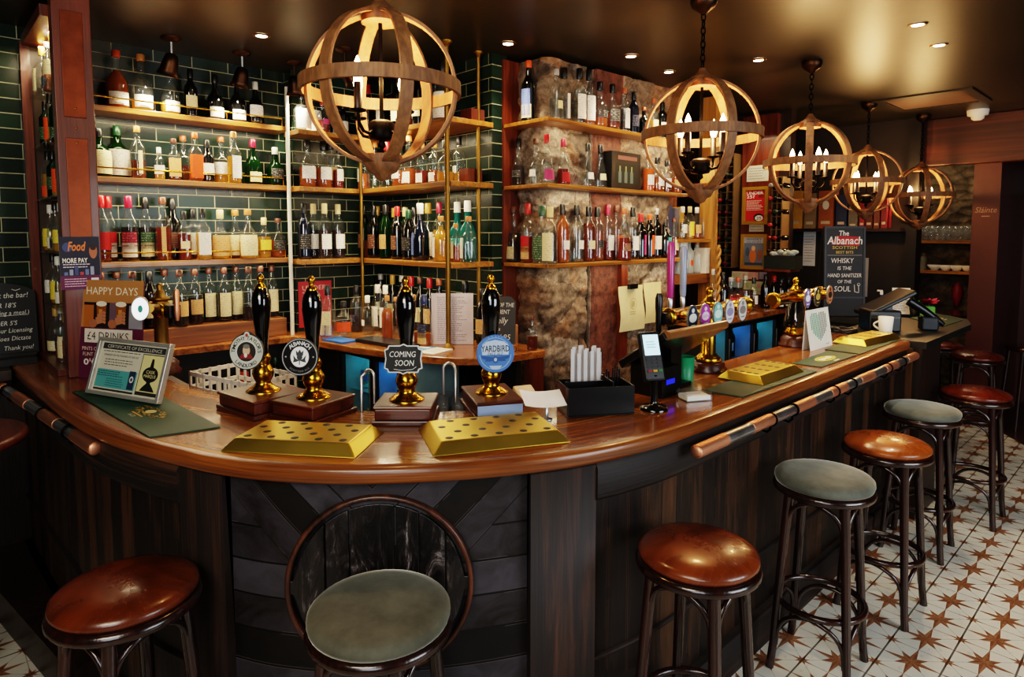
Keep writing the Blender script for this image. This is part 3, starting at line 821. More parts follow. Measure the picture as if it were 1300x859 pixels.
def m_label(k, ln):
    z0, z1, ang = LABEL[ln]
    zt = max(z for r, z in PROF[k] if r > PROF[k][3][0] * .9); z1 = min(z1, zt)
    def f():
        mb = MB(); zs = [z0 + (z1 - z0) * i / 4 for i in range(5)]
        mb.lathe([(rad(k, z) + .0008, z) for z in zs], 16, PWR.get(k, 2.), -pi / 2 - ang / 2, -pi / 2 + ang / 2, YS.get(k, 1.) , False); return mb
    return bmesh_of(('b', k, ln), f)
GL = {'c': glass('bottle_glass', (.95, .975, .955), .012, (.9, .95, .9), 1.6), 'g': glass('green_glass', '#2f5f26', .55, '#0c2a0e'), 'd': paint('#0a0b0a', .07, coat=.6, var=.3), 't': glass('teal_glass', '#2f8f86', .5, '#176a66'),
      'b': glass('brown_glass', '#7a3c12', .35, '#2a1206'), 'n': paint('#0d1426', .08, coat=.6, var=.3), 'f': glass('frosted_glass', '#f2f5f2', .35, '#dfe6e2')}
LQ = {'am': liquid('amber_spirit', '#a8500f'), 'da': liquid('dark_amber_spirit', '#6b2608', .35), 'pa': liquid('pale_gold_spirit', '#d9a13c', .6), 'rd': liquid('red_brown_spirit', '#7a1c08', .35),
      'or': liquid('orange_spirit', '#e0661a', .35), 'wd': liquid('plum_dark_spirit', '#250a0a', .2), 'cl': glass('clear_spirit', (.93, .96, .95))}
LC = {'white': '#ece6da', 'cream': '#e4d4a4', 'red': '#b9181a', 'crimson': '#8f0f30', 'green': '#284a2a', 'yellow': '#e8cf4a', 'black': '#17171a', 'orange': '#e2531c', 'navy': '#1c2547', 'blue': '#5d74ad', 'pink': '#d2457f', 'tan': '#cfa26a', 'purple': '#5c4a8a', 'gold': '#b98b34', 'teal': '#3fa3a0', 'brown': '#6b3d24'}
LBL = {k: paper('label_' + k, v, '#d8cfb8' if k in ('black', 'navy', 'green', 'crimson', 'purple', 'brown') else '#2a2522') for k, v in LC.items()}
CPN = {'cork': '#b5783f', 'orange': '#c8501f', 'red': '#b01c20', 'crimson': '#8f1034', 'black': '#0d0d0e', 'white': '#e8e3d8', 'gold': '#b08a3a', 'green': '#1f4a30', 'brown': '#5a2f1c', 'blue': '#2a3a66', 'copper': '#a0522c', 'cream': '#d9c48c', 'silver': '#9a9a9a', 'teal': '#9fc5bd', 'pink': '#c0305f'}
CP = {k: paint(v, .35, coat=.2) for k, v in CPN.items()}
GN = {'c': 'clear', 'g': 'green glass', 'd': 'dark glass', 't': 'teal', 'b': 'brown glass', 'n': 'navy', 'f': 'frosted'}
LN = {'am': 'amber', 'da': 'dark amber', 'pa': 'pale gold', 'rd': 'red-brown', 'or': 'orange', 'wd': 'plum-dark', 'cl': 'clear', None: ''}
KN = {'std': 'whisky bottle', 'bord': 'square-shouldered bottle', 'wine': 'slim bottle', 'jug': 'round-shouldered bottle', 'squat': 'squat bottle', 'bulb': 'waisted bottle', 'sq': 'square bottle', 'flask': 'flat flask bottle'}
ORD = ['first', 'second', 'third', 'fourth', 'fifth', 'sixth', 'seventh', 'eighth', 'ninth', 'tenth', 'eleventh', 'twelfth', 'thirteenth', 'fourteenth', 'fifteenth', 'sixteenth', 'seventeenth', 'eighteenth', 'nineteenth', 'twentieth', 'twenty-first', 'twenty-second', 'twenty-third', 'twenty-fourth', 'twenty-fifth', 'twenty-sixth', 'twenty-seventh', 'twenty-eighth']
def setm(o, m):
    if len(o.material_slots) == 0: return
    o.material_slots[0].link = 'OBJECT'; o.material_slots[0].material = m
def bpiece(name, me, m, root):
    if not me.materials: me.materials.append(m)
    o = bpy.data.objects.new(name, me); COL.objects.link(o); o.parent = root; setm(o, m); return o
def bottle(P, h, kind, gl, lq, lab, cap, ln, label, group, rz, lv=.5, fat=1., capl=None, lab2=None):
    r = thing('bottle', label, 'bottle', P, rz, group)
    k = h / .30; r.scale = (k * fat, k * fat, k)
    g = bpiece('glass_body', m_glass(kind), GL[gl], r)
    if lq and gl in ('c', 'f', 'g'): bpiece('liquid', m_liq(kind, lv), LQ[lq], r)
    if lab: bpiece('paper_label', m_label(kind, ln), LBL[lab], r)
    if lab2: bpiece('lower_label', m_label(kind, 'low'), LBL[lab2], r)
    if cap: bpiece('cap', m_cap(kind, capl or (.055 if cap in ('black', 'red', 'crimson', 'gold', 'green', 'blue', 'cream', 'white', 'pink') else .035)), CP[cap], r)
    return r
def describe(kind, gl, lq, lab, cap):
    a = GN[gl] if not (lq and gl == 'c' and lq != 'cl') else LN[lq]
    s = f"{a} {KN[kind]}"
    if lab: s += f" with {lab} label"
    elif cap: s += f" with {cap} cap"
    return s
PLACED = []
def row(axis, v, z, rz, where, group, items, back=.0):
    "items: (px, py of the top, kind, glass, liquid, label, cap, label size[, level[, lower label]]) left to right in the photo"
    for i, it in enumerate(items):
        px, top, kind, gl, lq, lab, cap, ln = it[:8]
        lv = it[8] if len(it) > 8 else .5
        lab2 = it[9] if len(it) > 9 else None
        vv = v
        P = plane_pt(axis, vv, px, z); h = ztop(P, top) - z
        h = max(.16, min(h, .36))
        fat = min(1.2, .31 / h) if h < .26 else min(1.05, .335 / h)
        k = h / .30 * fat
        r0 = max(r for r, _ in PROF[kind]) * k * (1.12 if kind in PWR else 1.)
        for off in (0, .05, -.05, .075, -.065, .1):
            Q = plane_pt(axis, vv - off if axis == 'x' else vv + off, px, z)
            if all(abs(z - q[0].z) > .05 or (Q - q[0]).length > r0 + q[1] + .001 for q in PLACED): P = Q; break
        else:
            d = min((Q - q[0]).length - q[1] for q in PLACED if abs(z - q[0].z) < .05)
            P = plane_pt(axis, vv, px, z); d = min((P - q[0]).length - q[1] for q in PLACED if abs(z - q[0].z) < .05)
            fat *= max(.55, min(1, d / r0))
        PLACED.append((P, r0))
        bottle(P, h, kind, gl, lq, lab, cap, ln, f"{describe(kind, gl, lq, lab, cap)}, {ORD[i]} from left, {where}", group, rz + rnd.uniform(-.25, .25), lv, fat, lab2=lab2)

row('x', -4.04, ZL[0], pi / 2, 'tiled wall top shelf', 'bottles on the top shelf of the tiled wall', [
 (150, 64, 'jug', 'c', 'am', 'white', 'orange', 'low', .75), (181, 69, 'jug', 'c', 'pa', 'white', 'cork', 'low', .2), (217, 84, 'jug', 'c', 'pa', 'white', 'cork', 'low', .3),
 (243, 88, 'std', 'd', None, 'cream', 'black', 'mid'), (274, 95, 'jug', 'd', None, 'white', 'black', 'low'), (302, 99, 'jug', 'd', None, 'white', 'white', 'low'), (325, 104, 'jug', 'd', None, 'white', 'white', 'mid')])
row('x', -4.04, ZL[1], pi / 2, 'tiled wall middle shelf', 'bottles on the middle shelf of the tiled wall', [
 (127, 163, 'squat', 'g', None, 'cream', 'black', 'full'), (151, 157, 'squat', 'g', None, 'white', 'green', 'full'), (176, 160, 'std', 'c', 'da', 'cream', 'cork', 'strip', .4), (203, 187, 'sq', 'c', 'pa', 'white', 'white', 'mid', .3),
 (222, 176, 'sq', 'c', 'da', 'tan', 'brown', 'tall', .6), (234, 170, 'jug', 'c', 'da', None, 'copper', 'mid', .4), (249, 170, 'sq', 'c', 'am', 'orange', 'orange', 'full', .3), (264, 178, 'std', 'd', None, 'white', 'black', 'mid'),
 (282, 172, 'jug', 'c', 'pa', 'white', 'copper', 'mid', .3), (298, 169, 'std', 'c', 'pa', 'white', 'cork', 'tall', .6), (322, 177, 'jug', 'g', None, 'cream', 'crimson', 'low'), (350, 187, 'jug', 'g', None, 'black', 'white', 'mid')])
row('x', -4.04, ZL[2], pi / 2, 'tiled wall bottom shelf', 'bottles on the bottom shelf of the tiled wall', [
 (131, 248, 'std', 'c', 'rd', 'red', 'red', 'mid', .5), (140, 246, 'std', 'c', 'rd', 'red', 'red', 'mid', .5, 'white'), (166, 245, 'std', 'c', 'wd', 'crimson', 'crimson', 'mid', .6, 'white'), (187, 246, 'std', 'c', 'wd', 'green', 'black', 'mid', .6, 'cream'),
 (209, 249, 'std', 'c', 'rd', 'tan', 'brown', 'strip', .6), (221, 250, 'std', 'd', None, 'brown', 'black', 'mid'), (235, 268, 'sq', 'c', 'rd', 'cream', 'black', 'small', .6), (246, 265, 'sq', 'c', 'da', 'white', 'black', 'tall', .6), (259, 265, 'sq', 'c', 'pa', 'white', 'black', 'tall', .6),
 (281, 266, 'jug', 'c', 'pa', 'tan', 'cream', 'full', .4), (300, 266, 'jug', 'c', 'da', 'cream', 'cork', 'full', .4), (316, 266, 'jug', 'c', 'pa', 'cream', 'cork', 'full', .4), (336, 276, 'sq', 'c', 'pa', 'yellow', 'cream', 'mid', .6), (354, 277, 'jug', 'c', 'am', 'black', 'brown', 'mid', .5)])
row('x', -4.04, 1.213, pi / 2, 'oak riser box', 'bottles on the oak riser box', [
 (131, 345, 'wine', 'c', 'wd', 'cream', 'brown', 'mid', .6), (151, 345, 'wine', 'c', 'wd', 'cream', 'brown', 'mid', .6), (171, 344, 'wine', 'c', 'wd', 'cream', 'brown', 'mid', .6), (192, 344, 'wine', 'd', None, 'cream', 'black', 'mid'),
 (211, 342, 'wine', 'c', 'wd', 'cream', 'brown', 'mid', .55), (230, 342, 'wine', 'c', 'wd', 'tan', 'brown', 'mid', .55), (249, 341, 'wine', 'c', 'wd', 'tan', 'brown', 'mid', .55), (267, 340, 'wine', 'c', 'wd', 'cream', 'brown', 'tall', .6), (286, 339, 'wine', 'c', 'wd', 'cream', 'brown', 'tall', .6),
 (301, 338, 'wine', 'c', 'wd', 'cream', 'brown', 'tall', .6), (317, 338, 'wine', 'c', 'wd', None, 'brown', 'tall', .3), (332, 337, 'wine', 'c', 'wd', 'white', 'brown', 'tall', .6), (346, 337, 'wine', 'c', 'wd', 'cream', 'brown', 'tall', .6)])
# corner bay, left return
g = 'bottles in the left return of the corner bay'
row('x', -3.92, ZM[0], pi / 2, 'top shelf left return', g, [(384, 116, 'squat', 'c', 'cl', 'white', 'black', 'full'), (398, 113, 'squat', 'c', 'cl', 'white', 'black', 'full'), (410, 128, 'jug', 'c', 'rd', 'pink', 'red', 'small', .4), (424, 128, 'bord', 'd', None, 'brown', 'red', 'mid'), (436, 128, 'bord', 'd', None, 'white', 'black', 'mid')])
row('x', -3.92, ZM[1], pi / 2, 'middle shelf left return', g, [(391, 178, 'jug', 'c', 'am', 'white', 'black', 'mid', .5), (411, 180, 'jug', 'c', 'am', 'white', 'black', 'mid', .5), (421, 176, 'bord', 'c', 'am', 'tan', 'black', 'mid', .5), (430, 184, 'jug', 'c', 'rd', 'white', 'black', 'mid', .5)])
row('x', -3.92, ZM[2], pi / 2, 'bottom shelf left return', g, [(387, 254, 'bord', 'n', None, 'black', 'black', 'mid'), (399, 252, 'bord', 'c', 'wd', 'white', 'cream', 'mid', .6), (413, 253, 'bord', 'c', 'wd', 'white', 'cream', 'mid', .6), (430, 253, 'bord', 'c', 'wd', 'white', 'cream', 'mid', .6)])
# corner bay
g = 'bottles on the corner bay shelves'
row('y', 2.31, ZM[0], 0, 'corner bay top shelf', g, [(468, 88, 'bord', 'd', None, 'white', 'red', 'mid'), (486, 86, 'bord', 'd', None, 'white', 'black', 'mid'), (505, 84, 'bord', 'd', None, 'cream', 'black', 'mid'), (518, 86, 'bord', 'c', 'rd', 'white', 'black', 'mid', .5), (532, 82, 'bord', 'd', None, 'cream', 'black', 'mid'), (549, 80, 'bord', 'd', None, 'black', 'black', 'mid'), (562, 75, 'jug', 'c', 'da', 'white', 'black', 'full', .3)])
row('y', 2.31, ZM[1], 0, 'corner bay middle shelf', g, [(462, 180, 'std', 'c', 'or', 'white', 'black', 'mid', .4), (476, 180, 'jug', 'c', 'cl', None, 'cork', 'mid'), (492, 180, 'jug', 'c', 'cl', None, 'red', 'mid'), (508, 178, 'jug', 'c', 'am', 'white', 'orange', 'mid', .4), (520, 172, 'bulb', 'c', 'am', 'white', 'cork', 'low', .4), (536, 182, 'bord', 'c', 'rd', 'white', 'cork', 'low', .4), (552, 182, 'bord', 'c', 'am', 'white', 'cork', 'low', .4), (566, 178, 'jug', 'c', 'pa', None, 'black', 'mid', .3)])
row('y', 2.43, ZM[1], 0, 'behind brass post, middle shelf', g, [(583, 173, 'wine', 'c', 'pa', 'white', 'black', 'small', .3)])
row('y', 2.43, ZM[2], 0, 'rear, corner bay bottom shelf', g, [(468, 250, 'wine', 'g', 'wd', 'cream', 'gold', 'mid'), (480, 249, 'wine', 'g', 'wd', 'cream', 'gold', 'mid'), (491, 248, 'wine', 'd', None, 'brown', 'copper', 'mid'), (501, 264, 'wine', 'g', 'wd', 'cream', 'gold', 'mid'), (515, 263, 'wine', 'g', 'wd', 'cream', 'cream', 'mid'), (527, 263, 'wine', 'd', None, 'cream', 'black', 'mid'), (544, 246, 'jug', 'c', 'cl', 'white', 'gold', 'full'), (558, 256, 'std', 'c', 'pa', 'cream', 'crimson', 'mid', .6)])
row('y', 2.465, ZM[2], 0, 'against tiles, bottom shelf', g, [(581, 252, 'jug', 't', None, 'teal', 'white', 'small'), (594, 252, 'jug', 't', None, 'teal', 'white', 'small')])
row('y', 2.29, ZM[2], 0, 'front, corner bay bottom shelf', g, [(463, 260, 'wine', 'g', 'wd', 'brown', 'black', 'mid', .8), (475, 261, 'wine', 'd', None, 'brown', 'black', 'mid'), (490, 260, 'wine', 'g', 'wd', 'tan', 'black', 'mid', .8), (505, 262, 'bord', 'd', None, 'brown', 'red', 'mid'), (519, 266, 'wine', 'd', None, 'black', 'green', 'mid'), (534, 258, 'jug', 'n', None, 'blue', 'white', 'strip'), (560, 274, 'squat', 'c', 'pa', 'white', 'cork', 'strip', .9)])
row('y', 2.38, ZM[2], 0, 'behind brass post, bottom shelf', g, [(579, 284, 'std', 'c', 'am', 'cream', 'cork', 'strip', .5), (595, 275, 'squat', 'c', 'cl', 'white', 'cork', 'strip', .5)])
# on the back counter
g = 'bottles standing on the back counter'
row('y', 2.44, 1.101, 0, 'rear of back counter', g, [(452, 350, 'wine', 'd', None, 'navy', 'black', 'mid'), (468, 345, 'wine', 'd', None, 'brown', 'silver', 'mid'), (484, 344, 'wine', 'd', None, 'cream', 'silver', 'mid'), (499, 343, 'wine', 'd', None, 'cream', 'gold', 'mid'), (511, 343, 'wine', 'd', None, 'tan', 'silver', 'mid'), (523, 343, 'wine', 'd', None, 'brown', 'red', 'mid'), (534, 344, 'wine', 'd', None, 'cream', 'brown', 'mid'), (546, 345, 'wine', 'd', None, 'tan', 'red', 'mid'), (558, 346, 'wine', 'd', None, 'cream', 'copper', 'mid'), (591, 348, 'wine', 'd', None, 'navy', 'black', 'mid'), (613, 366, 'wine', 'd', None, 'tan', 'black', 'mid')])
row('y', 2.26, 1.101, 0, 'middle row, back counter', g, [(480, 361, 'wine', 'c', 'cl', 'white', 'white', 'tall'), (490, 362, 'wine', 'c', 'cl', 'white', 'white', 'tall'), (503, 377, 'std', 'c', 'cl', None, 'cork', 'mid'), (515, 378, 'std', 'c', 'pa', 'cream', 'cork', 'mid')])
row('y', 2.12, 1.101, 0, 'front row, back counter', g, [(453, 362, 'wine', 'c', 'wd', 'navy', 'black', 'small', .5), (467, 375, 'std', 'c', 'cl', 'white', 'white', 'small'), (492, 375, 'std', 'c', 'am', None, 'cork', 'mid', .8), (525, 374, 'bord', 'c', 'am', 'navy', 'cork', 'mid', .3, 'white'), (539, 374, 'bord', 'c', 'am', 'navy', 'blue', 'mid', .3, 'tan')])
row('x', -3.6, 1.101, pi / 4, 'below the red notice', g, [(417, 362, 'sq', 'c', 'cl', 'cream', 'black', 'tall', .5, 'purple'), (437, 382, 'squat', 'c', 'cl', 'orange', 'black', 'mid')])
# stone pier shelves
g = 'bottles on the stone pier shelves'
row('y', 2.67, ZS[0], 0, 'pier corner top shelf', g, [(671, 77, 'std', 'd', None, 'blue', 'orange', 'tall', .5, 'cream')])
row('x', -2.56, ZS[0], pi / 2, 'stone pier top shelf', g, [(706, 88, 'wine', 'c', 'cl', 'cream', 'silver', 'small'), (716, 82, 'bord', 'c', 'cl', 'white', 'black', 'strip'), (735, 87, 'bord', 'c', 'cl', 'white', 'black', 'tall'), (747, 89, 'bord', 'c', 'am', 'white', 'black', 'tall', .3), (761, 104, 'jug', 'c', 'am', 'black', 'black', 'small', .25), (777, 107, 'jug', 'c', 'da', 'black', 'black', 'mid', .4), (792, 112, 'std', 'c', 'wd', 'white', 'copper', 'tall', .3), (804, 117, 'wine', 'n', None, 'navy', 'black', 'mid'), (817, 136, 'squat', 'd', None, 'navy', 'copper', 'mid'), (829, 125, 'std', 'c', 'pa', 'cream', 'copper', 'mid', .5), (840, 130, 'wine', 'd', None, 'white', 'black', 'mid'), (853, 140, 'jug', 'c', 'am', 'white', 'black', 'mid', .4)])
row('y', 2.67, ZS[1], 0, 'pier corner middle shelf', g, [(658, 176, 'bulb', 'c', 'wd', 'black', 'black', 'mid', .5), (680, 176, 'bulb', 'c', 'cl', 'white', 'brown', 'mid', .5)])
row('x', -2.56, ZS[1], pi / 2, 'stone pier middle shelf', g, [(694, 173, 'bulb', 'c', 'cl', 'pink', 'red', 'low', .5), (715, 176, 'bulb', 'c', 'rd', 'red', 'crimson', 'low', .4), (746, 182, 'bulb', 'c', 'cl', 'white', 'black', 'mid', .4), (762, 184, 'bulb', 'c', 'cl', 'cream', 'black', 'mid', .4), (823, 196, 'std', 'c', 'or', 'white', 'copper', 'mid', .7), (834, 200, 'jug', 'c', 'am', 'white', 'black', 'mid', .5), (846, 204, 'std', 'c', 'da', 'white', 'black', 'mid', .5), (858, 207, 'jug', 'c', 'am', 'tan', 'copper', 'mid', .6)])
row('y', 2.67, ZS[2], 0, 'pier corner bottom shelf', g, [(652, 262, 'bulb', 'c', 'wd', 'brown', 'brown', 'low', .6, 'cream'), (670, 258, 'std', 'c', 'rd', 'red', 'red', 'mid', .5, 'tan'), (688, 261, 'jug', 'c', 'cl', 'green', 'green', 'full', .5), (698, 263, 'std', 'c', 'cl', 'cream', 'cream', 'full', .5)])
row('x', -2.56, ZS[2], pi / 2, 'stone pier bottom shelf', g, [(714, 259, 'bord', 'c', 'am', 'white', 'black', 'small', .95), (732, 260, 'bord', 'c', 'cl', 'white', 'black', 'small'), (747, 262, 'bord', 'c', 'da', 'cream', 'black', 'small', .8), (758, 262, 'bord', 'c', 'am', 'black', 'black', 'small', .6), (771, 259, 'bord', 'c', 'rd', 'white', 'crimson', 'mid', .4), (782, 260, 'bord', 'c', 'da', 'orange', 'brown', 'mid', .4), (792, 265, 'bulb', 'c', 'rd', 'brown', 'copper', 'mid', .5), (803, 263, 'bord', 'c', 'wd', 'white', 'black', 'mid', .4), (813, 271, 'wine', 'd', None, 'pink', 'red', 'strip'), (824, 272, 'wine', 'd', None, 'orange', 'orange', 'strip'), (832, 264, 'wine', 'd', None, 'white', 'silver', 'mid'), (844, 278, 'squat', 'd', None, 'teal', 'black', 'strip'), (855, 276, 'std', 'c', 'da', 'cream', 'brown', 'mid', .6), (866, 282, 'std', 'c', 'rd', 'white', 'black', 'mid', .6)])
# cabinet at the left
k = 0
kinds = [('squat', 'c', 'cl', 'cream', 'gold'), ('std', 'c', 'pa', 'orange', 'black'), ('jug', 'c', 'cl', 'white', 'black'), ('std', 'c', 'am', 'navy', 'silver'), ('bord', 'g', None, 'green', 'black'), ('jug', 'c', 'pa', 'yellow', 'white')]
for zi, z in enumerate(GZ):
    for j, f in enumerate((.14, .40, .66)):
        kk = kinds[(zi * 2 + j * 3 + zi // 2) % 6]; w = -3.5 - gx0 - .012
        ln = ['low', 'mid', 'tall'][(zi + j) % 3]
        bottle((gx0 + .012 + w * f, .525, z + .0005), .235 + .012 * ((zi + j) % 2), kk[0], kk[1], kk[2], kk[3], kk[4], ln,
               f"{describe(*kk)}, {ORD[j]} from left, {['bottom', 'second', 'third', 'fourth', 'fifth', 'top'][zi]} cabinet level", 'bottles in the tall cabinet', rnd.uniform(-.4, .4), .3 + .1 * ((zi + j) % 4), .92 if w > .3 else .75)

# ------------------------------------------------------------------ items on the bar
TZ = TOPZ + .0008
def rot_to(v): return atan2(v[1], v[0])

def drip_tray(corners, label, holes, lift=0.):
    "corners: front-left, front-right, back-right, back-left on the bar top"
    fl, fr, brr, bl = [onZ(x, y, TOPZ) for x, y in corners]
    u = ((fr - fl) + (brr - bl)) / 2; w = u.length; dpt = (((bl - fl) + (brr - fr)) / 2).length
    c = (fl + fr + brr + bl) / 4
    t = thing('drip_tray', label, 'drip tray', (c.x, c.y, TZ + lift), rot_to(u))
    mb = MB(); mb.frus(-w / 2, -dpt / 2, w / 2, dpt / 2, 0, .034, .032); part('tray_body', mb, TRAY, t, None, .003)
    nx, ny = holes
    W2, D2 = w / 2 - .06, dpt / 2 - .055
    for i in range(nx):
        for j in range(ny):
            if nx > 4 and ny > 2 and (i + j) % 2: continue
            mb = MB(); mb.at(-W2 + 2 * W2 * i / (nx - 1), -D2 + 2 * D2 * j / (ny - 1), .0342); mb.lathe([(.0001, .0004), (.0115, .0004), (.0125, .0)], 14, capped=False); part('drain_hole', mb, paint('#171204', .5), t)
drip_tray([(283, 574), (458, 582), (482, 549), (330, 541)], 'brass drip tray with drain holes, in front of the two left hand pumps', (9, 4))
drip_tray([(552, 580), (722, 562), (689, 530), (528, 545)], 'brass drip tray with drain holes, in front of the blue pump clip', (9, 4))
drip_tray([(914, 483), (974, 490), (1017, 474), (961, 462)], 'brass drip tray on the right arm of the bar beside a green bar mat', (4, 4), .0045)
drip_tray([(1064.5, 437), (1111, 442), (1135, 430), (1094, 424)], 'small bright brass drip tray near the far end beside the white mug', (4, 4), .0045)

def bar_mat(corners, label, crest, th=.004):
    P = [onZ(x, y, TOPZ) for x, y in corners]
    c = sum(P, Vector()) / 4; ang = rot_to(P[1] - P[0])
    t = thing('bar_mat', label, 'bar mat', (c.x, c.y, TZ), ang)
    Rm = Matrix.Rotation(-ang, 3, 'Z'); L = [Rm @ (p - c) for p in P]
    mb = MB(); mb.prism([(p.x, p.y) for p in L], 0, th); part('mat', mb, paint('#0c3b27', .55, var=.2), t)
    if crest:
        a = Art(); a.M = Matrix.Translation((0, 0, th + .0003)) @ Matrix.Rotation(-pi / 2, 4, 'X')
        gold, wht = '#b69443', '#d8d2bc'
        fx = .085 if crest == 1 else .07
        if crest == 1: a.M = Matrix.Translation((.10, .0, 0)) @ a.M
        if crest == 1:
            r = random.Random(3); a.hold = True
            for k in range(90):
                an = r.uniform(0, 2 * pi); q = r.uniform(.55, 1.05); a.ell(fx * 1.25 * q * cos(an), .034 * q * sin(an), r.uniform(.004, .012), r.uniform(.002, .0045), gold if k % 4 else '#8d7434', 8)
            a.hold = False; a.ring(0, 0, .030, .036, '#12392a', 24); a.ell(0, 0, .026, .018, '#cfc08a', 20); a.stroke([(-.05, -.045), (.05, -.045)], .006, gold); a.text('& CO', .0, -.062, .014, '#c8c0a0')
        else:
            a.ell(0, 0, .10, .036, '#c8b23a', 30); a.ell(0, 0, .082, .026, '#2c5a38', 30); a.ell(-.045, 0, .026, .019, wht, 16); a.ell(.045, 0, .026, .019, wht, 16); a.ell(0, 0, .024, .028, '#c8b23a', 16); a.ell(0, 0, .012, .014, '#e8e4d0', 12)
            a.rect(-.03, -.062, .03, -.05, wht)
        o = art('printed_crest', a, t)
    return t
bar_mat([(92, 498), (190, 556), (280, 543), (176, 488)], 'dark green bar mat with a gold crest in front of the framed certificate', 1)
bar_mat([(893, 496), (943, 505), (1037, 472), (987, 463)], 'plain dark green bar mat under the brass tray on the right arm', 0)
bar_mat([(1043, 466.5), (1088, 451), (1051, 446), (1006, 462)], 'green bar mat with yellow and white crest beside the white card', 2)
bar_mat([(1047, 444), (1092, 450), (1142, 432), (1098, 424)], 'plain dark green bar mat under the far brass tray', 0)
# inner shelf of the bar
vs = []
for i in range(NB):
    n = Vector((-tangents(BI)[i].y, tangents(BI)[i].x)) if False else None
BIT = tangents(BI)
pts = [(p.x, p.y) for p in BI] + [((p + Vector((-t.y, t.x)) * .17).x, (p + Vector((-t.y, t.x)) * .17).y) for p, t in reversed(list(zip(BI, BIT)))]
mb = MB()
m = NB
vs = [(p.x, p.y, z) for z in (.97, 1.0) for p in BI] + [((p + Vector((-t.y, t.x)) * .17).x, (p + Vector((-t.y, t.x)) * .17).y, z) for z in (.97, 1.0) for p, t in zip(BI, BIT)]
fs = []
for i in range(m - 1): fs += [(m + i, m + i + 1, 3 * m + i + 1, 3 * m + i), (2 * m + i, 2 * m + i + 1, i + 1, i), (3 * m + i, 3 * m + i + 1, 2 * m + i + 1, 2 * m + i)]
mb.add(vs, fs, False, [(v[0], v[1]) for v in vs]); bpart('inner_shelf', mb, W_DARK, 'low dark service shelf behind the bar top')

# ---------------------------------------------------------------- hand pumps
def pump(front_l, front_r, depth, label, clip, spout=0, strip_m=None, along=0., yaw=0):
    A, B = onZ(*front_l, TOPZ), onZ(*front_r, TOPZ)
    u = (B - A); w = u.length; ang = rot_to(u); u.normalize(); n = Vector((-u.y, u.x, 0))
    c = (A + B) / 2 + n * depth / 2
    t = thing('beer_pump', label, 'beer pump', (c.x, c.y, TZ), ang)
    mb = MB(); mb.box(0, 0, .009, w + .012, depth + .012, .018); part('base_plinth', mb, W_MAHOG, t, None, .004)
    mb = MB(); mb.box(0, 0, .037, w - .006, depth - .006, .038); part('base_box', mb, W_MAHOG, t, None, .004)
    mb = MB(); mb.box(0, 0, .061, w + .006, depth + .006, .012); part('base_top', mb, W_MAHOG, t, None, .005)
    if strip_m:
        a = Art(); a.M = Matrix.Translation((0, -depth / 2 - .0008, 0)); a.rect(-w / 2 + .004, .02, w / 2 - .004, .054, strip_m); art('front_plate', a, t, 'pale blue front plate')
    zb = .067
    mb = MB(); mb.at(along, 0, zb); mb.lathe([(.062, 0), (.062, .004), (.05, .012), (.034, .022), (.026, .034), (.034, .05), (.039, .066), (.037, .08), (.028, .094), (.024, .104), (.03, .115), (.028, .13), (.022, .14)], 26)
    part('brass_mount', mb, BRASS, t)
    mb = MB(); mb.at(along, 0, zb); mb.lathe([(.02, .135), (.0205, .17), (.023, .21), (.030, .265), (.0345, .31), (.035, .335), (.031, .36), (.021, .38), (.016, .386)], 26); part('handle', mb, LACQ, t, 'glossy black pull handle')
    mb = MB(); mb.at(along, 0, zb); mb.lathe([(.019, .378), (.020, .384), (.016, .392), (.010, .398), (.008, .404), (.013, .412), (.014, .42), (.009, .43), (.002, .434)], 18); part('finial', mb, BRASS, t, 'brass finial')
    mb = MB(); mb.at(along, 0, zb); mb.tube([(0, -.02, .150), (0, -.055, .150)], .006, 8); part('clip_bracket', mb, STEEL, t)
    cp_ = bpy.data.objects.new('pump_clip', None); COL.objects.link(cp_); cp_.parent = t; cp_.location = (along, -.058, zb + .155); cp_.rotation_euler = (radians(-6), 0, radians(yaw))
    clip(cp_); cp_.scale = (1.06, 1, 1.06)
    if spout:
        mb = MB(); s = spout; mb.tube([(s * (w / 2 + .02), depth / 2 + .012, .0), (s * (w / 2 + .02), depth / 2 + .012, .13)] + [(s * (w / 2 + .02 + .022 * (1 - cos(a))), depth / 2 + .03, .13 + .022 * sin(a)) for a in [pi * k / 8 for k in range(1, 9)]] + [(s * (w / 2 + .064), depth / 2 + .03, .03)], .0055, 8)
        part('swan_neck', mb, STEEL, t, 'chrome swan neck spout')
def disc(o, r, m, th=.008, bump_top=False):
    mb = MB(); mb.M = Matrix.Rotation(pi / 2, 4, 'X')
    n = 40; pts = []
    for k in range(n):
        a = 2 * pi * k / n; rr = r * (1 + (.14 * exp(-((a - pi / 2) / .22) ** 2) if bump_top else 0)); pts.append((rr * cos(a), rr * sin(a)))
    mb.prism(pts, 0, th); part('clip_plate', mb, m, o, None, .0015)
    return pts
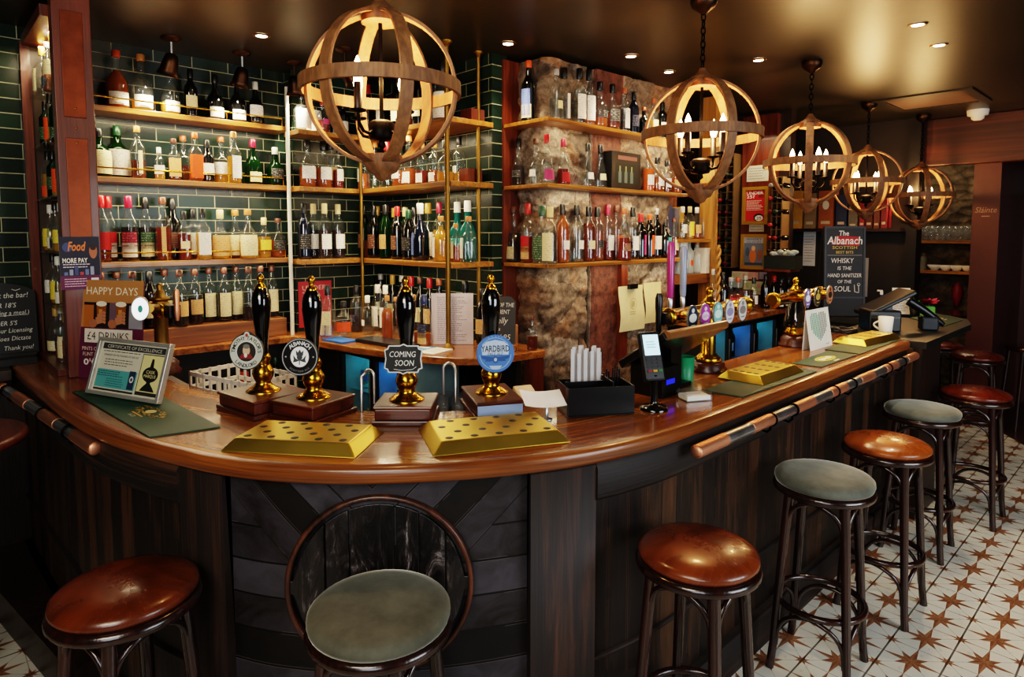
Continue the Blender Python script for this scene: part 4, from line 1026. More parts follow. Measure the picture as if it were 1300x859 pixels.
def clip_landlord(o):
    disc(o, .062, paint('#1a1a18', .4), .008, True); a = Art(); a.M = Matrix.Translation((0, -.0084, 0))
    a.ell(0, 0, .0585, .0585, '#b9bdb4', 40); a.ell(0, .058, .010, .010, '#b9bdb4', 16); a.ell(0, 0, .0355, .0355, '#d8d8ce', 36); a.ell(0, 0, .0335, .0335, '#1d1a18', 36)
    a.arc("TIMOTHY TAYLOR'S", 0, 0, .047, .0125, '#141412', pi / 2, 3.3, .012); a.arc('LANDLORD', 0, 0, .047, .012, '#141412', -pi / 2, 1.7, .012, True)
    a.ell(0, .004, .013, .018, '#c9a58a', 16); a.ell(0, .018, .012, .008, '#6a6a60', 14); a.poly([(-.026, -.024), (.026, -.024), (.016, -.008), (-.016, -.008)], '#7a1c18'); a.ell(-.002, -.012, .006, .008, '#d9d3c4', 10); a.ell(0, .056, .005, .006, '#a02a20', 10)
    art('face_print', a, o)
def clip_albanach(o):
    disc(o, .062, paint('#0b0b0c', .3), .008); a = Art(); a.M = Matrix.Translation((0, -.0084, 0))
    a.ring(0, 0, .056, .0595, '#8f9294', 48); a.ell(0, 0, .031, .034, '#cfd2d4', 36); a.ell(0, 0, .0285, .0315, '#e8eaea', 36)
    a.arc('ALBANACH', 0, 0, .045, .0135, '#d8dadb', pi / 2, 1.75, .012); a.arc('SCOTTISH ALE', 0, 0, .047, .006, '#8d8f90', -pi / 2, 1.5, .0, True)
    dk = '#33383c'
    a.ell(0, -.001, .0095, .010, dk, 16); a.poly([(-.011, .004), (-.013, .022), (-.006, .014), (0, .024), (.006, .014), (.013, .022), (.011, .004)], dk)
    for s in (-1, 1): a.poly([(0, -.012), (s * .012, -.006), (s * .022, .006), (s * .019, -.008), (s * .022, -.018), (s * .010, -.016)], dk)
    a.stroke([(0, -.008), (0, -.026)], .003, dk)
    for s in (-1, 1): a.ell(s * .046, 0, .003, .003, '#9a9c9d', 8)
    art('face_print', a, o)
def clip_soon(o):
    P = [(-.062, .030), (-.052, .034), (-.048, .044), (-.012, .044), (0, .050), (.012, .044), (.048, .044), (.052, .034), (.062, .030), (.058, 0), (.062, -.030), (.052, -.034), (.048, -.044), (.012, -.044), (0, -.05), (-.012, -.044), (-.048, -.044), (-.052, -.034), (-.062, -.030), (-.058, 0)]
    mb = MB(); mb.M = Matrix.Rotation(pi / 2, 4, 'X'); mb.prism(P, 0, .006); part('clip_plate', mb, paint('#c4c6c6', .4), o, None, .001)
    a = Art(); a.M = Matrix.Translation((0, -.0064, 0)); a.poly([(x * .93, z * .91) for x, z in P], '#111213')
    a.text('COMING', -.002, .016, .0185, '#d4d4d0', .084, .15); a.text('SOON', .004, -.012, .0185, '#d4d4d0', .062, .15)
    a.stroke([(-.03, -.032), (-.005, -.036), (.03, -.033), (.042, -.024)], .0014, '#d4d4d0'); art('chalk_lettering', a, o)
def clip_yard(o):
    disc(o, .064, paint('#2f5a9c', .35), .008); a = Art(); a.M = Matrix.Translation((0, -.0084, 0)); b, l = '#3f6fb4', '#9fb6d4'
    a.ell(0, 0, .0615, .0615, b, 44); a.ring(0, 0, .052, .0535, l, 44)
    a.rect(-.060, -.004, .060, .030, b); a.poly([(-.044, -.004), (.044, -.004), (.046, .012), (.046, .026), (.03, .04), (0, .046), (-.03, .04), (-.046, .026), (-.046, .012)], '#a9bdd6')
    a.text('YARDBIRD', 0, .017, .021, '#151515', .096, 0, .014); a.text('PALE ALE', 0, -.001, .010, '#20242c', .052, .2)
    for s in (-1, 1): a.poly([(s * .006, -.012), (s * .05, -.006), (s * .044, -.016), (s * .032, -.020), (s * .036, -.025), (s * .02, -.026), (s * .006, -.024)], '#1f4a8a')
    a.ell(0, -.02, .010, .012, '#2a4f86', 16); a.ell(0, -.020, .005, .006, l, 12)
    a.arc('CRAFT', 0, 0, .058, .005, l, pi / 2, 1.0); a.poly([(-.022, -.04), (.022, -.04), (.012, -.052), (-.012, -.052)], l)
    art('face_print', a, o)
pump((277, 519), (323, 535), .22, 'beer pump with round white and grey clip, leftmost of the four hand pumps', clip_landlord, yaw=34)
pump((345, 532), (397, 542), .21, 'beer pump with round black thistle clip, second of the four hand pumps', clip_albanach, 1, yaw=24)
pump((474, 541), (548, 541), .19, 'beer pump with small black COMING SOON chalkboard sign', clip_soon, 0)
pump((605, 536), (665, 531), .26, 'beer pump with round blue pale ale clip beside the napkin caddy', clip_yard, -1, '#7d93b8', .0, -8)

# ---------------------------------------------------------------- framed certificate and boards at the left
def panel_at(Pl, Pr, name, label, cat, zbase=None):
    u = Pr - Pl; return thing(name, label, cat, ((Pl.x + Pr.x) / 2, (Pl.y + Pr.y) / 2, Pl.z if zbase is None else zbase), rot_to(u)), u.length
MATZ = TZ + .0055
L_, R_ = onZ(113, 498, MATZ), onZ(204, 513, MATZ)
t, w = panel_at(L_, R_, 'framed_certificate', 'silver framed certificate leaning back on the green bar mat', 'picture frame')
t.scale = (1, 1, .86); TILT = Matrix.Rotation(radians(-15), 4, 'X'); hh = .262
def bars(w, h, b, d):
    mb = MB(); mb.M = TILT
    mb.bb(-w / 2, -d, 0, w / 2, d * .3, b); mb.bb(-w / 2, -d, h - b, w / 2, d * .3, h); mb.bb(-w / 2, -d, b, -w / 2 + b, d * .3, h - b); mb.bb(w / 2 - b, -d, b, w / 2, d * .3, h - b); return mb
part('frame', bars(w, hh, .016, .018), paint('#b9b6ae', .3, .6), t, None, .002)
mb = MB(); mb.M = TILT; mb.bb(-w / 2 + .01, -.004, .01, w / 2 - .01, .004, hh - .01); part('back_board', mb, paint('#3a2a1c', .7), t)
mb = MB(); mb.tube([(0, .068, .2), (0, .13, .004)], .006, 6); part('strut', mb, paint('#2a2018', .6), t)
a = Art(); a.M = TILT @ Matrix.Translation((0, -.0045, 0)); x0, x1 = -w / 2 + .016, w / 2 - .016; xm = x0 + (x1 - x0) * .66
a.rect(x0, .016, x1, hh - .016, '#c9c4b0'); a.rect(x0 + .008, hh - .052, x1 - .008, hh - .024, '#2e2f33'); a.text('CERTIFICATE OF EXCELLENCE', 0, hh - .038, .015, '#c9c4b0', (x1 - x0) * .82)
a.lines(x0 + .02, xm - .02, hh - .066, hh - .056, 1, '#4a463e', 0); a.text('AWARDED FOR THE STANDARD OF CASK ALE', (x0 + xm) / 2, hh - .078, .009, '#3a362f', (xm - x0) * .8)
a.lines(x0 + .04, xm - .04, hh - .128, hh - .092, 3, '#6a655a')
a.rect(x0 + .01, .036, xm - .012, .118, '#4f9a98'); a.lines(x0 + .015, xm - .09, .085, .114, 3, '#123a44'); a.lines(x0 + .075, xm - .07, .042, .082, 4, '#1f5f62')
a.rect(xm - .055, .04, xm - .018, .122, '#23304c'); a.ell(xm - .0365, .085, .012, .015, '#c9c9c0', 16); a.ell(xm - .0365, .085, .006, .008, '#23304c', 12)
a.rect(x0 + .01, .022, xm - .012, .031, '#2e2f33')
a.rect(xm, .024, x1 - .006, hh - .056, '#2c2a22'); a.rect(xm + .004, .040, x1 - .010, hh - .060, '#d8cf92'); cx = (xm + x1 - .006) / 2
a.poly([(cx - .006, hh - .075), (cx + .006, hh - .075), (cx + .012, .14), (cx - .012, .14)], '#17181a'); a.ell(cx, .118, .044, .034, '#17181a', 28)
a.text('CASK', cx, .129, .014, '#d8cf92', .05); a.text('MARQUE', cx, .111, .014, '#d8cf92', .068)
a.poly([(cx - .014, .088), (cx + .014, .088), (cx + .010, .08), (cx + .032, .058), (cx + .042, .044), (cx - .042, .044), (cx - .032, .058), (cx - .010, .08)], '#17181a')
art('sheet_print', a, t)

L_, R_ = onZ(100, 479, TZ), onZ(179, 485, TZ)
t, w = panel_at(L_, R_, 'menu_board', 'tall brown and purple HAPPY DAYS drinks board behind the framed certificate', 'sign')
T2 = Matrix.Rotation(radians(-5), 4, 'X'); hh = ztop(L_, 355) - TZ
mb = MB(); mb.M = T2; mb.bb(-w / 2, 0, 0, w / 2, .006, hh); part('board', mb, paint('#4a1733', .5), t)
mb = MB(); mb.tube([(0, .034, .25), (0, .11, .006)], .006, 6); part('strut', mb, PLASTM, t)
a = Art(); a.M = T2 @ Matrix.Translation((0, -.0004, 0)); x0, x1 = -w / 2, w / 2; zs = hh * .52
a.rect(x0, 0, x1, hh, '#5a1d3d'); a.rect(x0, zs, x1, hh, '#b07b45'); a.text('HAPPY DAYS', 0, hh - .048, .034, '#efe2c8', w * .82)
pz0, pz1 = zs, hh - .10
a.rect(x0 + .02, pz0, x1, pz1, '#1d120d'); a.rect(x0 + .02, pz0, x0 + .075, pz0 + .10, '#b0651f'); a.rect(-.01, pz0, .03, pz1, '#6b5560'); a.rect(x1 - .075, pz0, x1, pz1 - .01, '#8d8a90')
for gx in (-.055, .055):
    a.poly([(gx - .022, pz0 + .02), (gx + .022, pz0 + .02), (gx + .028, pz1 - .01), (gx - .028, pz1 - .01)], '#8a4a12'); a.poly([(gx - .012, pz0 + .03), (gx + .004, pz0 + .03), (gx + .006, pz1 - .03), (gx - .014, pz1 - .03)], '#c98a2c'); a.ell(gx, pz1 - .006, .03, .012, '#efe6d2', 16)
    for q in range(4): a.stroke([(gx - .05 + .01 * q, pz0 + .012 + .013 * q), (gx + .01, pz0 + .028 + .014 * q), (gx + .026, pz0 + .022 + .014 * q)], .0115, '#b87a56')
    a.ell(gx - .045, pz0 + .018, .024, .02, '#a86a48', 14)
a.rect(x0 + .03, zs - .068, x1 - .05, zs - .006, '#ddd3c2'); a.text('£4 DRINKS', -.012, zs - .037, .036, '#2a2024', w * .66)
a.text('PINTS OF PALE', x0 + .02, zs - .095, .016, '#e2c9b4', None, 0, 0, 'l'); a.text('FLINT EYE LAGER', x0 + .025, zs - .12, .016, '#e2c9b4', None, 0, 0, 'l'); a.text('& MORE', x0 + .06, zs - .145, .016, '#e2c9b4', None, 0, 0, 'l')
for k in range(3): a.ell(x0 + .045 + .045 * k, .075, .014, .014, '#e6dcd2', 18); a.ell(x0 + .045 + .045 * k, .075, .006, .008, '#5a1d3d', 10)
art('face_print', a, t)

# small poster pinned to the copper-striped post
P0 = onX(77, 362, -3.41); P1 = onX(125, 298, -3.41)
zb, zt = 1.50, 1.735
t = thing('poster', 'small dark blue and purple poster pinned low on the copper-striped post', 'poster', (-3.408, (P0.y + P1.y) / 2, zb), pi / 2)
w = P1.y - P0.y; h = zt - zb
a = Art(); a.rect(-w / 2, 0, w / 2, h, '#1b2136'); a.rect(-w / 2, 0, w / 2, h * .26, '#5a1f4a'); a.ell(-w * .3, h * .8, w * .12, h * .09, '#3d4a72'); a.ell(w * .34, h * .72, w * .1, h * .14, '#a8664a'); a.ell(w * .34, h * .8, w * .08, h * .06, '#2a1a18')
a.text('Food', -.01, h * .82, h * .17, '#d97b32', w * .45, .25, .02); a.text('MORE PAY', -w * .12, h * .55, h * .09, '#e6e2da', w * .62, 0, .015); a.lines(-w * .42, w * .3, h * .40, h * .5, 2, '#c9c4d4')
for k in range(6): a.rect(-w * .4 + w * .13 * k, h * .27, -w * .31 + w * .13 * k, h * (.33 + .05 * (k % 3)), ['#5d6f9c', '#8a94ae', '#3a4a7a', '#a8404a'][k % 4])
a.lines(-w * .4, w * .2, h * .04, h * .22, 4, '#d9b8cc'); a.rect(w * .26, h * .10, w * .45, h * .21, '#d9d4dc')
mb = MB(); mb.bb(-w / 2, .0002, 0, w / 2, .002, h); part('sheet', mb, paint('#e0dcd4', .6), t); art('face_print', a, t)

# chalkboard at far left, leaning on the ledge
mb = MB(); mb.bb(-4.149, -.5, 1.05, -3.82, .318, 1.10); solo('wall_ledge', mb, W_DARKZ, 'dark wooden ledge at the left wall below the arched chalkboard', 'ledge', bev=.004)
t = thing('chalkboard', 'arched black chalkboard with white handwriting leaning at the far left wall', 'chalkboard', (-4.04, .12, 1.145), pi / 2)
T3 = Matrix.Rotation(radians(-6), 4, 'X'); w, h = .66, .30
arch = [(-w / 2, 0), (w / 2, 0), (w / 2, h)] + [(w / 2 * cos(x), h + .075 * sin(x)) for x in [pi * k / 14 for k in range(1, 14)]] + [(-w / 2, h)]
mb = MB(); mb.M = T3 @ Matrix.Rotation(pi / 2, 4, 'X'); mb.prism(arch, -.012, 0); part('board', mb, paint('#0c0c0d', .55, var=.2), t)
mb = MB(); mb.bb(-w / 2 - .01, -.10, -.044, w / 2 - .02, .02, -.012); mb.bb(-w / 2, -.02, -.012, w / 2 - .01, .02, .004); part('foot_ledge', mb, paint('#15130f', .5), t)
a = Art(); a.M = T3 @ Matrix.Translation((0, -.0004, 0)); ch = '#cfcfc9'
for s_, x, z, q in (('Drinking at the bar!', .30, .295, .026), ('UNDER 18\'S', .25, .245, .024), ('(having a meal.)', .30, .207, .022), ('UNDER 5\'S', .25, .155, .022), ('to our Licensing', .31, .118, .022), ('does Dictate', .30, .078, .022), ('Thank you!', .31, .03, .022)):
    a.text(s_, x, z, q, ch, None, .2, 0, 'r', .85)
a.stroke([(.18, .193), (.29, .193)], .002, ch); a.stroke([(.235, .325), (.25, .318), (.27, .325)], .003, ch)
art('chalk_lettering', a, t)

# ---------------------------------------------------------------- more things on and behind the bar
# low white crate behind the bar
t = thing('crate', 'white plastic slatted glass crate behind the bar beside the certificate', 'crate', (-2.80, 1.02, 1.0008), radians(14))
W = paint('#cfcac0', .4); w, d, h = .42, .24, .15
mb = MB(); mb.bb(-w / 2, -d / 2, 0, w / 2, d / 2, .012); part('crate_base', mb, W, t)
for nm, fx in (('crate_side', 0), ('crate_side', 1)):
    y = (-d / 2 if not fx else d / 2 - .006); mb = MB()
    for z in (.012, .07, h - .02): mb.bb(-w / 2, y, z, w / 2, y + .006, z + .018)
    for k in range(9): x = -w / 2 + (w - .012) * k / 8; mb.bb(x, y, .012, x + .012, y + .006, h)
    part(nm, mb, W, t)
for fx in (0, 1):
    x = (-w / 2 if not fx else w / 2 - .006); mb = MB()
    for z in (.012, .07, h - .02): mb.bb(x, -d / 2, z, x + .006, d / 2, z + .018)
    for k in range(6): y = -d / 2 + (d - .012) * k / 5; mb.bb(x, y, .012, x + .006, y + .012, h)
    part('crate_side', mb, W, t)

def font(base, z_axis, y0, y1, label, nb, style):
    "beer font: column carrying a horizontal brass barrel along the bar"
    t = thing('beer_font', label, 'beer font', (base[0], base[1], TZ)); zz = z_axis - TZ
    if style == 'bell':
        mb = MB(); mb.lathe([(.085, 0), (.088, .012), (.075, .025), (.078, .04), (.06, .06), (.045, .068)], 24); part('base', mb, W_MAHOG, t)
        mb = MB(); mb.lathe([(.052, .068), (.06, .08), (.048, .095), (.045, .115)], 24); part('brass_collar', mb, BRASS, t)
        mb = MB(); mb.lathe([(.054, .112), (.058, .12), (.056, .16), (.040, .22), (.032, zz - .03)], 24, 2.6); part('glass_column', mb, paint('#141210', .08, coat=.8), t)
        a = Art(); a.M = Matrix.Rotation(pi / 2, 4, 'Z') @ Matrix.Translation((0, -.0565, 0)); a.rect(-.006, .17, .006, .23, '#a8642c'); a.text('STOUT', 0, .135, .014, '#d8d2c0', .05); art('column_lettering', a, t)
    else:
        mb = MB(); mb.lathe([(.085, 0), (.088, .012), (.076, .024), (.078, .036), (.06, .046)], 24); part('base', mb, W_MAHOG, t)
        mb = MB(); mb.lathe([(.055, .046), (.065, .055), (.05, .07), (.034, .085), (.032, zz - .03)], 24); part('column', mb, BRASS, t)
    L = y1 - y0
    mb = MB(); mb.M = Matrix.Translation((0, y0 - base[1], zz)) @ Matrix.Rotation(-pi / 2, 4, 'X')
    mb.lathe([(.030, 0), (.042, .004), (.042, .03), (.034, .036), (.034, L / 2 - .05), (.041, L / 2 - .04), (.041, L / 2 + .04), (.034, L / 2 + .05), (.034, L - .036), (.042, L - .03), (.042, L - .004), (.03, L)], 26); part('barrel', mb, BRASS, t)
    mb = MB(); mb.at(0, 0, zz); mb.lathe([(.03, .03), (.04, .036), (.03, .05), (.02, .062), (.012, .075), (.018, .088), (.02, .098), (.012, .11), (.002, .114)], 18); part('finial', mb, BRASS, t)
    for (y, c1, c2, txt) in nb:
        mb = MB(); mb.M = Matrix.Translation((.03, y - base[1], zz)) @ Matrix.Rotation(pi / 2, 4, 'Y'); mb.lathe([(.02, 0), (.026, .01), (.026, .05)], 16); o = part('badge_mount', mb, BRASS, t)
        e = bpy.data.objects.new('badge', None); COL.objects.link(e); e.parent = t; e.location = (.082, y - base[1], zz); e.rotation_euler = (0, 0, pi / 2)
        mb = MB(); mb.M = Matrix.Rotation(pi / 2, 4, 'X'); mb.prism([(.043 * cos(q), .056 * sin(q)) for q in [2 * pi * k / 28 for k in range(28)]], -.004, .004); part('badge_rim', mb, paint('#c9c6bd', .25, .8), e)
        a = Art(); a.M = Matrix.Translation((0, -.0044, 0)); a.ell(0, 0, .039, .052, c1, 28); a.ell(0, .0, .030, .020, c2, 20)
        if txt: a.text(txt, 0, .0, .012, c1, .05)
        a.ell(0, .032, .012, .010, c2, 12); a.rect(-.018, -.036, .018, -.030, c2)
        art('badge_face', a, e)
    return t, zz
ax = 1.385
f1, zz = font((-1.55, 2.73), ax, 2.37, 3.10, 'long brass beer font with five oval badges on the bar behind the till', [(onX(px, 391, -1.468).y, c1, c2, tx) for px, c1, c2, tx in ((879, '#1c2c3c', '#e6e4de', ''), (895, '#b23ba6', '#e8d5e4', 'GIN'), (911, '#78bdb8', '#d8ece8', ''), (926, '#d4cfd8', '#8a86a8', ''), (942, '#c9c4c2', '#7a7674', ''))], 'plain')
for y, c, h in ((2.40, '#a82c78', .26), (2.50, '#8f98ad', .24)):
    mb = MB(); mb.at(.0, y - 2.73, zz); mb.lathe([(.008, .03), (.012, .05), (.012, .08), (.009, .085)], 12); part('tap_ferrule', mb, STEEL, f1)
    mb = MB(); mb.at(.0, y - 2.73, zz); mb.lathe([(.012, .085), (.014, .10), (.015, .16), (.017, h + .05), (.010, h + .07)], 14); part('tap_handle', mb, paint(c, .3, coat=.3), f1, ('magenta' if c == '#a82c78' else 'grey blue') + ' tap handle')
mb = MB(); mb.box(.0, 2.35 - 2.73, zz, .05, .045, .05); part('tap_block', mb, PLAST, f1)
mb = MB(); mb.at(0, 2.315 - 2.73, zz); mb.lathe([(.006, -.12), (.012, -.06), (.012, .0), (.016, .05), (.016, .09), (.010, .11)], 12); part('black_tap', mb, PLAST, f1, 'black tap and spout')
font((-1.555, 3.70), 1.385, 3.40, 4.06, 'brass beer font on a dark tapered column near the far chalkboard', [(3.66, '#6a5a9c', '#e8e6ec', ''), (3.80, '#1a1712', '#b99a4a', ''), (3.98, '#b0704a', '#2a1c14', '')], 'bell')
# font at the left, behind the happy days board
bx = onZ(207, 474, 1.1)
t = thing('beer_font', 'brass beer font behind the HAPPY DAYS board, round knob facing the room', 'beer font', (bx.x, bx.y, TZ), radians(8))
mb = MB(); mb.lathe([(.075, 0), (.08, .014), (.066, .03), (.07, .05), (.05, .07)], 24); part('base', mb, W_MAHOG, t)
zz = ztop(bx, 392) - TZ
mb = MB(); mb.lathe([(.038, .06), (.03, .08), (.03, zz - .03), (.036, zz - .02), (.036, zz + .03), (.03, zz + .035), (.042, zz + .042), (.042, zz + .052), (.026, zz + .06), (.016, zz + .085), (.010, zz + .092), (.015, zz + .105), (.012, zz + .115), (.002, zz + .12)], 24); part('column', mb, BRASS_D, t)
mb = MB(); mb.tube([(-.11, -.0, zz), (.10, 0, zz)], .028, 16); part('barrel', mb, BRASS_D, t)
mb = MB(); mb.M = Matrix.Translation((.075, -.03, zz)); mb.sphere((0, 0, 0), .032, 18, (1, .6, 1)); part('round_knob', mb, BRASS, t)
mb = MB(); mb.box(.125, 0, zz, .05, .05, .055); part('tap_block', mb, PLAST, t)
mb = MB(); mb.at(.17, 0, zz); mb.lathe([(.007, -.04), (.012, -.01), (.012, .02), (.010, .03), (.013, .085), (.007, .10)], 12); part('tap_handle', mb, COPPER, t)
e = bpy.data.objects.new('badge', None); COL.objects.link(e); e.parent = t; pb_ = onZ(178, 489, 1.1); rr_ = ray(178, 392); pw = EYE + rr_ * ((pb_ - EYE).dot(FWD) - .05); e.location = Matrix.Rotation(-radians(8), 3, 'Z') @ (pw - bx); e.location.z = pw.z - TZ; e.rotation_euler = (0, 0, radians(66))
mb = MB(); mb.tube([tuple(e.location + Vector((.01, .03, 0))), (0, 0, zz)], .02, 12); part('badge_arm', mb, BRASS_D, t)
mb = MB(); mb.M = Matrix.Rotation(pi / 2, 4, 'X'); mb.prism([(.034 * cos(q), .05 * sin(q)) for q in [2 * pi * k / 28 for k in range(28)]], -.05, .0); part('badge_rim', mb, paint('#9a9a98', .3, .7), e)
a = Art(); a.M = Matrix.Translation((0, -.0006, 0)); a.ell(0, 0, .031, .047, paint('#e9f2f4', .4, emit=1.2), 28); a.ell(0, 0, .009, .016, '#2f8f8a', 14); art('badge_face', a, e)

# till
t = thing('till', 'black touch screen till seen from behind on the right arm of the bar', 'till', (-1.47, 2.33, TZ))
mb = MB()
A, B = Vector((-.13, 0, .125)), Vector((.085, 0, .27)); u = (B - A).normalized(); n = Vector((-u.z, 0, u.x)) if u.x > 0 else u
yA, yB = -.235, .235
vs = []
for p in (A, B):
    for k in (0, .036):
        for y in (yA, yB): vs.append((p.x - n.x * k, y, p.z - n.z * k))
mb.add(vs, [(0, 1, 5, 4), (2, 6, 7, 3), (0, 4, 6, 2), (1, 3, 7, 5), (4, 5, 7, 6), (0, 2, 3, 1)]); part('screen', mb, paint('#0d0a08', .28, coat=.2), t, None, .006)
mb = MB(); mb.tube([(B.x - n.x * .018, -.225, B.z - n.z * .018), (B.x - n.x * .018, .225, B.z - n.z * .018)], .019, 12); part('screen_edge', mb, paint('#7a5230', .3, coat=.3), t, 'tan rounded top edge')
mb = MB(); mb.bb(-.09, -.07, 0, .03, .07, .02); mb.bb(-.06, -.04, .02, .0, .04, .17); part('stand', mb, PLAST, t)
mb = MB(); mb.bb(-.08, -.21, 0, .07, -.08, .12); part('receipt_printer', mb, PLAST, t)
a = Art(); a.M = Matrix.Translation((.0705, -.15, .02)) @ Matrix.Rotation(pi / 2, 4, 'Z'); a.rect(-.03, .03, .03, .05, paint('#1a1fb8', .3, emit=1.5)); art('blue_light', a, t, 'blue indicator light')
# card reader
bp = onZ(830, 519, TZ)
t = thing('card_reader', 'black card payment reader with pale blue screen on a round footed stand', 'card reader', (bp.x, bp.y, TZ), radians(62))
mb = MB(); mb.lathe([(.052, 0), (.052, .006), (.046, .012), (.016, .016), (.013, .03), (.013, .13)], 24); part('stand', mb, paint('#0b0b0c', .15, coat=.6), t)
T4 = Matrix.Translation((0, -.005, .105)) @ Matrix.Rotation(radians(-20), 4, 'X')
mb = MB(); mb.M = T4; mb.bb(-.041, -.014, 0, .041, .016, .185); part('reader_body', mb, paint('#121214', .3), t, None, .008)
a = Art(); a.M = T4 @ Matrix.Translation((0, -.0145, 0)); a.rect(-.031, .095, .031, .172, paint('#a9d8e6', .3, emit=1.3)); a.lines(-.02, .02, .12, .15, 3, '#7fb4c4')
for i in range(3):
    for j in range(3): a.rect(-.029 + .021 * i, .048 + .014 * j, -.012 + .021 * i, .057 + .014 * j, '#2a2a2c')
for i, c in enumerate(('#8a1c22', '#b58a1c', '#2f6a2c')): a.rect(-.029 + .021 * i, .033, -.012 + .021 * i, .041, c)
art('screen_and_keys', a, t)
# napkin caddy
bp = onZ(752, 531, TZ)
t = thing('napkin_caddy', 'black plastic caddy of straws and napkins on the bar beside the till', 'caddy', (-1.475, 1.80, TZ), radians(58))
w, d, h = .25, .15, .105
def tray(mb, x0, y0, x1, y1, h, th=.005):
    mb.bb(x0, y0, 0, x1, y1, th); mb.bb(x0, y0, th, x1, y0 + th, h); mb.bb(x0, y1 - th, th, x1, y1, h); mb.bb(x0, y0 + th, th, x0 + th, y1 - th, h); mb.bb(x1 - th, y0 + th, th, x1, y1 - th, h); return mb
part('caddy_box', tray(MB(), -w / 2, -d / 2, w / 2, d / 2, h), PLAST, t, None, .003)
mb = MB(); mb.bb(.044, -d / 2 + .006, .005, .048, d / 2 - .006, .12); mb.bb(-.115, .0, .005, .044, .004, .11); part('divider', mb, PLAST, t)
for k in range(8):
    mb = MB(); x = .05 + .0085 * k; mb.M = Matrix.Translation((x, .02 + .02 * (k % 2), .006)) @ Matrix.Rotation(radians(4 * (k % 3 - 1)), 4, 'Y'); mb.tube([(0, 0, 0), (0, 0, .13 + .008 * (k % 3))], .003, 6); part('black_straw', mb, PLAST, t)
r_ = random.Random(5)
for k in range(14):
    solo('paper_straw_pack', MB().bb(-.007, -.0015, 0, .007, .0015, .20 + .03 * r_.random()), paint('#c4c1c2', .6), f'thin white paper straw packet standing upright in the black caddy', 'straw packet',
         tuple((t.matrix_basis @ Vector((-.075 + .0083 * k, .035 + .012 * (k % 3), .0062)))), radians(58) + r_.uniform(-.2, .2), 'white straw packets in the caddy')
# slip of paper on chrome holder
bp = onZ(694, 532, TZ)
t = thing('menu_holder', 'curled white paper slip on a small chrome holder beside the black caddy', 'paper slip', (bp.x, bp.y, TZ), radians(60))
mb = MB(); mb.lathe([(.02, 0), (.02, .003), (.006, .006), (.006, .045)], 16); part('chrome_foot', mb, STEEL, t)
mb = MB(); n = 8; vs = []
for i in range(n + 1):
    x = -.085 + .15 * i / n; zc = .05 + 1.6 * (x) ** 2 * (1 if x < 0 else .6)
    vs += [(x, -.03, zc), (x, .06, zc + .035)]
mb.add(vs, [(2 * i, 2 * i + 2, 2 * i + 3, 2 * i + 1) for i in range(n)], True); part('paper', mb, paint('#f0eeea', .5), t)
# acrylic box of cards
bp = onZ(876, 508, TZ); t = thing('card_box', 'clear acrylic box of white cards on the bar in front of the till', 'card box', (bp.x, bp.y + .03, TZ), radians(62))
part('acrylic_tray', tray(MB(), -.055, -.04, .055, .04, .035, .003), GLASS, t)
mb = MB(); mb.bb(-.05, -.035, .0035, .05, .035, .02); part('cards', mb, paint('#d8d4cc', .6), t)
mb = MB(); mb.lathe([(.036, 0), (.042, .11), (.040, .11), (.034, .004)], 20); q = onZ(874, 488, TZ); solo('plastic_cup', mb, paint('#1f8a5c', .4), 'green plastic cup on the bar between card reader and beer font', 'cup', (q.x - .05, q.y + .05, TZ))
mb = MB(); mb.lathe([(.055, 0), (.065, .13), (.063, .13), (.052, .004)], 24); solo('ice_bucket', mb, paint('#126b42', .35), 'green tub behind the till under the long brass font', 'tub', (-1.72, 2.55, 1.001))
# snack packets
for k, (c, lab) in enumerate((('#a32622', 'red snack packet lying behind the blue clip pump'), ('#b9a07a', 'tan and red snack packet behind the blue clip pump, nearer the stone wall'))):
    q = onZ(636 + 14 * k, 512, 1.0)
    mb = MB(); mb.M = Matrix.Rotation(radians(24), 4, 'X'); mb.bb(-.045, -.06, .028, .045, .06, .058)
    a_ = solo('snack_packet', mb, paint(c, .4), lab, 'snack packet', (q.x + .0 + .04 * k, q.y - .02 + .06 * k, 1.0), radians(50 + 20 * k), bev=.006)
# white tent card with green thistle
A_, B_ = onZ(1029, 446, TZ), onZ(1057, 438, TZ); t, w = panel_at(A_, B_, 'tent_card', 'white standing card with a green dotted leaf heart beside the far beer font', 'card')
h = ztop(A_, 395) - TZ; T5 = Matrix.Rotation(radians(-9), 4, 'X')
mb = MB(); mb.M = T5; mb.bb(-w / 2, 0, 0, w / 2, .002, h); part('front_leaf', mb, WHITE, t)
mb = MB(); mb.M = Matrix.Translation((0, .045, 0)) @ Matrix.Rotation(radians(3), 4, 'X'); mb.bb(-w / 2, 0, 0, w / 2, .002, h); part('back_leaf', mb, WHITE, t)
a = Art(); a.M = T5 @ Matrix.Translation((0, -.0003, 0))
a.hold = True
for i in range(13):
    for j in range(17):
        x, z = (i - 6) / 5.2, (j - 8) / 6.4
        if (x * x + z * z - 1) ** 3 - x * x * z ** 3 < 0: a.poly([(x * w * .34 + q[0] * w * .03, h * .53 + z * h * .33 + q[1] * h * .026) for q in ((-1, -.8), (.2, -1), (1, .8), (-.2, 1))], '#2f8f76' if i < 7 else '#5f6f68')
a.rect(w * .2, h * .07, w * .36, h * .10, '#b9b4a8'); art('face_print', a, t)
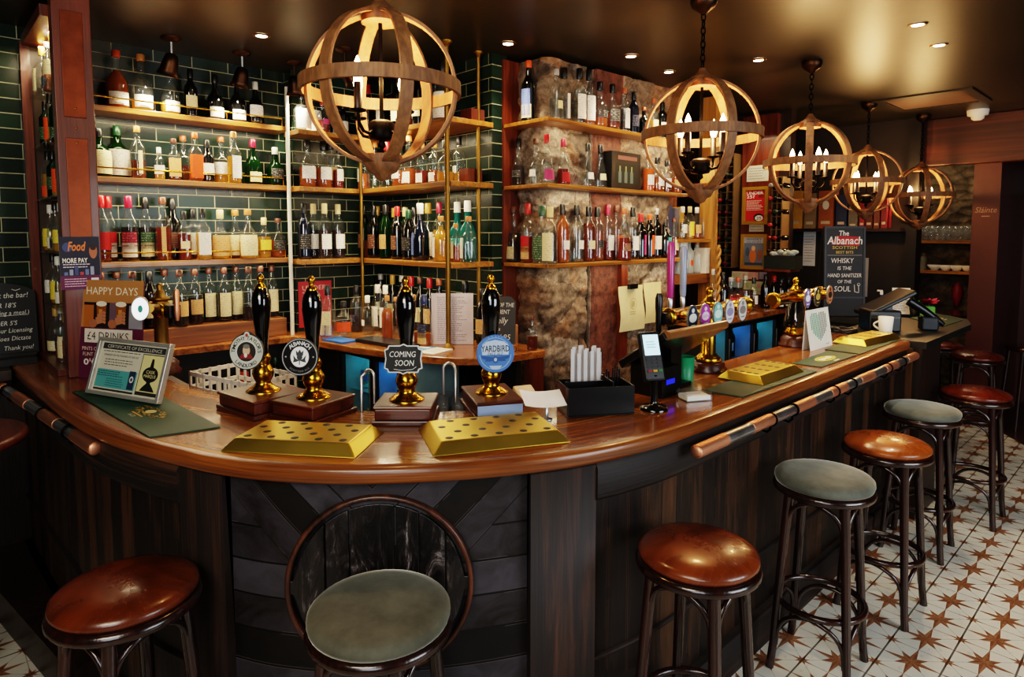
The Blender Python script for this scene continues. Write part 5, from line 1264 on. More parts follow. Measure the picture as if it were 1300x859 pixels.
# far till, scanner, mug ...
q = onZ(1098, 424, TZ); t = thing('receipt_printer', 'black receipt printer with angled screen near the far end of the bar', 'till', (-1.42, 4.72, TZ), radians(40))
mb = MB(); mb.bb(-.10, -.09, 0, .10, .09, .14); part('printer_body', mb, PLAST, t, None, .01)
mb = MB(); mb.bb(-.09, -.092, .09, .09, -.0905, .10); part('paper_slot', mb, paint('#3a3a3c', .3), t)
mb = MB(); mb.M = Matrix.Translation((.06, .06, .17)) @ Matrix.Rotation(radians(-28), 4, 'Y'); mb.bb(-.17, -.12, 0, .17, .12, .03); part('screen', mb, PLAST, t, None, .01)
mb = MB(); mb.bb(.02, .0, .13, .08, .08, .18); part('screen_neck', mb, PLAST, t)
mb = MB(); mb.tube([(.08 * cos(k * .9) * (1 + .2 * sin(k)), .05 * sin(k * .9), .012 + .010 * (k % 4)) for k in range(26)], .006, 6); q = onZ(1068, 424, TZ); solo('cable', mb, PLAST, 'coil of black cable on the bar between the white card and the printer', 'cable', (q.x, q.y, TZ))
q = onZ(1122, 425, TZ); t = thing('mug', 'white mug on the bar behind the small far brass tray', 'mug', (q.x, q.y + .03, TZ), 0)
mb = MB(); mb.lathe([(.034, 0), (.036, .004), (.044, .115), (.0415, .115), (.034, .006)], 24); part('cup', mb, WHITE, t)
mb = MB(); mb.tube([(-.036 - .034 * sin(pi * k / 8), 0, .03 + .055 * k / 8) for k in range(9)], .006, 8); part('handle', mb, WHITE, t)
t = thing('barcode_scanner', 'black scanner leaning in a stand beside the white mug', 'scanner', (-1.20, 4.98, TZ), radians(30))
mb = MB(); mb.bb(-.05, -.05, 0, .05, .05, .09); part('cradle', mb, paint('#0c1420', .4), t, None, .01)
mb = MB(); mb.tube([(-.12, 0, .19), (-.03, 0, .13), (.06, 0, .06), (.09, 0, .035)], [.03, .028, .022, .014], 12); part('grip', mb, PLAST, t)
A_, B_ = onZ(1132, 398, TZ), onZ(1155, 399, TZ); t, w = panel_at(A_, B_, 'menu_sheet', 'white printed menu sheet standing behind the scanner at the far bar', 'menu')
h = ztop(A_, 365) - TZ; mb = MB(); mb.M = Matrix.Rotation(radians(-8), 4, 'X'); mb.bb(-w / 2, 0, 0, w / 2, .004, h); part('sheet', mb, WHITE, t)
a = Art(); a.M = Matrix.Rotation(radians(-8), 4, 'X') @ Matrix.Translation((0, -.0004, 0)); a.lines(-w * .4, w * .4, h * .1, h * .9, 12, '#6a6a66'); art('print', a, t)
q = onZ(1118, 399, TZ); mb = MB(); mb.lathe([(.022, 0), (.024, .01), (.024, .10), (.02, .12), (.008, .13), (.008, .16)], 14); t = thing('sanitiser_bottle', 'small blue and white pump bottle behind the far till', 'bottle', (q.x, q.y, TZ)); part('bottle_body', mb, paint('#2c4a8c', .3), t)
mb = MB(); mb.lathe([(.012, .16), (.012, .185), (.005, .19)], 10); mb.bb(-.03, -.006, .185, .008, .006, .197); part('pump_head', mb, WHITE, t)

# second, dark counter beyond the bar
t = thing('end_counter', 'dark counter with black top continuing beyond the end of the wooden bar', 'counter', (-1.4, 4.4, 0))
def ep(n, mb, m): o = part(n, mb, m, t); o.matrix_parent_inverse = Matrix.Translation((1.4, -4.4, 0))
mb = MB(); mb.prism([(-1.61, 4.385), (-1.06, 4.385), (-1.06, 5.5), (-1.14, 5.8), (-1.30, 5.98), (-1.44, 6.0), (-1.44, 5.575), (-2.25, 5.575), (-2.25, 5.2), (-1.61, 5.2)], 1.06, 1.10); ep('counter_top', mb, paint('#0f1310', .5, var=.3))
mb = MB(); mb.bb(-1.6, 4.39, 0, -1.08, 4.80, 1.06); ep('counter_front', mb, TG if False else W_DARKZ)
mb = MB(); mb.bb(-1.66, 4.8, 0, -1.6, 5.25, 1.06); mb.bb(-2.25, 5.25, 0, -1.6, 5.3, 1.06); ep('counter_back_panel', mb, PLASTM)
bar_mat([(1197, 415), (1222, 407), (1185, 397), (1155, 404)], 'dark green bar mat with yellow crest on the dark end counter', 2)
def text_card(p0, p1, top, name, label, cat, m):
    A_, B_ = onZ(*p0, TZ), onZ(*p1, TZ); t, w = panel_at(A_, B_, name, label, cat); h = ztop(A_, top) - TZ
    mb = MB(); mb.M = Matrix.Rotation(radians(-10), 4, 'X'); mb.bb(-w / 2, 0, 0, w / 2, .003, h); part('front_leaf', mb, m, t)
    mb = MB(); mb.M = Matrix.Translation((0, .09, 0)) @ Matrix.Rotation(radians(12), 4, 'X'); mb.bb(-w / 2, 0, 0, w / 2, .003, h); part('back_leaf', mb, m, t)
text_card((1168, 402), (1187, 403), 389, 'tent_card', 'plain lime green standing card on the dark end counter', 'card', paint('#4f9a3c', .6))
q = onZ(1161, 400, TZ); t = thing('potted_plant', 'small bright green potted plant beside the lime green card', 'plant', (q.x, q.y, TZ))
mb = MB(); mb.lathe([(.03, 0), (.04, .06), (.037, .06), (.03, .01)], 14); part('pot', mb, PLASTM, t)
mb = MB(); r_ = random.Random(2)
for k in range(46):
    an, el, L = r_.uniform(0, 2 * pi), r_.uniform(.2, 1.3), r_.uniform(.05, .10); dx, dy, dz = cos(an) * cos(el) * L, sin(an) * cos(el) * L, sin(el) * L
    mb.add([(0, 0, .05), (dx * .5 - dy * .2, dy * .5 + dx * .2, .05 + dz * .6), (dx, dy, .05 + dz), (dx * .5 + dy * .2, dy * .5 - dx * .2, .05 + dz * .6)], [(0, 1, 2, 3)])
part('foliage', mb, paint('#5f9c2c', .6), t)
# the big chalkboard
A_, B_ = onZ(1046, 401, TZ), onZ(1097, 401, TZ); t, w = panel_at(A_, B_, 'chalkboard', 'tall standing chalkboard with red and yellow heading on the dark end counter', 'chalkboard')
h = ztop(A_, 287) - TZ; w = w * 1.02
T6 = Matrix.Rotation(radians(-3), 4, 'X')
mb = MB(); mb.M = T6; mb.bb(-w / 2, 0, 0, w / 2, .018, h); part('board', mb, paint('#26272b', .6, var=.2), t, None, .002)
mb = MB(); mb.M = T6
for bx_ in ((-w / 2, 0, -w / 2 + .016, h), (w / 2 - .016, 0, w / 2, h), (-w / 2 + .016, h - .014, w / 2 - .016, h), (-w / 2 + .016, h * .195, w / 2 - .016, h * .215)): mb.bb(bx_[0], -.006, bx_[1], bx_[2], 0, bx_[3])
part('frame', mb, paint('#303136', .5), t)
mb = MB(); mb.M = Matrix.Translation((0, .13, 0)) @ Matrix.Rotation(radians(6), 4, 'X'); mb.bb(-w / 2, 0, 0, w / 2, .015, h * .97); part('rear_leg', mb, paint('#1c1c1f', .6), t)
a = Art(); a.M = T6 @ Matrix.Translation((0, -.0004, 0)); cw = '#d9d6cf'
a.text('The', -.02 * w, h * .925, h * .055, cw, w * .24, .1, .01)
a.poly([(-w * .34, h * .80), (w * .36, h * .78), (w * .34, h * .885), (-w * .2, h * .895)], '#a01c1c'); a.text('Albanach', 0, h * .845, h * .085, cw, w * .86, .12, .015)
a.text('SCOTTISH', 0, h * .765, h * .032, '#b59a3a', w * .6, 0, .012); a.text('BEST BITS', 0, h * .712, h * .028, '#b59a3a', w * .42, 0, .012)
a.rect(-w * .42, h * .676, w * .42, h * .681, '#8a8a88')
for s_, z, q_, ww in (('WHISKY', .62, .055, .55), ('IS THE', .535, .04, .34), ('HAND SANITIZER', .455, .042, .82), ('OF THE', .385, .036, .34), ('SOUL', .305, .06, .40)): a.text(s_, -.05 * w if s_ in ('WHISKY', 'SOUL') else 0, h * z, h * q_, cw, w * ww, .12)
for k in (-1, 1): a.stroke([(w * .30 + k * w * .05, h * .27), (w * .29 + k * w * .05, h * .35)], .004, cw)
a.ring(w * .345, h * .352, w * .03, w * .037, cw, 16); a.stroke([(w * .255, h * .27), (w * .35, h * .262)], .004, cw)
art('chalk_lettering', a, t)

# ---------------------------------------------------------------- things on the back bar
CZ = 1.1008
A_, B_ = onZ(548, 437, CZ), onZ(601, 437, CZ); w = (B_ - A_).length
t = thing('price_sheet', 'white printed sheet standing upright behind the front brass post', 'paper sheet', tuple((A_ + B_) / 2 + Vector((0, 0, .001))), rot_to(B_ - A_)); h = .30
mb = MB(); mb.bb(-w / 2, 0, 0, w / 2, .002, h); part('sheet', mb, paint('#cfc6cc', .6), t)
a = Art(); a.M = Matrix.Translation((0, -.0003, 0)); a.lines(-w * .36, w * .36, h * .06, h * .94, 24, '#8d8690', .4, .4); art('print', a, t)
pa, pb = onX(379, 360, -4.02), onX(421, 360, -4.02)
t = thing('notice', 'crimson UNDER 25? notice fixed to the green tiles in the corner bay', 'notice', (-4.026, (pa.y + pb.y) / 2, 1.125), pi / 2); w = pb.y - pa.y; h = .305
mb = MB(); mb.bb(-w / 2, 0, 0, w / 2, .003, h); part('sheet', mb, paint('#a8202e', .5), t)
a = Art(); a.M = Matrix.Translation((0, -.0003, 0)); a.text('UNDER', -w * .38, h * .86, h * .10, '#e0b9ae', w * .72, 0, 0, 'l'); a.text('25?', -w * .38, h * .72, h * .10, '#e0b9ae', None, 0, 0, 'l'); a.lines(-w * .38, w * .38, h * .1, h * .6, 8, '#b8565a'); art('print', a, t)
A_, B_ = onZ(609, 446, CZ), onZ(652, 447, CZ); A_ = Vector((-2.70, 2.30, CZ)); B_ = Vector((-2.555, 2.42, CZ))
t, w = panel_at(A_, B_, 'chalkboard', 'small arched chalkboard priced £4.95 in a wooden foot on the back counter', 'chalkboard')
h = .30; T7 = Matrix.Rotation(radians(-10), 4, 'X'); w = .185
mb = MB(); mb.bb(-w / 2 - .012, -.035, 0, w / 2 + .012, .035, .034); part('wooden_foot', mb, W_COUNTER, t, None, .004)
mb = MB(); mb.M = T7 @ Matrix.Rotation(pi / 2, 4, 'X'); mb.prism([(-w / 2, .02), (w / 2, .02), (w / 2, h - .03), (w / 2 - .03, h), (-w / 2 + .03, h), (-w / 2, h - .03)], -.006, 0); part('board', mb, paint('#17181a', .55), t)
a = Art(); a.M = T7 @ Matrix.Translation((0, -.0004, 0)); c = '#cbcbc6'
a.text('SPIRIT OF THE', 0, h * .84, .024, c, w * .9, .1); a.text('MOMENT', .005, h * .71, .024, c, w * .6, .1); a.text('Jelly', .012, h * .55, .034, c, w * .42, .25); a.text('is', .0, h * .39, .02, c, None, .2); a.text('£4.95', .02, h * .24, .03, c, w * .5, .15); art('chalk_lettering', a, t)
A_ = onZ(472, 441, CZ)
mb = MB(); mb.bb(-.22, -.045, 0, .22, .10, .022); solo('bar_tray', mb, paint('#15161a', .3), 'long black flat tray under the front bottles on the back counter', 'tray', (-3.20, 1.985, CZ), radians(8), bev=.003)
A_ = onZ(520, 446, CZ); t = thing('magazine', 'white and blue magazine lying on the back counter beside the brass post', 'magazine', (-2.90, 2.055, CZ), radians(14))
mb = MB(); mb.bb(-.13, -.085, 0, .13, .085, .006); part('pages', mb, WHITE, t)
a = Art(); a.M = Matrix.Translation((0, 0, .0063)) @ Matrix.Rotation(-pi / 2, 4, 'X'); a.rect(-.13, -.085, .02, .085, '#4f8fae'); a.rect(-.11, .02, .0, .06, '#d5dde0'); a.lines(.03, .12, -.06, .06, 6, '#9aa0a4'); art('cover', a, t)
mb = MB(); mb.bb(-.1, -.06, 0, .1, .06, .01); solo('folder', mb, paint('#2a62a8', .45), 'bright blue folder on the back counter below the red notice', 'folder', (-3.50, 1.86, CZ), radians(8))
mb = MB(); mb.bb(-.045, -.04, 0, .045, .04, .13); solo('card_box', mb, paint('#b98a62', .6), 'small tan card box between white price sheet and small chalkboard', 'box', (-2.66, 2.46, CZ), 0, bev=.002)
q = onZ(676, 443, CZ); bottle((-2.50, 2.50, CZ), .19, 'flask', 'c', 'da', None, 'brown', 'mid', 'cut glass decanter of amber beside the small chalkboard by the stone pier', None, pi / 4, .45)
mb = MB(); P = onX(796, 243, -2.56)
t = thing('gift_box', 'black gift box with a window of miniatures on the stone pier middle shelf', 'box', (-2.57, (onX(775, 220, -2.52).y + onX(812, 220, -2.52).y) / 2, ZS[1] + .0005), pi / 2)
mb = MB(); w = onX(812, 220, -2.5).y - onX(775, 220, -2.5).y; mb.bb(-w / 2, -.06, 0, w / 2, .05, .235); part('box', mb, paint('#0e0d0d', .4), t, None, .003)
a = Art(); a.M = Matrix.Translation((0, -.0604, 0)); a.rect(-w * .38, .03, w * .34, .16, '#23281f'); a.rect(-w * .3, .185, w * .36, .21, '#8a5a50')
for k in range(3): a.rect(-w * .28 + k * w * .2, .04, -w * .18 + k * w * .2, .11, '#6a7466'); a.rect(-w * .25 + k * w * .2, .11, -w * .21 + k * w * .2, .145, '#a89a5a')
art('front_print', a, t)
mb = MB(); mb.bb(-.04, -.055, 0, .04, .055, .085); solo('wooden_box', mb, W_RED, 'small brown wooden box at right end of corner bay middle shelf', 'box', (-2.96, 2.44, ZM[1] + .0005))
mb = MB(); mb.bb(-.05, -.05, 0, .05, .05, .075); solo('wooden_box', mb, W_RED, 'small brown wooden box at right end of corner bay top shelf', 'box', (-2.94, 2.44, ZM[0] + .0005))
mb = MB(); mb.bb(-.03, -.03, 0, .03, .03, .12); solo('wooden_box', mb, W_RED, 'small brown wooden box at left end of corner bay bottom shelf', 'box', (-3.88, 2.30, ZM[2] + .0005), 0)
# paper clipped to the pier
for px0, px1, z0, z1, lab in ((784, 815, 1.10, 1.40, 'cream printed sheet hanging from a black clip on the stone pier'), (816, 838, 1.13, 1.41, 'plain cream sheet hanging on the stone pier beside the clipped sheet')):
    a0, a1 = onX(px0, 400, -2.57), onX(px1, 400, -2.57); w = a1.y - a0.y
    t = thing('hanging_sheet', lab, 'paper sheet', (-2.556, (a0.y + a1.y) / 2, z0), pi / 2); h = z1 - z0
    mb = MB(); n = 6; vs = []
    for i in range(n + 1): vs += [(-w / 2, -.012 * sin(i * .8), h * i / n), (w / 2, -.012 * sin(i * .8 + .6), h * i / n)]
    mb.add(vs, [(2 * i, 2 * i + 1, 2 * i + 3, 2 * i + 2) for i in range(n)], True); part('sheet', mb, paint('#cfc494', .65), t)
    if px0 == 784:
        mb = MB(); mb.bb(-.045, -.016, h - .02, .045, .006, h + .012); part('clip', mb, PLAST, t)
        a = Art(); a.M = Matrix.Translation((0, -.0135, 0)); a.ring(0, h * .60, .035, .038, '#8f8660', 18); a.ell(0, h * .60, .016, .022, '#a89f76', 14); a.lines(-.04, .04, h * .35, h * .45, 2, '#8f8660'); art('print', a, t)
mb = MB(); mb.bb(-2.62, 3.42, .9, -2.585, 3.49, 1.55); struct('trim_pier_board', mb, W_RED)

# fridges ---------------------------------------------------------
def fridge(label, loc, rz, w, z0, z1, tint, n, es=1.0, d=.40):
    t = thing('bottle_fridge', label, 'fridge', (loc[0], loc[1], 0), rz)
    f = .022
    mb = MB(); mb.bb(-w / 2, d - .02, z0, w / 2, d, z1); mb.bb(-w / 2, .02, z0, -w / 2 + .02, d - .02, z1); mb.bb(w / 2 - .02, .02, z0, w / 2, d - .02, z1); mb.bb(-w / 2 + .02, .02, z0, w / 2 - .02, d - .02, z0 + .02); mb.bb(-w / 2 + .02, .02, z1 - .02, w / 2 - .02, d - .02, z1)
    part('cabinet', mb, paint('#7fa0a8', .5), t)
    mb = MB(); mb.bb(-w / 2 + .02, d - .024, z0 + .02, w / 2 - .02, d - .021, z1 - .02); part('glow_back', mb, paint(tint, .4, emit=es * .16), t, 'blue back panel with glow put into it')  # glow put into the panel itself to stand in for inner light
    zm = z0 + .36
    L = bpy.data.lights.new('fridge_lamp', 'AREA'); L.shape = 'RECTANGLE'; L.size = w * .7; L.size_y = .2; L.energy = es * .45; L.color = lin(tint)
    lo = bpy.data.objects.new('fridge_lamp', L); COL.objects.link(lo); lo.location = Matrix.Translation((loc[0], loc[1], 0)) @ Matrix.Rotation(rz, 4, 'Z') @ Vector((0, d * .45, z1 - .024)); lo.rotation_euler = (0, 0, rz)
    mb = MB(); mb.bb(-w / 2 + .02, .05, zm - .004, w / 2 - .02, d - .03, zm); part('rack', mb, STEEL, t)
    dr = part('door', MB().bb(-w / 2, -.005, z0, -w / 2 + f, .018, z1).bb(w / 2 - f, -.005, z0, w / 2, .018, z1).bb(-w / 2 + f, -.005, z0, w / 2 - f, .018, z0 + f).bb(-w / 2 + f, -.005, z1 - f, w / 2 - f, .018, z1), PLASTM, t)
    part('pane', MB().bb(-w / 2 + f, .004, z0 + f, w / 2 - f, .008, z1 - f), GLASSW, dr)
    part('handle', MB().tube([(w / 2 - .01, -.012, z0 + .1), (w / 2 - .01, -.012, z1 - .1)], .006, 8), STEEL, dr)
    M_ = t.matrix_basis if False else Matrix.Translation(t.location) @ Matrix.Rotation(rz, 4, 'Z')
    return M_, zm
fr_items = [('wine', 'g', None, 'white', 'gold'), ('std', 'b', None, 'cream', 'red'), ('jug', 'c', 'cl', 'blue', 'black'), ('wine', 't', None, None, 'silver'), ('std', 'g', None, 'yellow', 'gold')]
def fill(M_, z0, zm, w, n, where, d=.40):
    for lv, zz in enumerate((z0 + .021, zm + .001)):
        for k in range(n):
            kk = fr_items[(k * 2 + lv * 3 + n) % 5]; x = -w / 2 + .05 + (w - .1) * (k + .5) / n
            p = M_ @ Vector((x, .14 + .09 * (k % 2), zz))
            bottle(tuple(p), (.20, .25)[lv], kk[0], kk[1], kk[2], kk[3], kk[4], 'mid', f"{describe(*kk)}, {ORD[k]} from left, {['lower', 'upper'][lv]} rack, {where}", 'bottles in the lit fridges', rnd.uniform(-.5, .5))
M1, zm = fridge('teal-lit bottle fridge under the back counter, left of two', (-3.44, 1.93), radians(3), .34, .42, 1.03, '#2f8a94', 3, 2.6); fill(M1, .42, zm, .34, 4, 'left teal fridge')
M2, zm = fridge('blue-lit bottle fridge under the back counter, right of two', (-3.12 + .02, 1.955), radians(6), .24 + .06, .42, 1.03, '#2f7fd0', 3, 3.2); fill(M2, .42, zm, .30, 3, 'right blue fridge')
ct = thing('far_counter', 'back counter with lit fridges beyond the stone pier', 'counter', (-2.6, 4.2, 0))
mb = MB(); mb.bb(-2.85, 4.06, 1.08, -2.33, 5.46, 1.12); o = part('worktop', mb, W_COUNTER, ct); o.matrix_parent_inverse = Matrix.Translation((2.6, -4.2, 0))
mb = MB(); mb.bb(-2.80, 4.08, 0, -2.36, 4.11, 1.08); mb.bb(-2.85, 4.06, 0, -2.81, 5.46, 1.08); o = part('carcass', mb, DKB, ct); o.matrix_parent_inverse = Matrix.Translation((2.6, -4.2, 0))
for k, (y, wd) in enumerate(((4.30, .38), (4.70, .38), (5.10, .38))):
    M_, zm = fridge(f"blue-lit fridge under the far counter, {['nearest to the pier', 'middle of three', 'farthest of three'][k]}", (-2.38, y), pi / 2, wd, .40, 1.05, ['#3f8494', '#2f6fb8', '#3f8fa0'][k], 3, 2.6, .38); fill(M_, .40, zm, wd, 3, ['near far fridge', 'middle far fridge', 'last far fridge'][k], .38)
# glasses on the low shelf under the back counter
gm = MB(); gm.lathe([(.024, 0), (.026, .002), (.030, .10), (.028, .10), (.023, .006)], 16); gme = gm.mesh('tumbler')
GL2 = glass('tumbler_glass', (.93, .95, .97), .06)
first = None
for k in range(18):
    i, j = k % 6, k // 6
    p = (-2.95 + .072 * i + .02 * (j % 2), 2.12 + .05 * i + .075 * j * .9, .7208)
    if j * .07 + 2.12 + .05 * i > 2.44 or p[0] > -2.56: continue
    o = bpy.data.objects.new('drinking_glass', gme); COL.objects.link(o); o.location = p
    if not gme.materials: gme.materials.append(GL2)
    o['label'] = 'clear glass among rows of glasses on the low shelf under the back counter'; o['category'] = 'glass'; o['group'] = 'glasses under the back counter'
for k, (x, y) in enumerate(((-3.99, 1.56), (-3.985, 1.66))):
    bottle((x, y, .7505), .21, 'wine', 'g', None, None, 'green', 'mid', ['green bottle on the low green shelf mat, left of two', 'green bottle on the low green shelf mat, right of two'][k], 'green bottles on the green mat', 0)
mb = MB(); mb.bb(-.03, -.03, 0, .03, .03, .15); solo('carton', mb, paint('#a83a22', .5), 'red carton on the green shelf mat behind the first pump', 'carton', (-3.985, 1.45, .7505), bev=.003)

# ---------------------------------------------------------------- alcove beyond the pier
def X_(px, py, v=-2.52): return onX(px, py, v)
z1 = X_(905, 303).z; z2 = X_(905, 346).z
mb = MB(); mb.bb(-2.84, 4.06, z1 - .025, -2.52, 4.44, z1); solo('alcove_shelf', mb, W_SHELF_Y, 'short gold-edged upper shelf in the timber alcove beyond the stone pier', 'shelf')
mb = MB(); mb.bb(-2.84, 3.97 + .08, z2 - .07, -2.52, 4.44, z2); solo('alcove_shelf', mb, W_RISER, 'thick oak lower shelf in the timber alcove beyond the stone pier', 'shelf')
mb = MB(); mb.bb(-2.62, 4.44, 1.121, -2.50, 4.50, 2.7749); struct('trim_alcove_post', mb, W_OAK)
mb = MB(); mb.bb(-2.9, 4.02, 1.121, -2.86, 4.5, 2.7749); struct('trim_alcove_back', mb, W_RED)
row('x', -2.60, z1, pi / 2, 'alcove upper shelf', 'bottles in the timber alcove', [(866, 262, 'std', 'c', 'cl', 'white', 'white', 'mid'), (875, 262, 'wine', 'c', 'pa', 'yellow', 'cream', 'tall'), (884, 263, 'std', 'c', 'am', 'tan', 'white', 'mid'), (893, 262, 'std', 'c', 'cl', 'white', 'gold', 'tall')])
row('x', -2.60, z2, pi / 2, 'alcove lower shelf', 'bottles in the timber alcove', [(864, 306, 'jug', 'f', 'cl', 'white', 'white', 'mid'), (874, 302, 'std', 'f', 'cl', 'orange', 'silver', 'small'), (884, 306, 'squat', 'f', 'cl', 'teal', 'cork', 'small')])
for k, (px, hh, c) in enumerate(((892, .17, '#c9c4ba'), (900, .15, '#d4d0c8'))):
    p = plane_pt('x', -2.60, px, z2); mb = MB(); mb.bb(-.05, -.028, 0, .05, .028, hh + .02); solo('carton', mb, paint(c, .6), ['tall white carton on the alcove lower shelf beside the teal label bottle', 'shorter white carton at right end of the alcove lower shelf'][k], 'carton', ((-2.56, 4.385, z2 + .0005), (-2.66, 4.385, z2 + .0005))[k])
for k, (px, h_, c) in enumerate(((843, .25, '#3a4260'), (852, .23, '#6a6a78'), (858, .24, '#c98f2a'))):
    p = plane_pt('x', -2.72, px, z1); mb = MB(); mb.bb(-.05, -.03, 0, .05, .03, h_); solo('gift_tube', mb, paint(c, .5), ['navy gift carton on the alcove upper shelf', 'grey gift carton on the alcove upper shelf', 'yellow gift carton on the alcove upper shelf'][k], 'carton', (p.x, min(max(p.y, 4.1 + .065 * k), 4.4), z1 + .0005), bev=.002)
# barley twist post
t = thing('twist_post', 'slim barley twist wooden post standing at the alcove edge', 'post', (-2.42, 4.38, 1.1208)); mb = MB()
for ph in (0, pi): mb.tube([(.012 * cos(ph + k * .55), .012 * sin(ph + k * .55), .012 * k) for k in range(46)], .010, 8)
part('twisted_shaft', mb, W_OAK, t); mb = MB(); mb.lathe([(.025, 0), (.025, .01), (.012, .016)], 14); part('foot', mb, W_OAK, t)
# things on the far counter
row('x', -2.46, 1.121, pi / 2, 'far counter edge', 'bottles on the far counter', [(905, 333, 'std', 'c', 'rd', 'red', 'silver', 'low', .5), (917, 345, 'std', 'd', None, 'yellow', 'black', 'small'), (927, 352, 'jug', 'c', 'rd', 'red', 'silver', 'mid', .6), (936, 352, 'jug', 'c', 'rd', 'red', 'copper', 'mid', .6), (945, 350, 'std', 'c', 'cl', 'white', 'silver', 'mid'), (956, 352, 'std', 'c', 'cl', 'white', 'black', 'mid'), (971, 348, 'wine', 'd', None, 'white', 'black', 'low')])
row('y', 5.36, 1.121, 0, 'far counter, below rack', 'wine bottles below the rack', [(982, 350, 'wine', 'd', None, 'cream', 'red', 'low'), (991, 352, 'wine', 'd', None, 'white', 'black', 'low'), (1000, 353, 'wine', 'd', None, 'cream', 'black', 'low')])
# far wall: posters, wine racks
def Y_(px, py, v=5.44): return onY(px, py, v)
YW = 5.44
mb = MB(); x0, x1 = Y_(940, 300).x, Y_(983, 300).x; mb.bb(x0, YW, 1.125, x1, 5.499, 2.774); struct('trim_far_board', mb, W_RED)
def framed(px0, py0, px1, py1, label, draw):
    p0, p1 = Y_(px0, py1), Y_(px1, py0); w, h = p1.x - p0.x, Y_(px0, py0).z - p0.z
    t = thing('framed_poster', label, 'framed poster', ((p0.x + p1.x) / 2, YW - .004, p0.z)); b = w * .12
    part('frame', MB().bb(-w / 2, -.02, 0, w / 2, 0, b).bb(-w / 2, -.02, h - b, w / 2, 0, h).bb(-w / 2, -.02, b, -w / 2 + b, 0, h - b).bb(w / 2 - b, -.02, b, w / 2, 0, h - b), paint('#b58a34', .35, .3), t)
    part('backing', MB().bb(-w / 2 + b, -.008, b, w / 2 - b, -.002, h - b), WHITE, t)
    a = Art(); a.M = Matrix.Translation((0, -.0084, 0)); draw(a, w - 2 * b, h - 2 * b, b); art('print', a, t)
def d1(a, w, h, b):
    a.rect(-w / 2, b, w / 2, b + h, '#c01f22'); a.text('UNDER', -w * .46, b + h * .91, h * .10, '#f0e8e0', w * .86, 0, .02, 'l'); a.text('25?', -w * .46, b + h * .79, h * .10, '#f0e8e0', w * .42, 0, .02, 'l'); a.rect(w * .16, b + h * .75, w * .42, b + h * .86, '#7a1c1c')
    a.lines(-w * .45, w * .4, b + h * .34, b + h * .68, 7, '#e8b8ae', .3, .55); a.ell(w * .18, b + h * .12, w * .26, h * .13, '#161314', 24); a.ell(w * .2, b + h * .10, w * .2, h * .09, '#e8e0da', 20); a.text('25', w * .2, b + h * .10, h * .09, '#161314', w * .26, 0, .02)
def d2(a, w, h, b):
    a.rect(-w / 2, b, w / 2, b + h, '#6a7484'); a.rect(-w / 2, b + h * .80, w / 2, b + h, '#aeb4ba'); a.text('WHISKY', 0, b + h * .93, h * .08, '#5a6470', w * .8); a.text('ISLAND', 0, b + h * .84, h * .06, '#5a6470', w * .7)
    a.ell(-w * .05, b + h * .35, w * .17, h * .24, '#c8763c', 20); a.ell(-w * .02, b + h * .62, w * .1, h * .09, '#d8a884', 16); a.ell(w * .3, b + h * .4, w * .12, h * .2, '#8a5a48', 14); a.rect(-w * .45, b + h * .04, w * .45, b + h * .12, '#3a4250'); a.ell(-w * .32, b + h * .5, w * .1, h * .16, '#4a5a74', 14)
framed(943, 238, 977, 285, 'gold framed red UNDER 25? poster on the far wall', d1)
framed(941, 297, 975, 341, 'gold framed blue and orange picture poster below the red poster', d2)
def flat(px0, py0, px1, py1, m, name, label, cat, v=YW, lines=0, off=.0021):
    p0, p1 = Y_(px0, py1, v), Y_(px1, py0, v); w, h = p1.x - p0.x, Y_(px0, py0, v).z - p0.z
    t = thing(name, label, cat, ((p0.x + p1.x) / 2, v - off, p0.z)); part('sheet', MB().bb(-w / 2, 0, 0, w / 2, .002, h), m, t)
    a = Art(); a.M = Matrix.Translation((0, -.0003, 0))
    if lines: a.lines(-w * .42, w * .42, h * .1, h * .9, lines, '#8f8a80'); art('print', a, t)
    else:
        a.ell(w * .25, h * .5, w * .09, h * .3, '#c98f84', 12); a.lines(-w * .42, w * .05, h * .2, h * .8, 3, '#8a9488'); art('print', a, t)
flat(948, 211, 976, 231, paint('#c9c4b4', .6), 'paper_notice', 'white notice above the red framed poster on the far wall', 'notice', lines=5)
flat(951, 285, 970, 294, paint('#b9b4a2', .6), 'paper_notice', 'small pale note between the two gold framed posters', 'notice', lines=2)
for k, (a0, b0, a1, b1, c, lab) in enumerate(((929, 344, 950, 354, '#c9bfa0', 'cream'), (950, 345, 963, 354, '#c79a8a', 'pink'), (964, 345, 974, 354, '#9a8a94', 'mauve'), (925, 354, 943, 364, '#9aa8ac', 'blue-grey'), (944, 356, 970, 367, '#b4b88c', 'pale green'), (957, 366, 968, 373, '#c4c48c', 'yellow green'))):
    flat(a0, b0, a1, b1, paint(c, .6), 'banknote', f'{lab} banknote pinned below the gold framed posters', 'banknote', lines=0, off=.0021 + .0022 * (k % 3))
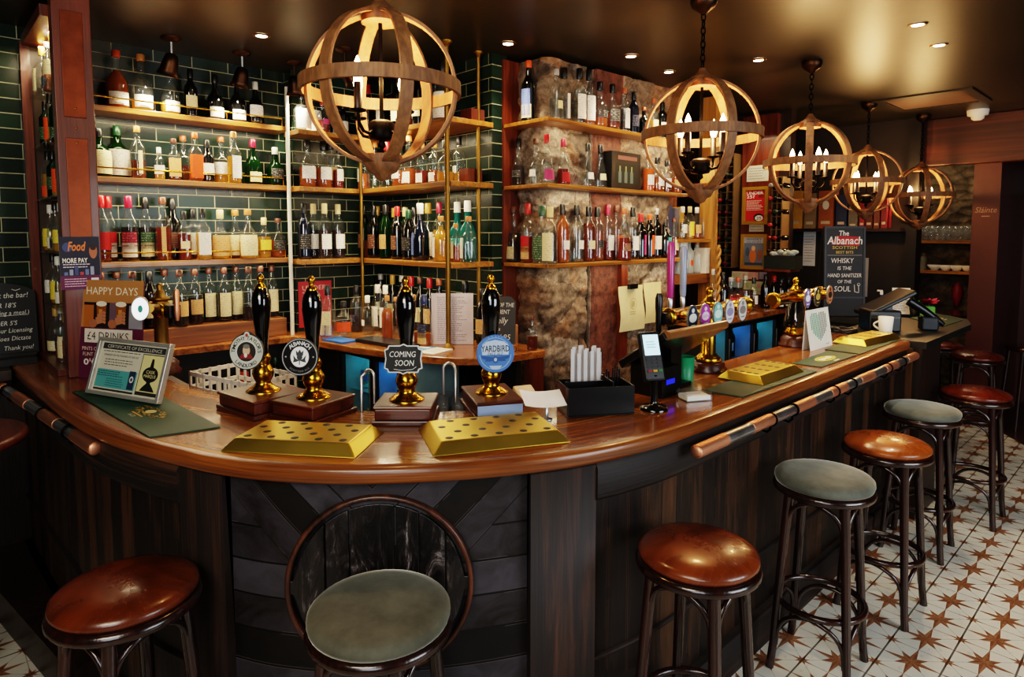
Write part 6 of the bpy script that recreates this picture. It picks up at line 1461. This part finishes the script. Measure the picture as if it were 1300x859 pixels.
def rack(px0, px1, pyt, pyb, cols, rows_, label):
    p0, p1 = Y_(px0, pyb), Y_(px1, pyt); zb, zt = p0.z, p1.z; w = p1.x - p0.x
    t = thing('wine_rack', label, 'wine rack', ((p0.x + p1.x) / 2, 5.42, zb)); h = zt - zb
    mb = MB(); mb.bb(-w / 2, .06, 0, w / 2, .0796, h); part('back_panel', mb, paint('#120b08', .6), t)
    mb = MB()
    for i in range(cols + 1): x = -w / 2 + w * i / cols; mb.bb(x - .005, -.08, 0, x + .005, .06, h)
    for j in range(rows_ + 1): z = h * j / rows_; mb.bb(-w / 2, -.079, z - .004, w / 2, .059, z + .004)
    part('lattice', mb, paint('#6a5030', .5), t)
    M_ = Matrix.Translation(t.location); r_ = random.Random(cols * 7 + rows_)
    foils = ['#5a1020', '#1a1a1c', '#a8a49a', '#7a1a24', '#2a3a2a', '#b0343a']
    for i in range(cols):
        for j in range(rows_):
            if (i * 5 + j * 3) % 7 == 0: continue
            f = foils[r_.randrange(6)]
            mb = MB(); x = -w / 2 + w * (i + .5) / cols; z = h * j / rows_ + .040; mb.M = Matrix.Rotation(pi / 2, 4, 'X')
            mb.lathe([(.034, -.05), (.034, .06), (.016, .11), (.0145, .135)], 14); b_ = thing('wine_bottle', f"wine bottle lying in the {label.split()[0]} wine rack, {ORD[i]} column, {ORD[rows_ - 1 - j]} row down", 'bottle', tuple(M_ @ Vector((x, .0, z)))); b_['group'] = 'wine bottles lying in racks'
            part('glass_body', mb, GL['d'], b_)
            mb = MB(); mb.M = Matrix.Rotation(pi / 2, 4, 'X'); mb.lathe([(.0155, .13), (.0155, .165), (.012, .168)], 12); part('foil_cap', mb, paint(f, .3, .2), b_)
rack(911, 939, 196, 338, 3, 9, 'left dark lattice wine rack on the far wall beside the posters')
rack(984, 1000, 225, 340, 2, 7, 'right dark lattice wine rack on the far wall')
zz = Y_(990, 341, 5.25).z
t = thing('basket', 'dark green basket of pale crumpled packets on the far wall shelf', 'basket', (Y_(995, 335, 5.25).x, 5.235, zz + .001)); part('basket_tray', tray(MB(), -.13, -.07, .13, .07, .11), paint('#16201a', .5), t)
r_ = random.Random(4); mb = MB()
for k in range(18): mb.sphere((r_.uniform(-.1, .1), r_.uniform(-.05, .05), .115 + r_.uniform(0, .03)), .022, 8, (1.3, 1, .8))
o = part('packets', mb, paint('#a8aba0', .4), t); o['kind'] = 'stuff'
mb = MB(); mb.bb(Y_(976, 340, 5.25).x, 5.15, zz - .02, Y_(1010, 340, 5.25).x, 5.335, zz); solo('rack_shelf', mb, W_RED, 'short wooden shelf under the green basket on the far wall', 'shelf')

# shelf of boxes on the dark recess wall
YR = 6.64
def R_(px, py): return onY(px, py, YR)
zs = R_(1060, 290).z
mb = MB(); mb.bb(R_(997, 290).x, 6.53, zs - .03, R_(1147, 290).x, 6.749, zs); sh_ = solo('box_shelf', mb, W_DARKZ, 'dark high shelf carrying boxes above the tall chalkboard', 'shelf')
BX = [(1000, 1021, 243, '#b5812f', 'mustard yellow'), (1023, 1038, 246, '#7a6448', 'tan'), (1041, 1060, 243, '#8a4a24', 'orange-brown'), (1063, 1077, 248, '#26304a', 'navy'), (1079, 1091, 262, '#5a564c', 'grey'), (1093, 1100, 256, '#7a1a22', 'dark red'), (1101, 1110, 254, '#4a1c18', 'maroon'), (1111, 1119, 258, '#5a2a1c', 'brown'), (1120, 1128, 250, '#6a1420', 'crimson')]
for k, (a0, a1, t0, c, nm) in enumerate(BX):
    p0, p1 = R_(a0, 290), R_(a1, 290); w = p1.x - p0.x; h = R_(a0, t0).z - zs
    xc = (p0.x + p1.x) / 2
    lab = f'{nm} whisky gift box on the high shelf' if k < 5 else f'thin {nm} boxed bottle upright on the high shelf'
    if k < 2: xc = xc
    t = thing('gift_box', lab, 'box', (xc, 6.64, zs + .0006)); part('box', MB().bb(-w / 2 + .002, -.06, 0, w / 2 - .002, .08, h), paint(c, .55), t, None, .002)
    a = Art(); a.M = Matrix.Translation((0, -.0604, 0)); a.rect(-w * .3, h * .12, w * .3, h * .2, '#a89a80')
    if k == 2: a.ell(0, h * .62, w * .22, h * .12, '#c9c0a8', 16)
    art('front_print', a, t)
flat(1019, 294, 1036, 337, paint('#c9c6c4', .6), 'paper_sheet', 'white sheet pinned on the dark wall left of the tall chalkboard', 'paper sheet', 6.75, 10)
flat(1091, 327, 1103, 376, paint('#8a8a8e', .5), 'picture_frame', 'narrow pale framed sheet on the wall just right of the tall chalkboard', 'picture frame', 6.75, 8)
# alcove at the far right
def A2(px, py, v=8.35): return onY(px, py, v)
for k, (py, lab) in enumerate(((305, 'upper'), (342, 'lower'))):
    p0, p1 = A2(1163, py), A2(1238, py); z = p0.z
    mb = MB(); mb.bb(-2.69, 8.22, z - .03, -1.301, 8.499, z); solo('alcove_shelf', mb, W_SHELF_X, f'{lab} wooden shelf on the rough stone wall at the far right', 'shelf')
    if k == 0:
        for i in range(11):
            x = p0.x + .05 + .056 * i * (p1.x - p0.x) / .58
            g_ = bpy.data.objects.new('drinking_glass', gme); COL.objects.link(g_); g_.location = (x, 8.32, z + .0005); g_.scale = (1., 1., 1.6)
            g_['label'] = 'tall clear glass in the row on the far upper stone wall shelf'; g_['category'] = 'glass'; g_['group'] = 'glasses on the far stone wall shelf'
    else:
        for i in range(4):
            mb = MB(); mb.lathe([(.03, 0), (.035, .005), (.075, .06), (.072, .06), (.03, .008)], 18)
            solo('bowl', mb, WHITE, f'pale bowl, {ORD[i]} from the left on the far lower shelf', 'bowl', (A2(1187 + 14 * i, 335).x, 8.34, z + .0005), 0, 'bowls on the far lower shelf')
        mb = MB(); mb.lathe([(.04, 0), (.045, .02), (.03, .06), (.045, .10), (.04, .14), (.02, .16), (.02, .19)], 16); t = thing('jar', 'pale patterned jar at left end of the far lower shelf', 'jar', (A2(1171, 335).x, 8.36, z + .0005)); part('jar_body', mb, paint('#8a8672', .4), t)
zb = A2(1200, 344).z
# flowers and furniture near the alcove
def flower(px, py, zb, c, lab):
    q = onZ(px, py, zb); t = thing('flowers', lab, 'flowers', (q.x, q.y, zb)); r_ = random.Random(px); mb = MB()
    mb.lathe([(.03, 0), (.035, .1), (.02, .13), (.024, .15)], 14); part('vase', mb, paint('#3a342c', .3), t); mb = MB()
    for k in range(26):
        an, el, L = r_.uniform(0, 2 * pi), r_.uniform(.1, 1.4), r_.uniform(.06, .14); d = Vector((cos(an) * cos(el), sin(an) * cos(el), sin(el))) * L; s = Vector((-sin(an), cos(an), 0)) * .022
        b0 = Vector((0, 0, .16)); mb.add([b0, b0 + d * .6 + s, b0 + d, b0 + d * .6 - s], [(0, 1, 2, 3)])
    part('petals', mb, paint(c, .5), t)
tq = onZ(1214, 404, .95)
t = thing('high_table', 'dark round high table in front of the far stone alcove', 'table', (-1.72, 7.55, 0)); mb = MB(); mb.lathe([(.30, .93), (.31, .94), (.31, .955), (.30, .96)], 28); part('table_top', mb, W_BENT, t)
mb = MB(); mb.lathe([(.03, .02), (.03, .93)], 12); part('stem', mb, BLACKM, t); mb = MB(); mb.lathe([(.22, 0), (.22, .012), (.03, .03)], 24); part('foot', mb, BLACKM, t)
q = onZ(1205, 402, .96)
for (x, y, c, lab) in ((-1.80, 7.45, '#c02a52', 'pink flowers in a vase on the far high table'),):
    flower_t = (x, y)
    t = thing('flowers', lab, 'flowers', (x, y, .9605)); r_ = random.Random(9); mb = MB(); mb.lathe([(.025, 0), (.03, .07), (.018, .09)], 12); part('vase', mb, paint('#3a342c', .3), t); mb = MB()
    for k in range(36):
        an, el, L = r_.uniform(0, 2 * pi), r_.uniform(.0, 1.2), r_.uniform(.05, .12); d = Vector((cos(an) * cos(el), sin(an) * cos(el), sin(el) * .7)) * L; s = Vector((-sin(an), cos(an), .3)) * .025
        b0 = Vector((0, 0, .09)); mb.add([b0, b0 + d * .6 + s, b0 + d, b0 + d * .6 - s], [(0, 1, 2, 3)])
    part('petals', mb, paint(c, .5), t)
mb = MB(); mb.lathe([(.002, .0), (.03, .05), (.055, .14), (.05, .22), (.02, .27)], 12); solo('red_lantern', mb, paint('#8a1c30', .5), 'dark red paper ornament hanging on the far stone wall', 'ornament', (A2(1213, 385).x, 8.40, A2(1213, 390).z))
a = Art(); a.M = Matrix.Translation((-1.29, 7.0195, 0)); a.text('Sláinte', 0, onY(1257, 266, 7.02).z, .05, '#8a6a52', .16, .25); a.rect(-.03, onY(1257, 272, 7.02).z - .02, .03, onY(1257, 272, 7.02).z - .012, '#8a6a52')
o = mk('wall_writing', a, a.mats); o['label'] = 'faint pale script lettering painted on the dark red pillar'; o['category'] = 'sign'
mb = MB(); p = onY(1287, 228, 8.2); mb.bb(-.28, -.05, -.16, .28, .05, .16); solo('television', mb, PLAST, 'dark screen high on the dark red wall at the far right', 'screen', (p.x + .1, 8.24, p.z), bev=.01)
# smoke detector, ceiling vent
q = onZ(1240, 168, 2.8); mb = MB(); mb.lathe([(.03, -.085), (.045, -.075), (.05, -.05), (.075, -.045), (.08, -.005), (.08, 0)], 24); q = onY(1240, 172, 6.6); q = onZ(1240, 166, 2.8) ; solo('smoke_detector', mb, WHITE, 'white stepped smoke detector on the ceiling at the far right', 'smoke detector', (onY(1240, 172, 6.7).x, 6.7, 2.7995))
q = onZ(1183, 127, 2.8); t = thing('ceiling_vent', 'square flush vent panel in the dark ceiling near the last pendants', 'vent', (q.x, q.y, 2.7995), 0)
mb = MB(); w = .33; mb.bb(-w, -w, -.012, w, -w + .07, 0); mb.bb(-w, w - .07, -.012, w, w, 0); mb.bb(-w, -w + .07, -.012, -w + .07, w - .07, 0); mb.bb(w - .07, -w + .07, -.012, w, w - .07, 0); part('frame', mb, CEIL, t)
mb = MB(); mb.bb(-w + .07, -w + .07, -.006, w - .07, w - .07, 0); part('grille', mb, paint('#6a4a38', .5), t)

# ---------------------------------------------------------------- bar stools
def leather(name, a, b):
    t = NT(name); n = t.noise(t.coord(), 6, 6, .65, .6); n2 = t.noise(t.coord(), 90, 3)
    return t.bsdf(t.ramp(n, [(.3, a), (.7, b)]), t.m2('MULTIPLY_ADD', n, .2, .18), 0, .5, .25, bump=n2, bstr=.08, bdist=.002)
def velvet(name, a, b):
    t = NT(name); n = t.noise(t.coord(), 11, 6, .6, .15); n2 = t.noise(t.coord(), 120, 2)
    m = t.bsdf(t.ramp(n, [(.35, a), (.68, b)]), .75, 0, .3, bump=n2, bstr=.12, bdist=.002)
    for nd in t.t.nodes:
        if nd.type == 'BSDF_PRINCIPLED': nd.inputs['Sheen Weight'].default_value = .8; nd.inputs['Sheen Roughness'].default_value = .35; nd.inputs['Sheen Tint'].default_value = rgba('#cccabc')
    return m
LEA = [leather('tan_leather_' + str(i), a, b) for i, (a, b) in enumerate((('#3f1906', '#6d300e'), ('#502008', '#86421a'), ('#6f340e', '#a85a20'), ('#3d1306', '#6a260e')))]
VEL = velvet('grey_green_velvet', '#50524a', '#6c6e64'); VEL2 = velvet('olive_velvet', '#47463b', '#5e5d50')
ZS_ = .79; RS = .185
stool_meshes = {}
def build_stool(label, m, velv, loc, rz):
    t = thing('bar_stool', label, 'bar stool', loc, rz, 'bar stools')
    mb = MB()
    if velv: mb.lathe([(.15, ZS_ - .035), (RS - .006, ZS_ - .032), (RS - .002, ZS_ - .02), (RS - .003, ZS_ - .006), (RS - .012, ZS_ + .003), (.145, ZS_ + .010), (.09, ZS_ + .014), (.002, ZS_ + .015)], 44)
    else: mb.lathe([(.15, ZS_ - .035), (RS - .012, ZS_ - .034), (RS - .004, ZS_ - .022), (RS - .006, ZS_ - .010), (RS - .022, ZS_ + .001), (.135, ZS_ + .011), (.10, ZS_ + .017), (.05, ZS_ + .021), (.002, ZS_ + .022)], 44)
    part('seat_cushion', mb, m, t, 'worn grey velvet seat pad' if velv else 'glossy brown leather seat pad')
    mb = MB(); mb.lathe([(.145, ZS_ - .066), (RS - .006, ZS_ - .066), (RS + .002, ZS_ - .060), (RS + .004, ZS_ - .050), (RS, ZS_ - .038), (RS - .008, ZS_ - .034), (.15, ZS_ - .034), (.145, ZS_ - .04)], 44); part('seat_ring', mb, W_BENT, t)
    A = [radians(45 + 90 * k) for k in range(4)]
    legp = []
    for a in A:
        pts = []
        for z, r in ((ZS_ - .05, .140), (.60, .152), (.40, .168), (.22, .182), (.10, .190), (.04, .197), (.0, .203)): pts.append((r * cos(a), r * sin(a), z))
        mb = MB(); mb.tube(pts, [.0195, .019, .0175, .016, .0155, .016, .0165], 12); part('leg', mb, W_BENT, t)
    mb = MB(); mb.tube([(.163 * cos(2 * pi * k / 36), .163 * sin(2 * pi * k / 36), .275) for k in range(36)], .0125, 10, True); part('foot_ring', mb, W_BENT, t)
    for k in range(4):
        a0, a1 = A[k], A[k] + pi / 2; am = (a0 + a1) / 2
        def P(u, r, z): a = a0 + (a1 - a0) * u; return (r * cos(a), r * sin(a), z)
        up = []
        for i in range(17):
            s = i / 16; x = cos(pi * (1 - s)); u = .5 + .5 * x * .94; zz = .555 + (ZS_ - .085 - .555) * sin(pi * s) ** .55
            rr = .140 + .012 * (1 - sin(pi * s)); up.append(P(u, rr * (1 - .14 * (1 - abs(x))), zz))
        mb = MB(); mb.tube(up, .0095, 8); part('upper_brace', mb, W_BENT, t)
        lo = []
        for i in range(15):
            s = i / 14; x = cos(pi * (1 - s)); u = .5 + .5 * x * .95; zz = .10 + .155 * sin(pi * s) ** .6
            lo.append(P(u, (.185 - .02 * sin(pi * s)) * (1 - .12 * (1 - abs(x))), zz))
        mb = MB(); mb.tube(lo, .0090, 8); part('lower_brace', mb, W_BENT, t)
    return t
ST = [((160, 741), 'brown leather topped bar stool beside the dark left end of the bar', LEA[0], 0, .3), ((482, 768), 'olive grey velvet bar stool in front of the round cask end', VEL2, 1, .5),
      ((886, 693), 'brown leather bar stool nearest along the right side, before the post', LEA[1], 0, .08), ((1046, 602), 'grey velvet bar stool between the two nearer leather stools on the right', VEL, 1, .12),
      ((1126, 559), 'orange tan leather bar stool between two grey velvet stools', LEA[2], 0, .0), ((1170, 517), 'smaller looking grey velvet bar stool, farther of two along the right side', VEL, 1, .05),
      ((1214, 492), 'red brown leather bar stool by the end of the wooden bar', LEA[3], 0, .0), ((1240, 449), 'dark red leather bar stool standing before the oxblood pillar', LEA[3], 0, .1), ((1185, 438), 'farthest bar stool with red brown seat behind the dark end counter', LEA[3], 0, .1)]
protos = {}
for px, lab, m, v, rz in ST:
    q = onZ(px[0], px[1], ZS_); x, y = q.x, q.y
    if px[0] == 160: y = min(y, .395)
    if px[0] in (887, 1046, 1127, 1170, 1214): x = max(x, -.98)
    if px[0] == 1214: x = -.865
    if px[0] == 1185: x, y = -1.48, 6.53
    if v not in protos: protos[v] = build_stool(lab, m, v, (x, y, 0), rz)
    else:
        o = copy_tree(protos[v]); o.location = (x, y, 0); o.rotation_euler = (0, 0, rz); o['label'] = lab
        for ch in o.children:
            if ch.name.startswith('seat_cushion'): setm(ch, m)
# small round table just inside the left edge
t = thing('pub_table', 'round brown wooden table just showing at the far left edge', 'table', (-2.99, -.01, 0)); mb = MB(); mb.lathe([(.27, .995), (.295, 1.0), (.30, 1.012), (.295, 1.025), (.28, 1.03)], 36); part('table_top', mb, W_MAHOG, t)
mb = MB(); mb.lathe([(.2, 0), (.21, .02), (.05, .05), (.03, .1), (.03, .995)], 20); part('pedestal', mb, BLACKM, t)
# dark cafe chair at the far right
t = thing('cafe_chair', 'dark bentwood high chair with curved back at the far right', 'chair', (-.93, 7.25, 0), radians(-60))
mb = MB(); mb.lathe([(.18, .70), (.2, .71), (.2, .735), (.16, .745)], 28); part('seat', mb, W_BENT, t)
for sx, sy in ((-1, -1), (1, -1), (-1, 1), (1, 1)): mb = MB(); mb.tube([(.13 * sx, .13 * sy, .71), (.17 * sx, .17 * sy, .0)], [.018, .015], 10); part('leg', mb, W_BENT, t)
mb = MB(); mb.tube([(-.17, .14, .72), (-.19, .18, .95), (-.15, .2, 1.13), (-.05, .21, 1.19), (.05, .21, 1.19), (.15, .2, 1.13), (.19, .18, .95), (.17, .14, .72)], .015, 10); part('back_hoop', mb, W_BENT, t)
mb = MB(); mb.tube([(-.06, .15, .73), (-.09, .19, .95), (0, .205, 1.1), (.09, .19, .95), (.06, .15, .73)], .011, 8); part('inner_hoop', mb, W_BENT, t)
t = thing('dark_table', 'dark round table by the curved back chair at the far right', 'table', (-.25, 7.55, 0)); mb = MB(); mb.lathe([(.3, .97), (.31, .98), (.31, 1.0), (.29, 1.005)], 28); part('table_top', mb, W_BENT, t); mb = MB(); mb.lathe([(.2, 0), (.2, .02), (.035, .04), (.03, .97)], 16); part('pedestal', mb, BLACKM, t)

# ---------------------------------------------------------------- pendants
def band_pts(R, n, f): return [f(2 * pi * k / n) for k in range(n)]
GR = .25
def build_pendant(label, loc, rz, drop):
    t = thing('pendant_light', label, 'pendant lamp', loc, rz, 'wooden globe pendants')
    bw, bt = .021, .006
    for k in range(3):
        al = pi * k / 3; ca, sa = cos(al), sin(al); n = 64
        P = [(GR * cos(a) * ca, GR * cos(a) * sa, GR * sin(a)) for a in [2 * pi * i / n for i in range(n)]]
        fr = [((cos(a) * ca, cos(a) * sa, sin(a)), (-sa, ca, 0)) for a in [2 * pi * i / n for i in range(n)]]
        mb = MB(); mb.sweep(P, fr, [(-bt, -bw), (-bt, bw), (bt, bw), (bt, -bw)], True); part('wooden_hoop', mb, W_GLOBE, t, bev=.0015)
    n = 72; Rq = GR + .0122
    P = [(Rq * cos(a), Rq * sin(a), 0) for a in [2 * pi * i / n for i in range(n)]]; fr = [((cos(a), sin(a), 0), (0, 0, 1)) for a in [2 * pi * i / n for i in range(n)]]
    mb = MB(); mb.sweep(P, fr, [(-bt, -bw), (bt, -bw), (bt, bw), (-bt, bw)], True); part('equator_band', mb, W_GLOBE, t, 'horizontal wooden band round the middle')
    mb = MB(); mb.lathe([(.062, GR - .035), (.062, GR - .02), (.055, GR + .008), (.035, GR + .018), (.018, GR + .04), (.012, GR + .05)], 22); part('top_cap', mb, W_GLOBE, t)
    mb = MB(); mb.lathe([(.004, -GR - .058), (.022, -GR - .05), (.030, -GR - .035), (.05, -GR - .026), (.056, -GR - .012), (.07, -GR + .012), (.066, -GR + .03)], 22); part('bottom_finial', mb, W_GLOBE, t)
    mb = MB(); mb.tube([(0, 0, GR - .03), (0, 0, -.13)], .007, 8); mb.lathe([(.012, -.175), (.04, -.17), (.045, -.16), (.045, -.115), (.03, -.105), (.008, -.10)], 16); mb.lathe([(.004, -.20), (.014, -.19), (.010, -.175)], 12); part('centre_stem', mb, BLACKM, t)
    for k in range(4):
        a = pi / 2 * k + .5; c, s = cos(a), sin(a)
        mb = MB(); mb.tube([(r * c, r * s, z) for r, z in ((.035, -.14), (.06, -.155), (.085, -.15), (.105, -.125), (.108, -.095))], .006, 8); mb.at(.108 * c, .108 * s, 0); mb.lathe([(.006, -.095), (.026, -.09), (.028, -.084), (.012, -.082)], 14); o = part('arm', mb, BLACKM, t)
        mb = MB(); mb.at(.108 * c, .108 * s, 0); mb.lathe([(.013, -.084), (.013, .0), (.011, .003)], 12); part('candle_tube', mb, paint('#1d1712', .4), o)
        mb = MB(); mb.at(.108 * c, .108 * s, 0); mb.lathe([(.008, .0), (.014, .018), (.0165, .034), (.013, .056), (.006, .075), (.001, .086)], 14); part('candle_bulb', mb, BULB, o, 'glowing candle bulb')
    z = GR + .05; mb = MB(); i = 0
    zc = 2.8 - loc[2] - .055
    while z < zc:
        M0 = Matrix.Translation((0, 0, z + .014)) @ Matrix.Rotation(pi / 2 * (i % 2), 4, 'Z'); mb.M = M0
        mb.tube([(.010 * cos(q), 0, .020 * sin(q)) for q in [2 * pi * k / 12 for k in range(12)]], .0032, 6, True); z += .030; i += 1
    part('chain', mb, BLACKM, t)
    mb = MB(); zt = 2.7995 - loc[2]; mb.lathe([(.012, zt - .07), (.02, zt - .062), (.035, zt - .05), (.05, zt - .04), (.058, zt - .025), (.06, zt - .01), (.058, zt)], 24); part('ceiling_rose', mb, BRONZE, t)
    return t
ORDP = ['largest wooden globe pendant, nearest, above the hand pumps', 'second wooden globe pendant, above the till', 'third wooden globe pendant, above the white tent card', 'fourth wooden globe pendant, overlapping the third', 'farthest and smallest wooden globe pendant']
lamps = []
def facing(P): return atan2(EYE.y - P[1], EYE.x - P[0])
for i, (px, py, dia) in enumerate(((484, 113, 208), (890, 172, 154), (1027, 207, 113), (1100, 231, 86), (1168, 248, 78))):
    d = ray(px, py); dep = F * (2 * GR + .036) / dia * 1.03; P = EYE + d * dep
    rz = facing(P) + [radians(18), radians(30), 0, radians(25), radians(14)][i]
    build_pendant(ORDP[i] + (' with candle bulbs' if i else ''), tuple(P), rz, 0)
    L = bpy.data.lights.new('pendant_glow', 'POINT'); L.energy = [20, 22, 22, 18, 15][i]; L.color = (1, .55, .22); L.shadow_soft_size = .05
    lo = bpy.data.objects.new('pendant_glow', L); COL.objects.link(lo); lo.location = (P.x, P.y, P.z + .035)

# recessed downlights
def downlight(px, py, i, on=1.):
    q = onZ(px, py, 2.8)
    zc = 2.7995
    q = onZ(px, py, zc)
    where = ['over the tiled wall', 'beside the tall upright of the stone pier', 'above the stone pier top shelf', 'behind the second pendant, nearer of two', 'between the second and third pendants', 'at upper right, nearer of a pair', 'at upper right, farther of a pair', 'at the far end of the room'][i]
    t = thing('downlight', f'small recessed ceiling downlight {where}', 'ceiling light', (q.x, q.y, zc))
    mb = MB(); mb.lathe([(.028, -.004), (.034, -.007), (.044, -.005), (.046, 0)], 24, capped=False); part('trim_ring', mb, metal('downlight_trim', '#8a6a4a', .3), t)
    mb = MB(); mb.lathe([(.0005, -.003), (.029, -.003)], 20, capped=False); part('lens', mb, SPOTG, t)
    L = bpy.data.lights.new('downlight_beam', 'SPOT'); L.energy = 26 * on; L.color = (1, .80, .55); L.spot_size = radians(95); L.spot_blend = .7; L.shadow_soft_size = .03
    lo = bpy.data.objects.new('downlight_beam', L); COL.objects.link(lo); lo.location = (q.x, q.y, zc - .015)
for i, (px, py) in enumerate(((332, 45), (645, 55), (801, 71), (849, 91), (963, 76), (1165, 31), (1192, 57), (1118, 166))): downlight(px, py, i)
# brass spotlights over the shelves
def aim(o, tgt): o.rotation_euler = (Vector(tgt) - o.location).to_track_quat('-Z', 'Y').to_euler()
for i, (px, py, tg) in enumerate(((217, 48, (-4.1, .95, 1.9)), (307, 67, (-4.1, 1.35, 1.7)), (373, 79, (-4.0, 1.9, 1.6)), (437, 62, (-3.5, 2.5, 1.9)))):
    q = onZ(px, py, 2.8); t = thing('spotlight', f"bronze bell shaped ceiling spotlight, {ORD[i]} from the left above the tiled shelves", 'spotlight', (q.x, q.y, 2.7995))
    mb = MB(); mb.lathe([(.012, -.022), (.03, -.018), (.05, -.008), (.052, 0)], 22); part('ceiling_rose', mb, BRONZE, t)
    d = (Vector(tg) - Vector((q.x, q.y, 2.65))).normalized()
    mb = MB(); mb.tube([(0, 0, -.02), (0, 0, -.10)], .008, 8); part('stem', mb, STEEL if i < 2 else BRONZE, t)
    mb = MB(); mb.M = Matrix.Translation((0, 0, -.10)) @ d.to_track_quat('Z', 'Y').to_matrix().to_4x4(); mb.lathe([(.012, -.02), (.03, -.01), (.04, .03), (.045, .07), (.055, .10), (.052, .10), (.042, .07), (.036, .03), (.01, .0)], 22, capped=False); part('bell_shade', mb, BRONZE, t)
    mb = MB(); mb.M = Matrix.Translation(Vector((0, 0, -.10)) + d * .075); mb.sphere((0, 0, 0), .022, 12); part('bulb', mb, SPOTG, t)
    L = bpy.data.lights.new('spot_beam', 'SPOT'); L.energy = 26; L.color = (1, .82, .56); L.spot_size = radians(100); L.spot_blend = .6; L.shadow_soft_size = .03
    lo = bpy.data.objects.new('spot_beam', L); COL.objects.link(lo); lo.location = Vector((q.x, q.y, 2.6995)) + d * .11; aim(lo, tg)
# added fill lamps, no real fittings: brighten shelves, bottles, cabinet and alcoves
def fill_strip(loc, sx, sy, e, rot=(0, 0, 0), col=(1, .80, .52)):
    L = bpy.data.lights.new('fill_lamp', 'AREA'); L.shape = 'RECTANGLE'; L.size = sx; L.size_y = sy; L.energy = e; L.color = col
    o = bpy.data.objects.new('fill_lamp', L); COL.objects.link(o); o.location = loc; o.rotation_euler = rot
for z in ZL[:2]: fill_strip((-3.99, 1.22, z - .032), .03, 1.0, 5.)
for z in ZM[:2]: fill_strip((-3.3, 2.27, z - .032), .9, .03, 4.)
for z in ZS[:2]: fill_strip((-2.52, 3.3, z - .025), .03, 1.3, 3.2)
fill_strip((-3.8, .53, 2.69), .5, .06, 4)
for z in ZL[2:]: fill_strip((-3.99, 1.22, z - .032), .03, 1.0, 1.4)
for z in ZM[2:]: fill_strip((-3.3, 2.27, z - .032), .9, .03, 2.)
fill_strip((-2.6, 4.25, 2.3), .1, .3, 2.5)
fill_strip((-2.3, 5.2, 2.6), .9, .1, 5)
fill_strip((-2.52, 3.3, ZS[2] - .025), .03, 1.3, 2.5)
fill_strip((-1.95, 8.0, 2.7), .6, .2, 4)  # added fill for the far alcove, not a shelf fitting
# daylight from the windows behind and to the right of the camera, plus an added warm fill
def window_and_fill(loc, tgt, sx, sy, e, col):
    L = bpy.data.lights.new('daylight_and_fill', 'AREA'); L.shape = 'RECTANGLE'; L.size = sx; L.size_y = sy; L.energy = e; L.color = col
    o = bpy.data.objects.new('daylight_and_fill', L); COL.objects.link(o); o.location = loc; aim(o, tgt)
window_and_fill((2.6, 2.6, 1.7), (-1.2, 3.6, .3), 2.4, 1.5, 70, (.86, .93, 1))
window_and_fill((.9, -1.9, 1.9), (-1.6, 1.4, .9), 2.2, 1.4, 42, (.84, .92, 1))
window_and_fill((-.3, -.9, 2.5), (-3.0, 2.2, 1.6), 1.2, .8, 32, (1, .88, .7))  # added warm fill to brighten the back bar, not a window
w = bpy.data.worlds.new('world'); S.world = w; w.use_nodes = True
w.node_tree.nodes['Background'].inputs[0].default_value = (.02, .018, .015, 1)
S.view_settings.view_transform = 'Filmic'; S.view_settings.look = 'High Contrast'; S.view_settings.exposure = .46
S.cycles.max_bounces = 10; S.cycles.transparent_max_bounces = 24; S.cycles.sample_clamp_indirect = 6
